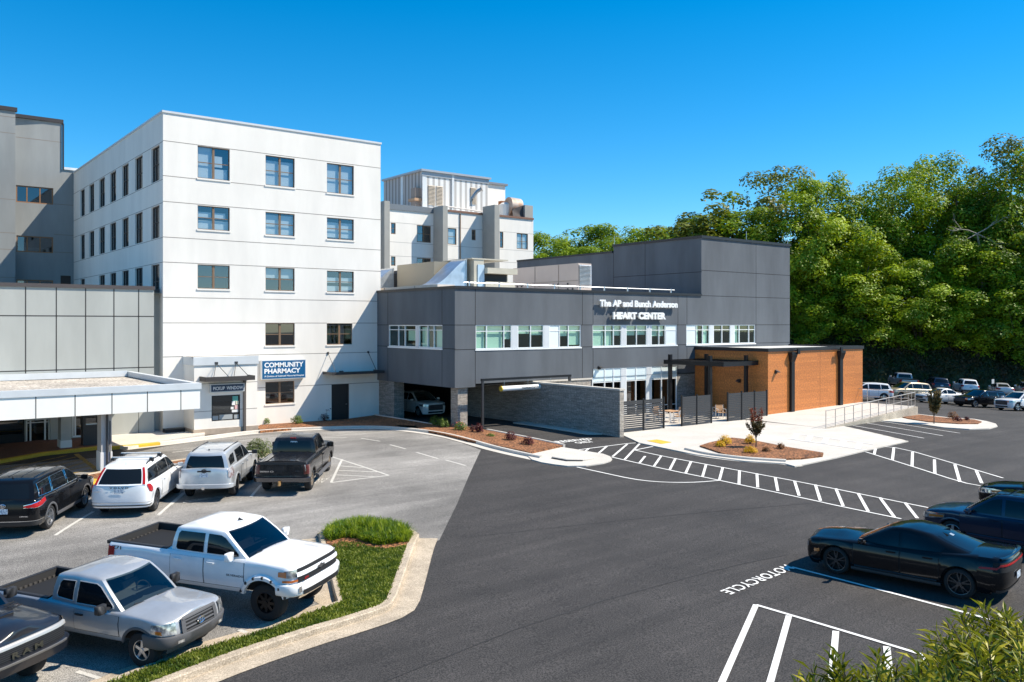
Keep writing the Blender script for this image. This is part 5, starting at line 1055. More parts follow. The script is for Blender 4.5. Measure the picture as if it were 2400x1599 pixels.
    def swin(s, poly, mat=None, trim=None, name='side_window', sides=(1,-1), off=.012):
        c = s.sp['cab']
        def tz(x, z): b = ip(c['belt'], x); return (z-b)/(ip(c['roof'], x)-b)
        for sg in sides:
            # clip the outline into a small grid for curvature
            bm = bmesh.new(); bm.faces.new([bm.verts.new((x, z, 0)) for x, z in poly]); bmesh.ops.triangulate(bm, faces=bm.faces)
            for _ in range(4):
                es = [e for e in bm.edges if e.calc_length() > .16]
                if es: bmesh.ops.subdivide_edges(bm, edges=es, cuts=1); bmesh.ops.triangulate(bm, faces=[f for f in bm.faces if len(f.verts) > 3])
            bm.verts.index_update(); vs = [s.cpos('s', p.co.x, tz(p.co.x, p.co.y), off) for p in bm.verts]; fs = [tuple(p.index for p in f.verts) for f in bm.faces]; bm.free()
            mb = MB(); mb.add([(p.x, sg*p.y, p.z) for p in vs], fs); g = mb.build(name, mat or m_cgl, s.root, local=True, smooth=60)
            q = []
            for (xa, za), (xb, zb) in zip(poly, poly[1:]+poly[:1]):
                for k in range(3): x, z = xa+(xb-xa)*k/3, za+(zb-za)*k/3; p = s.cpos('s', x, tz(x, z), off); q.append(Vector((p.x, sg*p.y, p.z)))
            if trim:
                mb = MB(); mb.tube(q+[q[0]], .011, 5, caps=False); mb.build('trim', trim, g, local=True)
    def door(s, x0, x1, z0, z1, handle=None, hm=None, sides=(1,-1), zh=None):
        for sg in sides:
            def pt(x, z, o): p = s.side(x, z, o); p.y *= sg; return p
            mb = MB(); X = np.linspace(x0, x1, 6); Z = np.linspace(z0, z1, 7)
            xs = np.linspace(x0-.012, x1+.012, 6); zs = np.linspace(z0-.012, z1, 7)
            mb.grid([[pt(x, z, .0035) for x in xs] for z in zs], 1); mb.grid([[pt(x, z, .008) for x in X] for z in Z], 0)
            d = mb.build('door', [s.mat, m_seam], s.root, smooth=40, local=True)
            if handle is not None:
                z = zh or z1-.14; mb = MB(); a = pt(handle-.1, z, .03); b = pt(handle+.1, z, .035); mb.bar(a, b, .03, .035); mb.bar(a, a-Vector((0, sg*.03, 0)), .03); mb.bar(b, b-Vector((0, sg*.03, 0)), .03); mb.build('handle', hm or s.mat, d, local=True)
    def _mid(s, e, qs, i, k, off, sg):
        (q0, a0, b0), (q1, a1, b1) = qs[i-1], qs[i]; q, a, b = (q0+q1)/2, (a0+a1)/2, (b0+b1)/2
        if q0 < 0 < q1: q = 0.
        p = s.end(e, q, a+(b-a)*k/2, off); p.y *= sg; return p
    def strip(s, name, e, qs, off=.008, mat=None, sides=(1,-1), parent=None, thick=0):
        "qs: list of (q, z_bottom, z_top) along the nose or tail; the strip covers it on each side"
        out = []
        for sg in sides:
            mb = MB(); rows = []
            for q, a, b in qs:
                r = []
                for f in (0, .5, 1):
                    p = s.end(e, q, a+(b-a)*f, off+.006); p.y *= sg; r.append(p)
                rows.append(r)
            rows = rows[:1]+[[rows[i-1][k].lerp(rows[i][k], .5) if False else s._mid(e, qs, i, k, off+.006, sg) if h == 0 else rows[i][k] for k in range(3)] for i in range(1, len(rows)) for h in (0, 1)]
            mb.grid(rows)
            if thick:
                for f in (0, 2): mb.grid([[r[f] for r in rows], [r[f]-(Vector((1 if e == 'f' else -1, 0, 0)) if qs[0][0] > .45 else Vector((0, sg, 0)))*thick for r in rows]])
            out.append(mb.build(name, mat or m_lamp, parent or s.root, smooth=50, local=True))
        return out
    def across(s, name, e, q0, z0, z1, off=.01, mat=None, thick=0., n=9, bars=0, barmat=None, z0e=None, z1e=None):
        "one piece across the nose or tail from side q0 to the other side (thick: it stands out like a bumper)"
        ks = [q0+(1-q0)*k/(n-1) for k in range(n)]; z0e = z0 if z0e is None else z0e; z1e = z1 if z1e is None else z1e; cols = []
        lst = [(q, 1) for q in ks]+[(q, -1) for q in ks[::-1][1:]]
        for q, sg in lst:
            f = max(0, min(1, (q-q0)/(1-q0))) if q0 < 1 else 1; a = z0e+(z0-z0e)*f; b = z1e+(z1-z1e)*f; pr = []
            prof = ((0,-.3),(0.03,.7),(.12,1),(.88,1),(.97,.7),(1,-.3))
            for (h, o) in prof if thick else ((0,1),(.5,1),(1,1)):
                p = s.end(e, q, a+(b-a)*h, off+(thick*o if thick else 0)); p.y *= sg; pr.append(p)
            cols.append(pr)
        mb = MB(); mb.grid(cols)
        for k in range(bars):
            z = (k+.5)/bars
            rows = []
            for q, sg in lst:
                f = max(0, min(1, (q-q0)/(1-q0))) if q0 < 1 else 1; a = z0e+(z0-z0e)*f; b = z1e+(z1-z1e)*f; h = (b-a)/bars*.22; r = []
                for d in (-1, 1):
                    p = s.end(e, q, a+(b-a)*z+d*h, off+.012); p.y *= sg; r.append(p)
                rows.append(r)
            mb.grid(rows, 1)
        return mb.build(name, [mat or m_plas, barmat or m_chrome], s.root, smooth=45, local=True)
    def wheels(s, rim=None, spokes=5, rr=.66, w=None, yt=None, split=False):
        sp = s.sp; r = sp['wr']; w = w or sp.get('tw', .245); yt = yt or s.bw(r)-.012; rim = rim or m_rim
        prof = [(-w/2+.02, r*rr), (-w/2, r*.78), (-w/2+.015, r*.93), (-w/2+.045, r*.985), (-w*.2, r), (w*.2, r), (w/2-.045, r*.985), (w/2-.015, r*.93), (w/2, r*.78), (w/2-.02, r*rr)]; n = 30
        mb = MB(); mb.grid([[(math.sin(6.28319*k/n)*q, y, math.cos(6.28319*k/n)*q) for y, q in prof] for k in range(n+1)]); tyre = None
        R = r*rr; mr = MB(); d = w/2-.02
        pr = [(d, R+.004), (d+.004, R*.98), (d, R*.93), (d-.05, R*.90), (d-.10, R*.86)]
        mr.grid([[(math.sin(6.28319*k/n)*q, y, math.cos(6.28319*k/n)*q) for y, q in pr] for k in range(n+1)])
        mr.add([(math.sin(6.28319*k/n)*R*.9, d-.10, math.cos(6.28319*k/n)*R*.9) for k in range(n)], [tuple(range(n))], 1)
        for k in range(spokes):
            a0 = 6.28319*k/spokes
            for da in ((-.16, .16) if split else (0,)):
                a = a0; ww = R*(.07 if split else .17); ct = Vector((math.sin(a), 0, math.cos(a))); a2 = a0+da*1.2; c2 = Vector((math.sin(a2), 0, math.cos(a2))); p0 = ct*R*.12+Vector((0, d-.012, 0)); p1 = c2*R*.95+Vector((0, d-.02, 0)); tn = Vector((math.cos(a), 0, -math.sin(a)))
                t2 = Vector((math.cos(a2), 0, -math.sin(a2)))
                mr.prism([p0-tn*ww, p0+tn*ww, p1+t2*ww*.75, p1-t2*ww*.75], (0, -.04, 0))
        mr.tube([(0, d-.05, 0), (0, d+.002, 0)], R*.2, 12)
        proto = None; yy = yt-w/2
        for xw in sp['xw']:
            for sg in (1, -1):
                e = bpy.data.objects.new('wheel', None); COL.objects.link(e); e.parent = s.root; e.location = (xw, sg*yy, r); e.empty_display_size = .1
                if sg < 0: e.rotation_euler = (0, 0, math.pi)
                if proto is None: proto = (mb.build('tyre', m_tyre, e, smooth=40, local=True), mr.build('rim', [rim, m_under], e, smooth=30, local=True))
                else:
                    for q in proto: c = q.copy(); COL.objects.link(c); c.parent = e
    def flares(s, mat, w=.07, out=.02, name='fender_flare', a0=0.02, a1=.98, thick=True, drop=0.):
        sp = s.sp; r, Ra = sp['wr'], sp['Ra']
        for xw in sp['xw']:
            for sg in (1, -1):
                rows = []; a0 = max(a0, math.asin(max(0, min(.9, (sp['sill']-r)/Ra)))/math.pi); a1 = min(a1, 1-a0); A = [math.pi*(a0+(a1-a0)*k/18) for k in range(19)]
                pl = [(xw-Ra*math.cos(a), r+Ra*math.sin(a), -math.cos(a), math.sin(a)) for a in A]
                if drop: pl = [(pl[0][0], pl[0][1]-drop, -1, 0)]+pl+[(pl[-1][0], pl[-1][1]-drop, 1, 0)]
                for x, z, cx, cz in pl:
                    row = []
                    for rad, o in ((-.012, -.02), (-.008, out), (w*.5, out*1.1), (w, .004)):
                        xx, zz = x+cx*rad, z+cz*rad
                        p = s.side(xx, min(zz, s.top(xx)-.01), o); row.append(Vector((p.x, p.y*sg, p.z)))
                    rows.append(row)
                mb = MB(); mb.grid(rows); mb.build(name, mat, s.root, smooth=50, local=True)
    def rocker(s, mat, z0, z1, out=.012):
        sp = s.sp
        for sg in (1, -1):
            x0, x1 = sp['xw'][1]+sp['Ra']+.01, sp['xw'][0]-sp['Ra']-.01
            mb = MB(); rows = []
            for x in np.linspace(x0, x1, 8):
                row = []
                for z, o in ((z0, -.03), (z0+.02, out), (z1-.02, out), (z1, .002)): p = s.side(float(x), z, o); row.append(Vector((p.x, p.y*sg, p.z)))
                rows.append(row)
            mb.grid(rows); mb.build('rocker_panel', mat, s.root, smooth=50, local=True)
    def mirror(s, x, z, mat=None, sz=(.11,.22,.15), cap=None):
        for sg in (1, -1):
            y = s.bw(z)*.97; mb = MB(); a, b, c = sz
            pts = []
            for k in range(5):
                f = [-1,-.8,0,.8,1][k]; sc_ = [.62,.95,1,.95,.7][k]
                ring = [(x+(-.35 if i in (0,3) else .55)*a*sc_-.02*abs(f), sg*(y+.10+b/2+f*b/2), z+(-.5 if i < 2 else .5)*c*sc_+.03) for i in range(4)]
                pts.append([ring[0], ring[1], ring[2], ring[3], ring[0]])
            mb.grid(pts); mb.add(pts[0][:4], [(0,1,2,3)]); mb.add(pts[-1][:4], [(0,1,2,3)]); mb.build('mirror', mat or s.mat, s.root, local=True, smooth=75)
            mb = MB(); mb.bar((x, sg*(y-.08), z-.02), (x, sg*(y+.12), z+.0), .07, .04); mb.build('mirror_arm', m_plas, s.root, local=True)
    def plate(s, e, z, y=0., w=.31, h=.155):
        p = s.end(e, 1, z, .025); sg = 1 if e == 'f' else -1
        mb = MB(); mb.box(min(p.x, p.x+.008*sg), max(p.x, p.x+.008*sg), y-w/2, y+w/2, z-h/2, z+h/2); mb.build('number_plate', m_plate, s.root, local=True)
    def badge(s, txt, e, yc, z, w, h, mat=None, off=.02, bold=.02, name='lettering'):
        sg = 1 if e == 'f' else -1; p = s.end(e, 1, z, off)
        mb = MB(); text_to(mb, txt, lambda a, b, d: (p.x+sg*d, yc+sg*(a-.5)*w, z+(b-.5)*h), bold, .008); mb.build(name, mat or m_chrome, s.root, local=True)
    def sbadge(s, txt, x, z, w, h, mat, sides=(1,-1), off=.012):
        for sg in sides:
            mb = MB(); text_to(mb, txt, lambda a, b, d: (lambda p: (p.x, p.y*sg, p.z))(s.side(x-sg*(a-.5)*w, z+(b-.5)*h, off)), .02); mb.build('lettering', mat, s.root, local=True)
    def oval(s, e, z, rx=.085, rz=.058, mat=None, off=.03):
        "ring emblem of three crossing ellipses"
        p = s.end(e, 1, z, off); mb = MB()
        def el(cy, cz, a, b): return [(p.x, cy+a*math.cos(6.28319*k/20), z+cz+b*math.sin(6.28319*k/20)) for k in range(21)]
        mb.tube(el(0,0,rx,rz), .010, 5, caps=False); mb.tube(el(0,rz*.33,rx*.62,rz*.36), .008, 5, caps=False); mb.tube(el(0,-rz*.1,rx*.3,rz*.82), .008, 5, caps=False)
        mb.build('emblem', mat or m_chrome, s.root, local=True)
    def rails(s, y, x0, x1, z, mat=None, h=.05):
        for sg in (1, -1):
            mb = MB(); mb.tube([(x0, sg*y, z-.03), (x0+.12, sg*y, z+h), (x1-.12, sg*y, z+h), (x1, sg*y, z-.03)], .022, 6); mb.build('roof_rail', mat or m_plas, s.root, local=True)
    def fin(s, x, z, mat=None):
        mb = MB(); mb.add([(x-.09,.03,z),(x-.09,-.03,z),(x+.09,0,z),(x-.08,0,z+.07)], [(0,1,3),(1,2,3),(2,0,3),(0,2,1)]); mb.build('aerial', mat or m_plas, s.root, local=True)
    def wipers(s):
        c = s.sp['cab']
        for u0, u1 in ((.85,.15),(.05,-.62)): mb = MB(); mb.tube([s.cpos('f', u0*.9, .03, .03), s.cpos('f', (u0+u1)*.45, .10, .03), s.cpos('f', u1, .14, .03)], .012, 5); mb.build('wiper', m_plas, s.root, local=True)
    def put(s, R, F, yaw, pit=0, Z=None, scale=1.):
        "camera-frame position and heading (degrees from the right axis, toward forward)"
        u, v = rf2w(R, F); a = math.radians(yaw); hx, hy = rf2w(math.cos(a), math.sin(a)); wb = (s.sp['xw'][0]-s.sp['xw'][1])*scale; m = (s.sp['xw'][0]+s.sp['xw'][1])/2*scale
        tr = 1.5*scale; zf = [gz(u+hx*(wb/2)*i-hy*(tr/2)*j, v+hy*(wb/2)*i+hx*(tr/2)*j) for i, j in ((1,1),(1,-1),(-1,1),(-1,-1))]
        z = sum(zf)/4; pt = math.atan2((zf[0]+zf[1]-zf[2]-zf[3])/2, wb); rl = math.atan2((zf[0]-zf[1]+zf[2]-zf[3])/2, tr)
        s.root.location = (u, v, z+.008); s.root.rotation_mode = 'XYZ'; s.root.rotation_euler = (rl, -pt, math.atan2(hy, hx)); s.root.scale = (scale,)*3
        return s
# ---- individual vehicles (local frame: x forward, y left, z up; origin between the axles on the ground)
p_white = paint('white_paint', (.80,.81,.82), 0, .3, .03); p_pearl = paint('pearl_white_paint', (.78,.78,.76), 0, .3, .02); p_silver = paint('silver_paint', (.42,.435,.455), .35, .33, .06); p_silver2 = paint('pale_silver_paint', (.56,.575,.59), .45, .32, .05)
p_black = paint('black_paint', (.006,.0065,.008), 0, .14, 0, .2); p_black2 = paint('dusty_black_paint', (.016,.016,.018), .1, .22, .3); p_navy = paint('navy_paint', (.012,.026,.055), .35, .25); p_gran = paint('granite_paint', (.020,.022,.029), .25, .3, .1)
p_tan = paint('champagne_paint', (.44,.355,.24), .4, .35, .05); p_grey = paint('grey_paint', (.30,.33,.37), .4, .35); p_deep = paint('dark_blue_paint', (.010,.022,.05), .2, .25)
def suv(name, label, mat, dims, group=None, cat='car', rim=None, spokes=5, **k):
    "generic two-box body. dims: L, W, H, WB, front overhang, wheel radius"
    L, W, H, WB, FO, r = dims; fx = WB/2; xf = fx+FO; xr = xf-L; hb = k.get('hood', H*.625); bz = k.get('beltz', H*.655); hw = W/2; sill = k.get('sill', .30)
    sp = dict(n=k.get('n', 3.6), bw=[(.2,hw*.95),(.45,hw*.985),(.7,hw),(bz-.12,hw*.985),(bz+.05,hw*.925)], xf=[(.22,xf-.10),(.38,xf-.02),(.6,xf),(hb-.12,xf-.03),(hb+.05,xf-.16)], xr=[(.28,xr+.08),(.45,xr),(.75,xr+.01),(bz,xr+.06),(bz+.1,xr+.1)],
        x1f=xf-k.get('nose', .52), x1r=xr+k.get('tail', .34), top=[(xr,bz-.01),(xr+.6,bz),(0,bz-.035),(fx-.35,bz-.05),(fx+.0,hb),(fx+.45,hb-.05),(xf-.25,hb-.09),(xf,hb-.17)], sill=sill, wr=r, Ra=r+.045, xw=(fx,-fx), zf=k.get('zf', .24), zr=k.get('zr', .34), crown=.05)
    rc, rd = k.get('rc', xr+.42), k.get('rd', xr+.10); wb_, wa = k.get('wb', fx-1.06), k.get('wa', fx-.10)
    sp['cab'] = dict(belt=[(xr,bz-.04),(0,bz-.07),(wa,bz-.08)], wa=wa, wb=wb_, rc=rc, rd=rd, yb=hw*.915, yr=hw*.71, roof=[(xr,H-.10),(rc+.2,H-.045),((rc+wb_)/2,H),(wb_,H-.03),(wa,H-.06)], tap=.05, fbul=.13, rbul=.10, crown=.03)
    v = Veh(name, label, cat, sp, mat, group); v.body(); v.cabin()
    v.glass('windscreen', 'f', .06, .94, .93, k.get('wg', m_wsg)); v.glass('rear_window', 'r', k.get('rw0', .10), .84, .84)
    z0, z1 = bz+.015, H-.14; bp = k.get('bpil', 0.); cp_ = k.get('cpil', -fx+.25); tr = k.get('trim')
    f0 = wa-.42; v.swin([(v.fline(z0)-.05,z0-.005),(v.fline(z0+.08),z0+.08),(v.fline(z0+.2),z0+.2),(v.fline(z1-.05),z1-.05),(v.fline(z1-.01)-.07,z1-.01),(bp+.06,z1+.01),(bp+.05,z0)], None, tr); v.swin([(bp-.05,z0),(bp-.04,z1+.01),(cp_+.06,z1),(cp_+.02,z0)], None, tr)
    if k.get('q', True): v.swin(k.get('qpoly', [(cp_-.06,z0),(cp_-.02,z1),(rc+.12,z1-.05),(rd+.42,z0+.15),(rd+.36,z0+.02)]), None, tr)
    dz0 = sill+.16
    dh = k.get('hm'); v.door(bp+.02, wa-.12, dz0, bz-.09, bp+.22, dh, zh=bz-.14); v.door(cp_-.05 if cp_ > -fx+r+.1 else -fx+r+.16, bp-.02, dz0, bz-.09, max(cp_+.2, -fx+r+.45), dh, zh=bz-.14)
    if k.get('clad'): v.flares(k['clad'], .055, .008); v.rocker(k['clad'], sill-.0, sill+.13)
    v.wheels(rim, spokes, k.get('rr', .66), split=k.get('split', False))
    v.mirror(wa-.38, bz+.02, k.get('mir'))
    hl = k.get('hl', [(-.1,hb-.27,hb-.17),(.15,hb-.31,hb-.16),(.34,hb-.32,hb-.16),(.55,hb-.31,hb-.17),(.62,hb-.29,hb-.18)]); v.strip('headlight', 'f', hl, .012, m_lamp)
    v.across('grille', 'f', k.get('gq', .62), k.get('g0', .50), k.get('g1', hb-.21), .012, m_plas, 0, 9, k.get('gb', 4), k.get('gm', m_plas_g)); v.across('lower_grille', 'f', .6, .30, .42, .012, m_under)
    tl = k.get('tl', [(-.22,bz-.24,bz-.10),(-.02,bz-.27,bz-.07),(.2,bz-.27,bz-.07),(.45,bz-.24,bz-.08)]); v.strip('tail_light', 'r', tl, .012, k.get('tm', m_red))
    v.across('bumper', 'r', -.10, k.get('bz0', .36), k.get('bz1', .50), .006, k.get('bm', m_plas)); v.plate('r', k.get('pz', .82))
    if k.get('rails'): v.rails(hw*.60, rc+.25, wb_-.05, H-.06, k['rails'])
    return v
# front row, nose in to the planting strip
v = suv('parked_suv', 'black suv with silver window trim leftmost in the row facing the building', p_black, (4.86,1.93,1.73,2.79,.95,.375), 'cars parked facing the building', spokes=5, split=True, trim=m_chrome, clad=m_plas_g, rails=None, rr=.68,
    tl=[(-.36,1.00,1.12),(-.1,.93,1.09),(.2,.90,1.05),(.45,.90,1.0),(.62,.91,.97)])
for e_ in v.strip('lamp_trim', 'r', [(-.38,1.115,1.135),(-.1,1.085,1.105),(.2,1.045,1.065),(.62,.965,.985)], .016, m_chrome): pass
for e_ in v.strip('lamp_trim', 'r', [(-.38,.985,1.005),(-.1,.915,.935),(.2,.885,.905),(.62,.90,.915)], .016, m_chrome): pass
v.oval('r', .98, .08, .06); v.across('bumper_trim', 'r', -.2, .50, .515, .016, m_chrome); v.badge('LIMITED', 'r', -.62, .66, .24, .035); v.fin(-1.75, 1.70)
for x in (-.45,-.15,.15,.45):
    mb = MB(); mb.tube([(xx, x*1.25, ip(v.sp['cab']['roof'], xx)+.024*(1-(x*1.25/.62)**2)+.004) for xx in (-1.7,-1,-.3,.2)], .012, 5); mb.build('roof_rib', p_black, v.root, local=True)
v.put(-15.96, 28.62, 96.2, scale=1.02)
v = suv('parked_suv', 'white suv with tall red tail lights and silver roof bars', p_white, (4.95,1.96,1.76,2.984,.88,.38), 'cars parked facing the building', spokes=8, trim=m_plas, rr=.72, q=True, rw0=.08, rd=-2.56, rc=-2.02,
    tl=[(-.16,.86,.96),(-.03,.83,1.08),(.12,.88,1.15),(.24,1.04,1.15)], tm=m_red, bz1=.44, bz0=.40, bm=m_plas, pz=.93, rim=M('dark_alloy', (.16,.16,.17), .35, .8), cpil=-1.05, bpil=.12)
for sg in (1,-1):
    mb = MB(); mb.grid([[(lambda p: (p.x, p.y*sg, p.z))(v.cpos('r', .99-.10*k2, t, .012)) for k2 in (0,1)] for t in (.03,.3,.6,.9)]); mb.build('tail_light', m_red, v.root, local=True)
v.badge('V O L V O', 'r', 0, 1.04, .62, .055, m_dgrey, .02, .02); v.badge('XC90', 'r', .72, .92, .18, .04, m_chrome); v.across('bumper_trim', 'r', .0, .52, .535, .014, m_chrome)
for x in (-1.15, -.2):
    mb = MB(); mb.bar((x,-.70,1.86), (x,.70,1.86), .07, .03); mb.build('roof_bar', m_alu, v.root, local=True)
    for sg in (1,-1): mb = MB(); mb.box(x-.09, x+.09, sg*.66-.06, sg*.66+.06, 1.70, 1.84); mb.build('roof_bar_foot', m_plas, v.root, local=True)
v.rails(.655, -1.75, .25, 1.70, m_plas, .06); v.fin(-1.75, 1.72, p_white); v.put(-13.60, 31.19, 96.5, scale=.985)
v = suv('parked_suv', 'pale silver off road suv with black roof rails beside the dark pickup', p_silver2, (4.83,1.925,1.80,2.79,.93,.40), 'cars parked facing the building', spokes=6, trim=None, sill=.44, hood=1.16, beltz=1.20, rr=.60, rc=-2.20, rd=-2.36, rails=m_plas, n=4.2, tail=.3, rim=m_rimk,
    cpil=-1.12, bpil=.02, qpoly=[(-1.42,1.30),(-1.30,1.62),(-1.72,1.60),(-2.02,1.50),(-2.0,1.25)], tl=[(-.24,.88,1.22),(-.02,.86,1.23),(.2,.86,1.2),(.32,.90,1.16)], tm=M('dark_tail_lamp', (.16,.06,.06), .12, 0, col2=(.45,.45,.46), vs=7, coat=1.), bz0=.50, bz1=.66, bm=p_silver2, pz=.98, zr=.48, mir=m_plas, rw0=.06)
v.flares(p_silver2, .06, .025); v.across('plate_garnish', 'r', .86, 1.09, 1.15, .02, m_plas); v.fin(-1.7, 1.78, m_plas); v.across('step_bumper', 'r', .06, .50, .66, .03, p_silver2, .06)
mb = MB(); mb.tube([(-2.5,.0,.52),(-2.62,.0,.52)], .06, 8); mb.build('tow_hitch', m_chrome, v.root, local=True); v.oval('r', 1.13, .09, .065, m_plas)
v.put(-11.53, 33.66, 94.5, scale=1.0)
def truck(name, label, mat, g, group=None, **k):
    L, W, WB, FO, r, sill, hood, rail, roof = g['L'], g['W'], g['WB'], g['FO'], g['r'], g['sill'], g['hood'], g['rail'], g['roof']; fx = WB/2; xf = fx+FO; xr = xf-L; hw = W/2; c0, c1 = g['cab']  # cab back, windscreen base
    lift = k.get('lift', 0); nose = k.get('nose', .34)
    sp = dict(n=k.get('n', 3.6), lift=lift, bw=[(sill,hw*.95),(sill+.2,hw*.985),(sill+.4,hw),(rail-.18,hw*.985),(rail,hw*.95),(hood+.1,hw*.93)], xf=[(sill-.1,xf-.12),(sill+.08,xf-.01),(sill+.3,xf),(hood-.25,xf-.02),(hood-.04,xf-.07),(hood+.1,xf-.16)], xr=[(sill,xr+.06),(sill+.1,xr),(sill+.2,xr+.03),(rail,xr+.06)],
        x1f=xf-nose, x1r=xr+.16, top=[(xr,rail),(c0-.02,rail),(c0+.02,rail),(c1-.25,rail-.03),(c1-.05,hood+.02),(fx,hood),(xf-.3,hood-.03),(xf,hood-.09)], sill=sill, wr=r, Ra=r+k.get('ar', .08), xw=(fx,-fx), zf=k.get('zf', sill-.05), zr=sill+.12, crown=.06, bed=(xr+.10, c0-.09), bedw=hw*.80, bedz=rail-.52, lid=k.get('lid'), boxy=True, hoodbulge=k.get('hb', 0), tw=k.get('tw', .27))
    wb_ = c1-k.get('rake', .72)
    sp['cab'] = dict(belt=[(c0,rail-.03),(c1,rail-.05)], wa=c1, wb=wb_, rc=c0+.13, rd=c0+.02, yb=hw*.90, yr=hw*.76, roof=[(c0,roof-.06),((c0+wb_)/2,roof),(wb_,roof-.03),(c1,roof-.06)], tap=.03, fbul=.12, rbul=.03, crown=.035)
    v = Veh(name, label, 'pickup truck', sp, mat, group); v.body(); v.cabin(); v.glass('windscreen', 'f', .06, .94, .91, k.get('wg', m_wsd)); v.glass('rear_window', 'r', .16, .82, .80)
    z0, z1 = rail+.03, roof-.14
    for pl in g['win'](c0, c1, v.fline, z0, z1): v.swin(pl, k.get('sg', m_cgl), k.get('trim'))
    for (a, b, h) in g['doors'](c0, c1): v.door(a, b, sill+.12, rail-.08, h, k.get('hm'), zh=rail-.17)
    v.wheels(k.get('rim'), k.get('spokes', 6), k.get('rr', .6), k.get('tw', .27), split=k.get('split', False)); v.mirror(c1-.45, rail+.06, k.get('mir'), (.12,.26,.20)); v.wipers()
    v.strip('tail_light', 'r', [(-.16,rail-.42,rail-.08),(.02,rail-.42,rail-.07),(.30,rail-.42,rail-.07),(.42,rail-.42,rail-.08)], .012, k.get('tm', m_red))
    v.across('tailgate_panel', 'r', .55, sill+.34, rail-.05, .008, mat)
    v.across('rear_bumper', 'r', .05, sill+.02, sill+.22, .02, k.get('rb', m_chrome), .07)
    return v
def crew(c0, c1, fl, z0, z1):
    m = (c0+c1)/2-.12
    return [[(fl(z0)-.05,z0),(fl(z0+.06),z0+.06),(fl(z0+.25),z0+.25),(fl(z1-.05),z1-.05),(fl(z1)-.06,z1),(m+.05,z1+.01),(m+.05,z0)], [(m-.06,z0),(m-.06,z1+.01),(c0+.30,z1),(c0+.24,z1-.06),(c0+.20,z0+.05),(c0+.24,z0)]]
def access(c0, c1, fl, z0, z1):
    m = c0+.80
    return [[(fl(z0)-.05,z0),(fl(z0+.06),z0+.06),(fl(z0+.25),z0+.25),(fl(z1-.05),z1-.05),(fl(z1)-.06,z1),(m+.05,z1+.01),(m+.02,z0)], [(m-.08,z0+.03),(m-.06,z1),(c0+.34,z1-.02),(c0+.28,z1-.08),(c0+.22,z0+.12),(c0+.26,z0+.06)]]
# black pickup with bed cover
v = truck('parked_pickup', 'dusty black pickup with ribbed bed cover beside the silver suv', p_black2, dict(L=5.72,W=1.99,WB=3.645,FO=.97,r=.40,sill=.48,hood=1.20,rail=1.22,roof=1.87,cab=(-.92,1.30),win=access,doors=lambda a,b:[(a+.82,b-.14,a+1.0)]), 'cars parked facing the building', lid=p_black2, rim=M('bronze_alloy', (.42,.34,.26), .35, .7), tm=M('dark_red_lamp', (.10,.02,.02), .15, coat=1.), mir=p_black2, rb=M('dark_chrome', (.16,.16,.17), .2, 1.))
mb = MB(); mb.box(-1.02,-.98,-.11,.11,1.83,1.88); mb.build('brake_light', m_red, v.root, local=True)
for sg in (1,-1): mb = MB(); mb.tube([(-1.3,sg*1.02,.42),(1.25,sg*1.02,.42)], .075, 8); mb.build('running_board', m_plas_g, v.root, local=True)
v.badge('SIERRA C3', 'r', .55, .90, .50, .055, m_chrome); v.badge('GMC', 'r', -.62, .92, .22, .06, m_dgrey); v.plate('r', .60); v.strip('lamp_trim', 'r', [(.30,.90,1.15),(.36,.90,1.15)], .02, m_chrome, (-1,))
mb = MB(); c_ = v.cpos('r', 0, .72, .014); mb.add([(c_.x, -.13+.26*k/8+(.0), c_.z+.04*(1 if k % 2 else -.3)) for k in range(9)]+[(c_.x, .13, c_.z+.06), (c_.x, -.13, c_.z+.06)], [tuple(range(11))]); mb.build('window_sticker', M('white_sticker', (.7,.72,.74)), v.root, local=True)
mb = MB(); mb.tube([(-2.95,.05,.46),(-3.06,.05,.46)], .05, 8, 0); mb.tube([(-3.06,.05,.40),(-3.06,.05,.56)], .05, 8, 0); mb.build('tow_hitch', M('brass_hitch', (.6,.35,.14), .4, .6), v.root, local=True)
v.put(-8.86, 35.16, 91.9, scale=1.02)
# front trucks
v = truck('parked_pickup', 'silver extended cab pickup with grey plastic bumper parked nose to the grass strip', p_silver, dict(L=5.15,W=1.87,WB=3.235,FO=.79,r=.385,sill=.50,hood=1.10,rail=1.13,roof=1.75,cab=(-1.02,1.20),win=access,doors=lambda a,b:[(a+.82,b-.14,a+.98)]), 'pickups by the grass strip', wg=m_wsg, sg=m_cgl, mir=m_plas, ar=.09, trim=p_silver, rr=.56, rb=m_plas, hm=m_plas, hb=.03, nose=.42, spokes=5, rake=.74, zf=.60)
v.across('front_bumper', 'f', -.22, .44, .72, .015, m_plas_g, .05, 17, z0e=.50, z1e=.80); v.across('lower_bumper', 'f', .35, .36, .50, -.04, m_plas_g, .03)
v.across('grille', 'f', .72, .72, 1.00, .03, m_under, 0, 7, 4, m_plas_g); v.across('grille_surround', 'f', .68, 1.00, 1.065, .045, m_plas_g, .02); v.oval('f', .86, .10, .07, m_chrome, .07)
for s_ in (1,-1): v.strip('grille_side', 'f', [(.66,.70,1.05),(.74,.68,1.04)], .05, m_plas_g, (s_,))
v.strip('headlight', 'f', [(-.02,.86,.99),(.18,.80,1.02),(.36,.79,1.03),(.55,.78,1.03)], .022, m_lamp); v.strip('indicator', 'f', [(.05,.84,.90),(.2,.81,.89)], .03, m_amber); v.strip('fog_lamp', 'f', [(.52,.58,.64),(.66,.58,.64)], .09, m_lamp); v.flares(m_plas_g, .05, .012)
mb = MB(); mb.box(-2.64,-2.6,-.75,.75,.40,.62); mb.build('rear_bumper_step', m_plas, v.root, local=True)
v.put(-8.95, 19.12, -21.1, scale=.99)
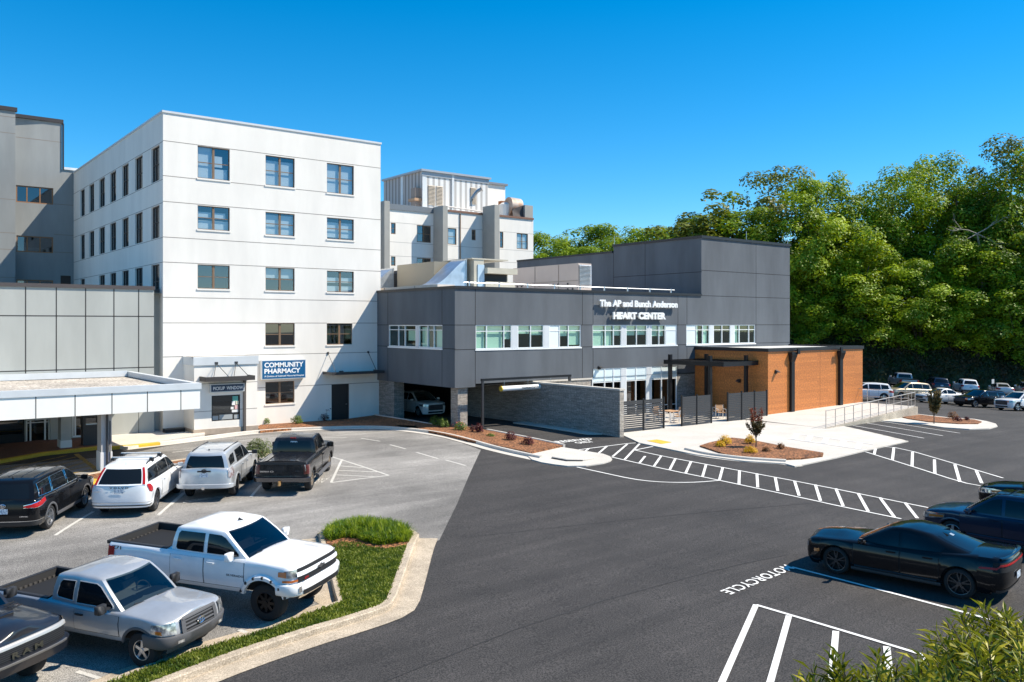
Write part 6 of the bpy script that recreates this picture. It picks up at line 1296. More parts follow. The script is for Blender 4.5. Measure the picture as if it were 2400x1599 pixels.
v = truck('parked_pickup', 'tall white crew cab pickup with bolted fender flares beside the grass island', p_white, dict(L=5.71,W=2.03,WB=3.645,FO=.89,r=.455,sill=.64,hood=1.42,rail=1.45,roof=2.06,cab=(-1.02,1.42),win=crew,doors=lambda a,b:[((a+b)/2-.10,b-.16,(a+b)/2+.10),(a+.10,(a+b)/2-.13,a+.32)]), 'pickups by the grass strip', lift=.25, mir=p_white, ar=.14, rim=m_rimk, rr=.56, rb=m_chrome, hb=.05, spokes=8, tw=.34, nose=.34, rake=.80, zf=.74)
v.flares(p_white, .13, .07, a0=.03, a1=.97)
for xw in v.sp['xw']:
    for sg in (1,-1):
        mb = MB()
        for a in (25,48,70,92,114,136,158):
            a = math.radians(a); Rr = v.sp['Ra']+.075; x, z = xw-Rr*math.cos(a), v.sp['wr']+Rr*math.sin(a); p = v.side(x, min(z, 1.44), .072); mb.box(p.x-.022,p.x+.022,sg*p.y-.03,sg*p.y+.02,p.z-.05,p.z+.012)
        mb.build('flare_bolt', m_dgrey, v.root, local=True)
v.across('front_bumper', 'f', -.16, .68, 1.00, .03, p_white, .07, 13, z0e=.72, z1e=1.0); v.across('skid_plate', 'f', .45, .60, .69, .0, m_chrome, .04)
v.across('grille', 'f', .42, 1.02, 1.16, .03, m_under, 0, 11, 4, m_plas); v.across('grille', 'f', .42, 1.25, 1.34, .03, m_under, 0, 11, 3, m_plas); v.across('grille_bar', 'f', .38, 1.155, 1.255, .035, p_white, .025, 13); v.across('air_intake', 'f', .5, .72, .84, .115, m_under, 0, 11)
v.strip('headlight', 'f', [(-.12,1.16,1.28),(.1,1.15,1.32),(.3,1.15,1.33),(.42,1.16,1.33)], .02, m_lamp); v.strip('indicator', 'f', [(-.12,1.17,1.27),(.06,1.16,1.29)], .026, m_amber); v.strip('indicator', 'f', [(.0,1.04,1.09),(.42,1.05,1.10)], .03, m_amber); v.strip('fog_lamp', 'f', [(.38,.80,.94),(.46,.80,.95)], .11, m_lamp)
p_ = v.end('f', 1, 1.2, .075); mb = MB(); x = p_.x; mb.prism([(x,-.16,1.175),(x,-.05,1.175),(x,-.05,1.15),(x,.05,1.15),(x,.05,1.175),(x,.16,1.175),(x,.16,1.225),(x,.05,1.225),(x,.05,1.25),(x,-.05,1.25),(x,-.05,1.225),(x,-.16,1.225)][::-1], (.012,0,0)); mb.build('emblem', m_chrome, v.root, local=True)
v.badge('Z71', 'f', -.62, 1.09, .16, .05, m_red, .06); v.sbadge('SILVERADO', 1.02, 1.05, .50, .05, m_dgrey); v.sbadge('Z71', -2.62, 1.35, .30, .085, m_dgrey, off=.014); v.fin(.45, 2.08, m_plas)
v.put(-7.28, 21.70, -19.6, scale=1.0)
v = truck('parked_pickup', 'dark granite pickup with hood scoop and lettered grille at the bottom left corner', p_gran, dict(L=5.85,W=2.06,WB=3.70,FO=1.0,r=.45,sill=.66,hood=1.36,rail=1.38,roof=2.0,cab=(-1.05,1.40),win=crew,doors=lambda a,b:[((a+b)/2-.10,b-.16,(a+b)/2+.10),(a+.10,(a+b)/2-.13,a+.32)]), 'pickups by the grass strip', lift=.2, mir=m_plas, ar=.11, rim=m_rimk, rr=.56, spokes=6, hb=.09, tw=.32, nose=.40, zf=.72)
v.across('grille', 'f', .3, .88, 1.15, .025, m_under, 0, 11, 7, m_plas); v.across('grille_surround', 'f', .30, 1.16, 1.25, .04, M('satin_grey', (.46,.44,.41), .35, .4), .03); v.across('front_bumper', 'f', -.2, .66, .92, .03, p_gran, .09, 13); v.across('bumper_trim', 'f', .4, .86, .91, .10, M('satin_grey_trim', (.24,.23,.22), .35, .6), .02)
v.badge('R A M', 'f', 0, 1.02, .66, .12, M('dull_chrome', (.22,.215,.21), .25, .9), .06, .03); v.strip('headlight', 'f', [(-.25,1.12,1.24),(0.,1.08,1.27),(.14,1.06,1.27),(.27,1.05,1.25)], .03, m_lamp)
mb = MB(); z = 1.47; mb.grid([[(1.75,-.33,z),(1.75,.33,z)],[(2.05,-.36,z+.06),(2.05,.36,z+.06)],[(2.10,-.36,z+.05),(2.10,.36,z+.05)]]); mb.build('hood_scoop', p_gran, v.root, local=True)
mb = MB(); mb.add([(2.098,-.34,z-.06),(2.098,.34,z-.06),(2.098,.34,z+.045),(2.098,-.34,z+.045)], [(0,1,2,3)]); mb.build('scoop_intake', m_under, v.root, local=True)
for sg in (1,-1): mb = MB(); [mb.box(1.45+.11*k,1.50+.11*k,sg*.72-.12,sg*.72+.12,1.455-.012*k,1.462-.012*k) for k in range(3)]; mb.build('hood_vent', m_under, v.root, local=True)
v.put(-12.05, 17.45, -21.5, scale=1.0)
# black muscle sedan and its neighbours on the right
def sedan(name, label, mat, dims, group=None, rim=None, spokes=5, **k):
    L, W, H, WB, FO, r = dims; fx = WB/2; xf = fx+FO; xr = xf-L; hw = W/2; bz = k.get('beltz', H*.665); hd = k.get('hood', H*.61); dk = k.get('deck', H*.72); sill = .24
    sp = dict(n=k.get('n', 3.4), bw=[(.2,hw*.93),(.42,hw*.985),(.62,hw),(.78,hw*.985),(bz,hw*.93),(bz+.15,hw*.88)], xf=[(.2,xf-.10),(.36,xf-.01),(.55,xf),(hd-.12,xf-.04),(hd+.05,xf-.18)], xr=[(.28,xr+.10),(.5,xr),(dk-.1,xr+.0),(dk+.03,xr+.06)],
        x1f=xf-k.get('nose', .58), x1r=xr+k.get('tail', .45), top=[(xr,dk),(xr+.25,dk+.015),(xr+.8,dk-.0),(-.7,bz+.015),(0,bz-.01),(fx-.35,bz-.04),(fx+.1,hd),(fx+.5,hd-.04),(xf-.2,hd-k.get('drop', .12)),(xf,hd-k.get('drop', .12)-.07)], sill=sill, wr=r, Ra=r+.04, xw=(fx,-fx), zf=.19, zr=.30, crown=.06, hoodbulge=k.get('hb', .0))
    wa, wb_, rc, rd = fx-.30, fx-1.25, -fx+k.get('rc', .50), -fx-k.get('rd', .45)
    sp['cab'] = dict(belt=[(xr,dk-.06),(rd,dk-.05),(-.6,bz-.04),(wa,bz-.07)], wa=wa, wb=wb_, rc=rc, rd=rd, yb=hw*.875, yr=hw*k.get('yr', .63), roof=[(rd,H-.10),(rc,H-.07),((rc+wb_)/2+.05,H),(wb_,H-.035),(wa,H-.1)], tap=.12, fbul=.15, rbul=.13, crown=.035, rb=-.03)
    v = Veh(name, label, 'car', sp, mat, group); v.body(); v.cabin(k.get('roofm')); v.glass('windscreen', 'f', .06, .94, .93, m_wsg); v.glass('rear_window', 'r', .12, .92, .86)
    z0, z1 = bz+.01, H-.11; bp = k.get('bpil', -.12); tr = k.get('trim'); f0 = wa-.44
    v.swin([(v.fline(z0,.16)-.05,z0),(v.fline(z0+.08,.14),z0+.08),(v.fline(z0+.18,.12),z0+.18),(v.fline(z1-.04,.1),z1-.04),(v.fline(z1-.01,.1)-.10,z1-.01),(bp+.05,z1+.005),(bp+.03,z0+.01)], None, tr); v.swin([(bp-.05,z0+.01),(bp-.03,z1+.005),(rc+.10,z1-.03),(rc-.28,z0+.14),(rc-.16,z0+.03)], None, tr)
    v.door(bp+.0, wa-.18, sill+.14, bz-.08, bp+.2, k.get('hm'), zh=bz-.13); v.door(-fx+r+.10, bp-.04, sill+.14, bz-.08, -fx+r+.35, k.get('hm'), zh=bz-.12)
    v.wheels(rim, spokes, k.get('rr', .72), split=k.get('split', False)); v.mirror(wa-.42, bz+.02, k.get('mir'), (.10,.2,.13))
    v.strip('headlight', 'f', k.get('hl', [(.12,hd-.32,hd-.18),(.34,hd-.34,hd-.18),(.55,hd-.33,hd-.19),(.68,hd-.31,hd-.2)]), .012, k.get('hlm', m_lamp)); v.across('grille', 'f', .72, .40, hd-.22, .012, m_plas, 0, 9, 3, m_plas_g); v.across('lower_grille', 'f', .45, .24, .34, .012, m_under)
    v.strip('tail_light', 'r', k.get('tl', [(-.1,dk-.24,dk-.10),(.1,dk-.26,dk-.08),(.35,dk-.26,dk-.08),(.62,dk-.24,dk-.09)]), .012, m_red); v.plate('r', k.get('pz', .62)); v.across('bumper', 'r', .1, .30, .38, .008, m_plas)
    return v
v = sedan('parked_sedan', 'glossy black sports sedan with black spoked wheels beside the motorcycle bay', p_black, (5.04,1.905,1.47,3.05,.93,.365), 'cars parked by the motorcycle bay', rim=M('gloss_black_rim', (.075,.075,.08), .25, .7), spokes=5, split=True, rr=.76, hb=.05, beltz=.99, deck=1.09, hood=.93, rc=.60, rd=.64, yr=.66, drop=.07, nose=.46, tail=.36, hlm=M('smoked_headlamp', (.10,.10,.11), .1, coat=1.), hl=[(.22,.66,.78),(.4,.65,.79),(.6,.65,.77)],
    tl=[(-.25,.84,.88),(-.08,.85,.90),(.1,.86,.91),(.2,.93,.985),(.6,.95,1.0),(.99,.95,1.0)])
v.strip('side_marker', 'f', [(-.05,.56,.64),(.04,.53,.62)], .014, m_amber, (1,-1)); v.across('spoiler', 'r', .25, 1.09, 1.13, -.02, p_black, .06); v.across('tail_panel', 'r', .02, .80, 1.02, .006, m_under); v.fin(-1.0, 1.43, m_plas); v.rocker(m_plas, .20, .30, .02)
mb = MB(); mb.grid([[v.cpos('r', u, t, .014) for u in (.12,-.12)] for t in (.80,.88)]); mb.build('window_sticker', M('pale_sticker', (.30,.36,.42), .3), v.root, local=True)
for sg in (1,-1):
    mb = MB(); rows = []
    for x in np.linspace(1.02, -1.02, 9):
        row = []
        for z, o in ((.30,.012),(.345,.03),(.36,.012)): p = v.side(float(x), z, o); row.append(Vector((p.x, sg*p.y, p.z)))
        rows.append(row)
    mb.grid(rows); mb.build('sill_skirt', M('dull_black_sill', (.03,.03,.033), .35), v.root, local=True)
v.put(10.46, 22.45, 136.7, scale=1.0)
cs = G(2190, 1300)
v = suv('parked_suv', 'navy blue suv with black roof panels parked behind the black sports sedan', p_navy, (4.68,1.86,1.66,2.74,.95,.36), 'cars parked by the motorcycle bay', beltz=1.06, hood=1.02, trim=None, clad=p_navy, rails=None, hl=[(-.22,.78,.86),(.1,.72,.87),(.34,.70,.86),(.6,.70,.80)], mir=p_navy, spokes=5)
v.strip('indicator', 'f', [(-.2,.79,.85),(.12,.75,.83)], .018, m_amber); v.strip('lamp_trim', 'f', [(-.24,.865,.885),(.1,.875,.90),(.34,.86,.89)], .016, m_chrome)
for x0, x1 in ((-.75,-.15),(-.05,.25)):
    mb = MB(); mb.grid([[(x, y, ip(v.sp['cab']['roof'], x)+.035*(1-(y/.62)**2)+.004) for y in (-.48,-.2,0,.2,.48)] for x in (x0, (x0+x1)/2, x1)]); mb.build('roof_glass', m_cgl, v.root, local=True)
v.put(14.95, 25.35, 134.5)
v = sedan('parked_sedan', 'black sedan with chrome window trim at the right edge beyond the navy suv', p_black, (4.8,1.83,1.45,2.78,.95,.34), 'cars parked by the motorcycle bay', trim=m_chrome, hood=.88, hl=[(-.35,.68,.76),(-.1,.64,.79),(.2,.60,.79),(.5,.58,.76)])
v.strip('indicator', 'f', [(-.3,.69,.755),(.0,.66,.74)], .018, m_amber); v.put(19.0, 29.6, 134)
# ------------------------------------------------------------------ rear lot
def at_px(px, py, h): return G(px, py, h)
def rear(v, px, py, yaw, sc=1.0):
    "px, py: where the nearest tyre row meets the ground, at the car's middle"
    t = (px-CXP)/FPX; g = G(px, py); R, F = w2rf(g.x, g.y); v.put(R, F, yaw, scale=sc); return v
GR = 'cars in the rear lot'
rear(suv('parked_suv', 'white hatchback half hidden behind the wood pavilion corner', p_white, (4.5,1.82,1.62,2.66,.9,.35), GR), 2028, 938, 176)
rear(suv('parked_suv', 'champagne gold suv with dark bug guard behind the ramp railing', p_tan, (4.68,1.88,1.72,2.70,.9,.36), GR, clad=None, rails=m_plas), 2124, 937, 195)
rear(sedan('parked_sedan', 'white sedan behind the small tree on the far planted island', p_pearl, (4.85,1.83,1.45,2.78,.95,.34), GR, hood=.86), 2202, 946, 196)
rear(suv('parked_suv', 'black crossover with chrome belt line between white sedan and white suv', p_black, (4.82,1.88,1.60,2.80,.95,.36), GR, trim=m_chrome, spokes=5, split=True), 2296, 955, 198)
rear(suv('parked_suv', 'white suv with grey wheel arches at the right edge of the rear lot', p_white, (4.6,1.86,1.66,2.75,.92,.365), GR, clad=m_plas_g, spokes=5, g1=.86), 2392, 963, 200)
v = truck('parked_pickup', 'grey blue pickup with tailgate toward the camera in the far row', p_grey, dict(L=5.8,W=2.0,WB=3.6,FO=1.,r=.40,sill=.55,hood=1.25,rail=1.28,roof=1.92,cab=(-.95,1.35),win=crew,doors=lambda a,b:[((a+b)/2-.10,b-.16,(a+b)/2+.10)]), GR, spokes=6); rear(v, 2114, 912, 80)
rear(suv('parked_suv', 'dark blue suv seen from behind in the far row', p_deep, (4.6,1.86,1.68,2.7,.9,.36), GR), 2193, 918, 78)
rear(suv('parked_suv', 'white suv seen from behind in the far row', p_white, (4.5,1.84,1.68,2.66,.9,.35), GR), 2262, 922, 76)
rear(sedan('parked_sedan', 'silver sedan seen from behind in the far row', p_silver2, (4.8,1.83,1.46,2.78,.95,.34), GR), 2345, 928, 72)
rear(suv('parked_suv', 'silver suv cut off by the right edge in the far row', p_silver2, (4.6,1.86,1.7,2.7,.9,.36), GR), 2408, 930, 72)
# car in the drive-through under the charcoal building
v = suv('parked_suv', 'white suv standing in the dark drive under the charcoal building', p_white, (4.8,1.93,1.75,2.9,.9,.37), trim=None); R_, F_ = w2rf(31.9, 52.0); v.put(R_, F_, -math.degrees(math.atan2(ST, CT)))
# ------------------------------------------------------------------ vegetation
def leaf_mat(name, c1, c2, tr, vs=1.2, lo=.36, hi=.64, tw=.35, rough=.5):
    m = bpy.data.materials.new(name); m.use_nodes = True; n = m.node_tree.nodes; L = m.node_tree.links; b = n['Principled BSDF']; out = n['Material Output']
    tc = n.new('ShaderNodeTexCoord'); t = n.new('ShaderNodeTexNoise'); t.inputs['Scale'].default_value = vs; t.inputs['Detail'].default_value = 3; L.new(tc.outputs['Object'], t.inputs['Vector'])
    oi = n.new('ShaderNodeObjectInfo'); ad = n.new('ShaderNodeMath'); ad.operation = 'MULTIPLY_ADD'; ad.inputs[1].default_value = .14; L.new(oi.outputs['Random'], ad.inputs[0]); L.new(t.outputs['Fac'], ad.inputs[2])
    r = n.new('ShaderNodeValToRGB'); r.color_ramp.elements[0].position = lo+.07; r.color_ramp.elements[1].position = hi+.07; r.color_ramp.elements[0].color = (*c1, 1); r.color_ramp.elements[1].color = (*c2, 1); L.new(ad.outputs[0], r.inputs[0])
    L.new(r.outputs[0], b.inputs['Base Color']); b.inputs['Roughness'].default_value = rough; b.inputs['Specular IOR Level'].default_value = .3
    ts = n.new('ShaderNodeBsdfTranslucent'); ts.inputs[0].default_value = (*tr, 1); mx = n.new('ShaderNodeMixShader'); mx.inputs[0].default_value = tw
    L.new(b.outputs[0], mx.inputs[1]); L.new(ts.outputs[0], mx.inputs[2]); L.new(mx.outputs[0], out.inputs[0]); return m
m_leaf = leaf_mat('tree_leaves', (.055,.12,.006), (.27,.375,.012), (.42,.56,.018), .5, tw=.24)
m_leaf2 = leaf_mat('olive_tree_leaves', (.06,.085,.012), (.20,.225,.024), (.3,.33,.03), .5, tw=.24)
m_leaf3 = leaf_mat('bright_tree_leaves', (.08,.16,.006), (.33,.43,.012), (.5,.62,.02), .5, tw=.24)
m_ivy = leaf_mat('ivy_leaves', (.028,.060,.014), (.095,.055,.03), (.06,.09,.015), .5)
m_bark = M('bark', (.085,.065,.05), .9, var=.3, vs=6, bump=.5, bs=12); m_dead = M('bare_twig', (.34,.30,.26), .9)
def rnd_unit(r):
    while True:
        v = Vector((r.uniform(-1,1), r.uniform(-1,1), r.uniform(-1,1)))
        if .05 < v.length < 1: return v.normalized()
def add_leaf(mb, p, n, L, W, r):
    a = n.orthogonal().normalized(); a.rotate(Matrix.Rotation(r.uniform(0, 6.28), 3, n)); b = n.cross(a)
    mb.v += [tuple(p-a*L*.5), tuple(p+b*W*.5+n*L*.06), tuple(p+a*L*.5), tuple(p-b*W*.5+n*L*.06)]; k = len(mb.v); mb.f.append((k-4, k-3, k-2, k-1)); mb.m.append(0)
def crown_mesh(seed, H, rad, base, nclump, nleaf, L, top=.6, cr=(1.0,2.0)):
    "clumps spread through an egg shaped, uneven crown"
    r = random.Random(seed); cl = []; cz = H*(base+1)/2; hz = H*(1-base)/2
    lob = [(rnd_unit(r), r.uniform(-.32,.28)) for _ in range(7)]
    for _ in range(nclump):
        d = rnd_unit(r); f = (r.random()**.45); k = 1+sum(a*max(0, d.dot(v))**3 for v, a in lob)
        w_ = 1-.35*max(0, d.z)**2
        cl.append((Vector((d.x*rad*f*k*w_, d.y*rad*f*k*w_, cz+d.z*hz*f*(k if d.z > 0 else 1))), r.uniform(*cr)))
    mb = MB(); per = nleaf//nclump; ctr = Vector((0, 0, cz))
    for c, R_ in cl:
        out = (c-ctr).normalized()
        for _ in range(int(per*(R_/((cr[0]+cr[1])/2))**2)):
            d = rnd_unit(r)
            if d.z < -.3 and r.random() < .6: d.z = -d.z
            p = c+Vector((d.x*R_, d.y*R_, d.z*R_*.9))*(r.random()**.25)
            n = (d*.75+out*.2+Vector((0,0,.3))+rnd_unit(r)*.5).normalized(); l = L*r.uniform(.6, 1.25)
            add_leaf(mb, p, n, l, l*r.uniform(.5,.75), r)
    zm = max(p[2] for p in mb.v); k = H/zm; mb.v = [(p[0], p[1], p[2]*k) for p in mb.v]
    return mb, [(Vector((c.x, c.y, c.z*k)), R_) for c, R_ in cl]
def trunk_mesh(seed, H, cl, r0, n=8, m=None):
    r = random.Random(seed+99); mb = MB(); k = 6; pts = [Vector((r.uniform(-.02,.02)*H*i/k, r.uniform(-.02,.02)*H*i/k, H*.82*i/k)) for i in range(k+1)]
    mb.tube(pts, [r0*(1-.85*i/k) for i in range(k+1)], n)
    for c, R_ in r.sample(cl, min(len(cl), 16)):
        i = min(k-1, max(1, int((c.z*.62)/(H*.82)*k))); a = pts[i]; mid = a.lerp(c, .55)+Vector((0,0,-.06*(c-a).length)); q = r0*(1-.85*i/k)*.45
        mb.tube([a, mid, c], [q, q*.6, q*.2], 5)
    return mb
TR = {}
for key, (H, rad, base, nc, nl, L, seed, cr) in dict(a=(26,7.2,.10,150,32000,.36,1,(1.0,2.0)), b=(23,6.2,.12,120,27000,.36,2,(.9,1.8)), c=(28,7.8,.08,160,35000,.37,3,(1.0,2.2)), d=(18,4.0,.10,70,13000,.34,4,(.7,1.3)), e=(20,6.0,.22,110,16000,.34,15,(.7,1.5))).items():
    mb, cl = crown_mesh(seed, H, rad, base, nc, nl, L, cr=cr); TR[key] = (mb, trunk_mesh(seed, H, cl, H*.016), H)
made = {}
def tree(key, px, ytop, F, label, mat, rot=0., wide=1., group='trees behind the rear lot', zadd=0.):
    R = (px-CXP)/FPX*F; u, v = rf2w(R, F); zb = float(terr(R, F))+HC+zadd; ztop = HC+(HYP-ytop)/FPX*F; H = TR[key][2]; s_ = (ztop-zb)/H
    o = thing('tree', (u, v, zb-.2), label, 'tree', group, rot); o.scale = (s_*wide, s_*wide, s_)
    if (key, mat.name) not in made:
        c = TR[key][0].build('crown', mat, o, local=True); t = TR[key][1].build('trunk', m_bark, o, local=True); made[(key, mat.name)] = (c, t)
    else:
        for q in made[(key, mat.name)]: c = q.copy(); COL.objects.link(c); c.parent = o
    return o
tree('d', 1650, 440, 122, 'narrow dark tree leftmost above the tall charcoal block', m_leaf2, .3, 1.5)
tree('d', 1712, 442, 120, 'narrow green tree second from left above the tall charcoal block', m_leaf, 1.9, 1.5)
tree('e', 1815, 378, 124, 'brownish sparse topped tree rising above the tall charcoal block', m_leaf2, .9, 1.05)
tree('b', 1760, 480, 116, 'low bushy green tree before the brownish sparse tree', m_leaf, 2.2, 1.1)
tree('b', 1902, 408, 114, 'bright green tree just right of the charcoal block top', m_leaf3, 4.1)
tree('a', 1965, 400, 119, 'tall green tree between the bright one and the wide grove', m_leaf, 1.1)
tree('c', 2085, 382, 117, 'broad yellow green tree in the middle of the grove', m_leaf, 5.2, .95)
tree('a', 2150, 356, 122, 'tall round topped green tree above the middle of the grove', m_leaf3, 3.3)
tree('b', 2030, 560, 110, 'lower leafy tree before the grove above the wood pavilion', m_leaf3, .6, 1.35)
tree('c', 2245, 345, 115, 'tall olive tinged tree left of the highest crown', m_leaf, 2.6, .95)
tree('c', 2345, 312, 118, 'highest tree of the grove near the right edge', m_leaf2, 4.6, 1.)
tree('a', 2425, 325, 113, 'dark tree cut off by the right edge', m_leaf, .2)
tree('b', 2160, 600, 109, 'lower leafy tree before the grove above the parked champagne suv', m_leaf, 3.9, 1.4)
tree('b', 2270, 560, 109, 'lower bright leafy tree before the grove behind the black crossover', m_leaf3, 5.5, 1.3)
tree('b', 2390, 540, 108, 'lower dark leafy tree before the grove at the right edge', m_leaf, 1.4, 1.4)
tree('b', 1915, 600, 111, 'lower leafy tree right beside the charcoal block', m_leaf, .1, 1.3)
FG = 'far trees left of the charcoal block'
for i, (px, y, F, k, m_, l) in enumerate([(1262,540,150,'b',m_leaf,'far tree hugging the rear white block corner'),(1320,548,158,'a',m_leaf3,'far bright tree second from the rear white block'),(1385,520,150,'b',m_leaf,'far round tree with the highest top left of the tall charcoal block'),(1440,540,160,'c',m_leaf2,'far olive tree behind the charcoal roof step'),(1490,524,152,'a',m_leaf,'far tree left of the pair nearest the narrow trees'),(1545,528,148,'b',m_leaf3,'far bright tree just left of the narrow dark tree'),(1600,520,140,'a',m_leaf,'far tree half behind the narrow dark tree'),(1350,572,140,'b',m_leaf,'lower far tree before the bright second tree'),(1470,570,142,'b',m_leaf3,'lower far bright tree over the charcoal roof step')]): tree(k, px, y, F, l, m_, i*1.3, 1.5, FG)
# bare limbs
r = random.Random(5); mb = MB(); b0_ = atF(2290,548,108)
def twig(p, d, l, q, dep):
    e = p+d*l; m_ = p.lerp(e, .5)+rnd_unit(r)*l*.08; mb.tube([p, m_, e], [q, q*.8, q*.55], 4)
    if dep:
        for _ in range(3): twig(p.lerp(e, r.uniform(.45, 1)), (d+rnd_unit(r)*.7).normalized(), l*r.uniform(.45,.7), q*.5, dep-1)
ru, rv = rf2w(1, 0)
for a_, l in ((Vector((ru*.9, rv*.9, -.5)), 4.2), (Vector((-ru, -rv, .25)), 2.6), (Vector((ru*.6, rv*.6, .35)), 2.5), (Vector((-ru*.7, -rv*.7, -.35)), 2.4)): twig(b0_, a_.normalized(), l, .07, 2)
mb.tube([b0_, atF(2300,600,109), atF(2305,800,110)], [.1,.14,.2], 6)
o = thing('dead_tree', b0_, 'bare pale dead branches sticking out of the dark grove at right', 'dead tree'); mb.build('branches', m_dead, o)
# dark ivy bank behind the rear lot
r = random.Random(11); rows = []; Rg = np.linspace(26, 76, 60)
def bankpt(R, t):
    F = 104+t*6.5+1.2*math.sin(R*.35)*t; h = (6.0+.8*math.sin(R*.45+1)+.5*math.sin(R*1.3))*min(1, (t*1.25)**.7); u, v = rf2w(R, F); return Vector((u, v, float(terr(R, F))+HC-.05+h))
mb = MB(); mb.grid([[bankpt(R, t) for R in Rg] for t in (0,.15,.35,.6,.85,1)]); e = mb.v[-60:]; mb.grid([[Vector(p) for p in e], [Vector(rf2w(Rg[i], 140)).to_3d()+Vector((0,0,e[i][2]-1)) for i in range(60)]]); bank = struct(mb.build('bank', m_soil, smooth=60))
mb = MB(); back = Vector((*rf2w(0, -1), 0))
for _ in range(26000):
    t = r.random()**.8; p = bankpt(r.uniform(26, 76), t)+rnd_unit(r)*.35+back*.25*r.random(); add_leaf(mb, p, (back*.7+Vector((0,0,.5))+rnd_unit(r)*.8).normalized(), r.uniform(.25,.5), r.uniform(.18,.32), r)
tag(mb.build('ivy', m_ivy), kind='stuff')
GRH = 'hedge shrubs along the bank top'
hm, hcl = crown_mesh(21, 3.2, 2.4, .0, 40, 4200, .34, cr=(.5,.9)); hp = None
for i, R in enumerate(np.linspace(32, 72, 13)):
    p = bankpt(R, .9+.1*math.sin(i*2.1)); o = thing('shrub', p-Vector((0,0,.9)), ['hedge shrub on the bank top, nearest the wood pavilion','hedge shrub on the bank top, second right of the wood pavilion','hedge shrub on the bank top above the grey blue pickup','hedge shrub on the bank top right of the grey blue pickup','hedge shrub on the bank top above the dark blue suv','hedge shrub on the bank top between dark blue suv and white suv','hedge shrub on the bank top above the rear facing white suv','hedge shrub on the bank top right of the rear facing white suv','hedge shrub on the bank top above the black crossover','hedge shrub on the bank top above the silver sedan','hedge shrub on the bank top right of the silver sedan','hedge shrub on the bank top near the right edge','hedge shrub on the bank top cut by the right edge'][i], 'shrub', GRH, i*1.7); o.scale = (1.1,1.1,.8+.35*(i % 3)/2)
    if hp is None: hp = hm.build('foliage', m_leaf, o, local=True)
    else: c = hp.copy(); COL.objects.link(c); c.parent = o
# ------------------------------------------------------------------ small planted things
def small_shrub(name, px, py, R_, H, label, mat, n=260, L=.09, group=None, cat='shrub', stem=False, seed=0, h0=.13, flowers=None):
    p = G(px, py, h0); o = thing(name, p, label, cat, group); r = random.Random(int(px*7+py)); mb = MB()
    for _ in range(n):
        d = rnd_unit(r); d.z = abs(d.z)*1.0; k = .55+.45*r.random(); q = Vector((d.x*R_*k*(.75+.25*math.sin(3*math.atan2(d.y,d.x)+px)), d.y*R_*k, (.12+d.z*k*.88)*H)); add_leaf(mb, q, (d+Vector((0,0,.4))+rnd_unit(r)*.6).normalized(), L*r.uniform(.7,1.3), L*.5, r)
    mb.build('foliage', mat, o, local=True)
    mb = MB()
    for k in range(6): a = k*1.05; mb.tube([(0,0,-.05),(math.cos(a)*R_*.4, math.sin(a)*R_*.4, H*.6)], [.018,.006], 4)
    mb.build('stem', m_bark, o, local=True)
    if flowers:
        mb = MB()
        for _ in range(24): d = rnd_unit(r); add_leaf(mb, Vector((d.x*R_, d.y*R_, H*(.4+.6*abs(d.z)))), d, .07, .06, r)
        mb.build('flowers', flowers, o, local=True)
    return o
m_ylw = leaf_mat('yellow_foliage', (.60,.36,.008), (.80,.50,.012), (.75,.5,.01), 5.); m_brn = leaf_mat('brown_foliage', (.20,.09,.035), (.30,.16,.06), (.25,.12,.04), 5.); m_grn = leaf_mat('green_shrub', (.07,.13,.02), (.17,.23,.04), (.2,.28,.03), 4.); m_bur = leaf_mat('burgundy_foliage', (.06,.012,.018), (.14,.03,.03), (.15,.03,.03), 5.); m_olv = leaf_mat('olive_shrub', (.10,.13,.045), (.20,.22,.08), (.2,.24,.06), 4.)
small_shrub('shrub', 1699, 1041, .42, .52, 'yellow shrub at the upper left of the planted island', m_ylw, 420); small_shrub('shrub', 1688, 1047, .30, .34, 'small yellow shrub just below the upper left yellow one', m_ylw, 260)
small_shrub('shrub', 1758, 1040, .36, .52, 'yellow shrub left of the red tipped sapling trunk', m_ylw, 400); small_shrub('shrub', 1758, 1061, .42, .34, 'low yellow shrub lowest in the planted island', m_ylw, 360)
small_shrub('shrub', 1830, 1052, .26, .34, 'small brown shrub right of the sapling on the planted island', m_brn, 200); small_shrub('shrub', 1797, 1058, .25, .25, 'tiny dark brown shrub below the sapling', m_brn, 150)
small_shrub('shrub', 2233, 982, .42, .60, 'rusty round shrub on the far planted island', m_brn, 380); small_shrub('shrub', 2245, 987, .35, .35, 'dark low shrub beside the rusty round one', m_bur, 260); small_shrub('shrub', 2266, 985, .22, .28, 'small dark shrub farthest right on the far planted island', m_bur, 160)
small_shrub('shrub', 1038, 1001, .55, .62, 'lime green shrub left of the stone column base', m_grn, 420, .13); small_shrub('shrub', 1079, 1008, .50, .50, 'green shrub with orange red flowers before the stone column', m_grn, 360, .11, flowers=M('orange_flower', (.6,.1,.03), .6))
small_shrub('shrub', 1020, 996, .5, .6, 'dark green shrub in shade farthest left of the column', m_grn, 300, .12)
small_shrub('shrub', 1107, 1011, .28, .40, 'small dark plant left of the clearance post', m_bur, 160); small_shrub('shrub', 1122, 1013, .30, .55, 'thin spiky plant at the clearance post base', m_bur, 140, .16)
small_shrub('shrub', 1196, 1031, .42, .50, 'left burgundy shrub in the driveway bed', m_bur, 420); small_shrub('shrub', 1238, 1042, .42, .46, 'right burgundy shrub in the driveway bed', m_bur, 420); small_shrub('shrub', 1150, 1023, .3, .2, 'low yellow green ground plant in the driveway bed', m_grn, 120)
small_shrub('shrub', 622, 994, .42, .55, 'green shrub at the left of the bed under the blue sign', m_grn, 300, .12); small_shrub('shrub', 697, 993, .48, .58, 'green shrub in the middle of the bed under the blue sign', m_grn, 320, .12)
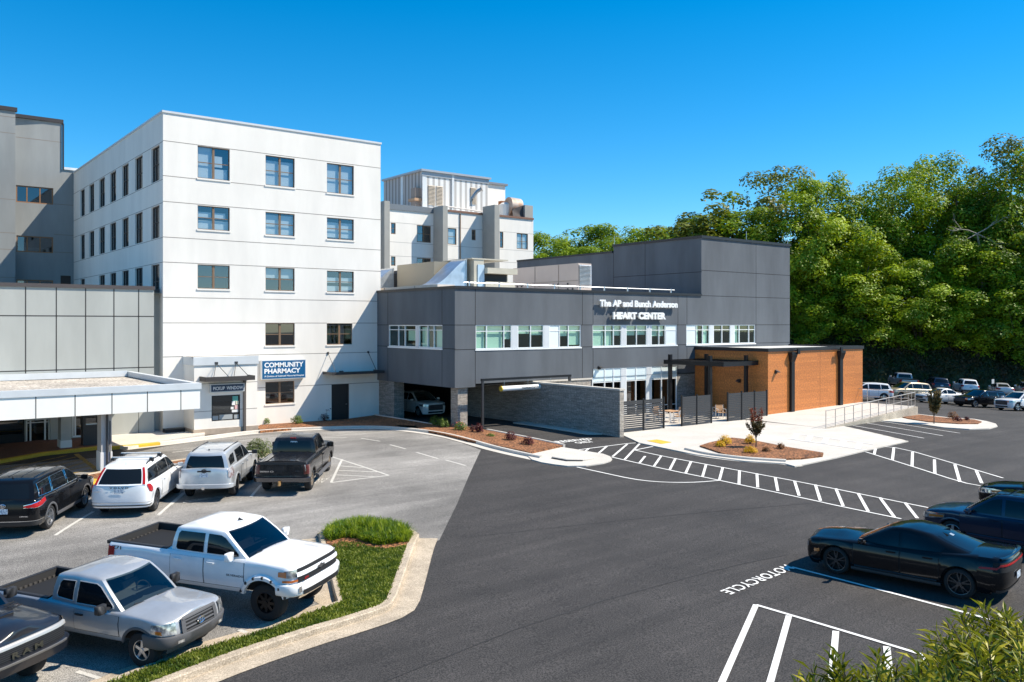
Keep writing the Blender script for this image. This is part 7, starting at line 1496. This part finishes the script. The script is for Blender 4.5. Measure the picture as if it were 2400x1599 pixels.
small_shrub('shrub', 606, 1073, .95, .95, 'leafy bush between the silver suv and the black pickup', m_olv, 1500, .11); small_shrub('shrub', 760, 986, .5, .55, 'dark shrub in the shade by the black door', m_bur, 200, .1)
def sapling(px, py, ytop, y0, width, label, mat, mat2=None, n=900, L=.09):
    p = G(px, py, .12); R_, F_ = w2rf(p.x, p.y); H = (py-ytop)/FPX*F_; o = thing('sapling', p, label, 'tree'); r = random.Random(int(px)); cb = H*(py-y0)/(py-ytop); W_ = width/FPX*F_/2; mb = MB(); m2 = MB(); tips = []
    for k in range(16): a = k*2.4; f = .35+.65*r.random(); tips.append(Vector((math.cos(a)*W_*f, math.sin(a)*W_*f, cb+(H-cb)*(.25+.75*r.random()))))
    for _ in range(n):
        t = r.choice(tips); s_ = r.uniform(.35, 1.05); q = Vector((0,0,cb*.8)).lerp(t, s_)+rnd_unit(r)*W_*.28*r.random()
        hi = q.z > cb+(H-cb)*.5 and r.random() < .75
        add_leaf(m2 if hi and mat2 else mb, q, (rnd_unit(r)+Vector((0,0,.5))).normalized(), L*r.uniform(.7,1.3), L*.5, r)
    mb.build('crown', mat, o, local=True)
    if mat2: m2.build('crown_tips', mat2, o, local=True)
    mb = MB(); mb.tube([(0,0,-.1),(0.01,0,cb*.5),(0,.01,cb)], [.035,.03,.024], 6)
    for t in tips: mb.tube([(0,0,cb*r.uniform(.55,1.)), t], [.014,.004], 4)
    mb.build('trunk', m_bark, o, local=True); return o
m_dol = leaf_mat('dull_olive_leaves', (.09,.07,.03), (.17,.13,.05), (.16,.12,.04), 6.); m_redt = leaf_mat('red_tip_leaves', (.20,.045,.03), (.34,.10,.05), (.3,.07,.04), 6.)
sapling(1772, 1048, 951, 1022, 44, 'slender sapling with red leaf tips on the planted island', m_dol, m_redt, 2000, .11)
sapling(2189, 991, 913, 968, 34, 'dark leaved sapling on the far planted island', m_dol, None, 1500, .2)
sapling(752, 985, 952, 972, 46, 'sparse red leaved maple sapling left of the black door', M('maple_red', (.22,.04,.05), .6), None, 170, .13)
# lawn and strap leaved clump
def inside(p, poly):
    c = False; j = len(poly)-1
    for i in range(len(poly)):
        a, b = poly[i], poly[j]
        if (a[1] > p[1]) != (b[1] > p[1]) and p[0] < (b[0]-a[0])*(p[1]-a[1])/(b[1]-a[1])+a[0]: c = not c
        j = i
    return c
def scatter(poly, n, r):
    xs = [p[0] for p in poly]; ys = [p[1] for p in poly]; out = []
    while len(out) < n:
        p = (r.uniform(min(xs), max(xs)), r.uniform(min(ys), max(ys)))
        if inside(p, poly): out.append(p)
    return out
r = random.Random(3); gp = [G(*p) for p in grass_px+gtop[1:-1]]; lp = [G(*p) for p in lir]
m_grass = leaf_mat('lawn_blades', (.06,.105,.015), (.24,.27,.04), (.18,.25,.02), 2.6, .38, .62)
mb = MB()
for x, y in scatter(gp, 30000, r):
    if inside((x, y), lp): continue
    z = gz(x, y)+.13; a = r.uniform(0, 6.28); h = r.uniform(.03,.085); w_ = r.uniform(.012,.03); lx, ly = r.uniform(-.05,.05), r.uniform(-.05,.05); c, s_ = math.cos(a)*w_, math.sin(a)*w_
    mb.v += [(x-c, y-s_, z), (x+c, y+s_, z), (x+c*.3+lx, y+s_*.3+ly, z+h), (x-c*.3+lx, y-s_*.3+ly, z+h)]; k = len(mb.v); mb.f.append((k-4,k-3,k-2,k-1)); mb.m.append(0)
tag(mb.build('grass', m_grass), kind='stuff')
m_lir = leaf_mat('strap_leaves', (.05,.12,.012), (.30,.36,.02), (.3,.42,.02), 3.2, .42, .60)
lir2 = [(757,1268),(775,1281),(800,1274),(820,1272),(840,1276),(860,1284),(885,1290),(905,1290),(930,1285),(958,1282),(964,1266),(945,1250),(900,1241),(850,1237),(805,1242),(770,1255)]
lp2 = [G(*p) for p in lir2]; mb = MB(); cen = sum((flat2(p) for p in lp2), Vector())/len(lp2)
for x, y in scatter(lp2, 5200, r):
    z = gz(x, y)+.15; a = r.uniform(0, 6.28); ed_ = min((Vector((x, y, 0))-flat2(q)).length for q in lp2); h = r.uniform(.26,.54)*min(1, .5+ed_*.55); sp_ = r.uniform(.06,.24)*(1.5 if ed_ < .5 else 1); w_ = r.uniform(.009,.017); dx, dy = math.cos(a)*sp_, math.sin(a)*sp_; px_, py_ = -math.sin(a)*w_, math.cos(a)*w_
    q = [(x, y, z), (x+dx*.35, y+dy*.35, z+h*.6), (x+dx, y+dy, z+h*(1 if r.random() < .7 else .8))]
    mb.v += [(q[0][0]-px_, q[0][1]-py_, q[0][2]), (q[0][0]+px_, q[0][1]+py_, q[0][2]), (q[1][0]+px_, q[1][1]+py_, q[1][2]), (q[1][0]-px_, q[1][1]-py_, q[1][2]), q[2]]; k = len(mb.v); mb.f += [(k-5,k-4,k-3,k-2), (k-2,k-3,k-1)]; mb.m += [0,0]
tag(mb.build('strap_leaf_plants', m_lir), kind='stuff')
# tall long-leaved shrubs in the foreground
m_long = leaf_mat('long_leaves', (.06,.10,.008), (.40,.35,.022), (.34,.36,.02), 5., .42, .62, .2, .42)
def long_shrub(px, py, F, rad, n, label, seed):
    c = atF(px, py, F); R_, F_ = w2rf(c.x, c.y); g = float(terr(R_, F_))+HC; o = thing('tall_shrub', (c.x, c.y, g), label, 'shrub', 'tall shrubs in the foreground'); r = random.Random(seed); mb = MB(); st = MB(); c = c-Vector((0,0,rad))
    st.tube([(c.x, c.y, g-.2), (c.x+.1, c.y, (g+c.z)/2), (c.x, c.y, c.z-.3)], [.09,.07,.05], 7)
    for _ in range(n):
        d = rnd_unit(r); d.z = d.z*.55+.45; d.normalize(); tip = c+Vector((d.x*rad*1.15, d.y*rad*1.15, d.z*rad))*r.uniform(.75, 1.05); ln = r.uniform(.3,.55); base = tip-(d*.6+Vector((0,0,.6))).normalized()*ln
        st.tube([c+Vector((0,0,-.3)), base.lerp(c, .3), base, tip], [.02,.012,.008,.004], 4); ax = (tip-base).normalized(); nl = r.randint(26, 40); sa = ax.orthogonal().normalized(); sb = ax.cross(sa)
        for k in range(nl):
            f = k/nl; p = base.lerp(tip, f); a = k*2.4+r.uniform(-.3,.3); e = sa*math.cos(a)+sb*math.sin(a); up = .35+.75*f; dr = (e+ax*up).normalized(); l = r.uniform(.15,.27)*(1-.35*f); wv = dr.cross(e+rnd_unit(r)*.4).normalized()*r.uniform(.010,.0155); m_ = p+dr*l*.5; t = p+dr*l-Vector((0,0,l*.18))
            mb.v += [tuple(p), tuple(m_+wv), tuple(t), tuple(m_-wv)]; q = len(mb.v); mb.f.append((q-4,q-3,q-2,q-1)); mb.m.append(0)
    mb.build('foliage', m_long, o); st.build('stem', m_bark, o)
for a in [(1985,1552,5.6,.36,30,'long leaved shrub leftmost along the bottom edge',1),(2075,1540,5.9,.40,36,'long leaved shrub before the hatched bay line at the bottom edge',2),(2170,1545,5.5,.38,32,'long leaved shrub in the middle of the foreground row',3),(2270,1515,6.0,.45,38,'long leaved shrub rising right of the middle in the foreground row',4),(2345,1450,6.6,.55,56,'tallest long leaved shrub behind the bottom right corner',5),(2425,1405,6.2,.6,56,'long leaved shrub cut off by the right edge',6),(2380,1520,5.2,.5,46,'long leaved shrub nearest in the bottom right corner',7)]: long_shrub(*a)
# small sign in the rear lot
o = thing('lot_sign', G(2326, 940), 'small square sign on a thin post behind the silver sedan', 'sign'); p = G(2326, 940); R_, F_ = w2rf(p.x, p.y); zt_ = HC+(HYP-889)/FPX*F_
mb = MB(); mb.tube([p, (p.x, p.y, zt_)], .03, 6); mb.build('post', m_dgrey, o); mb = MB(); mb.box(p.x-.28, p.x+.28, p.y-.06, p.y-.035, zt_-.45, zt_); mb.build('sign_plate', M('grey_sign', (.45,.46,.47), .5), o)
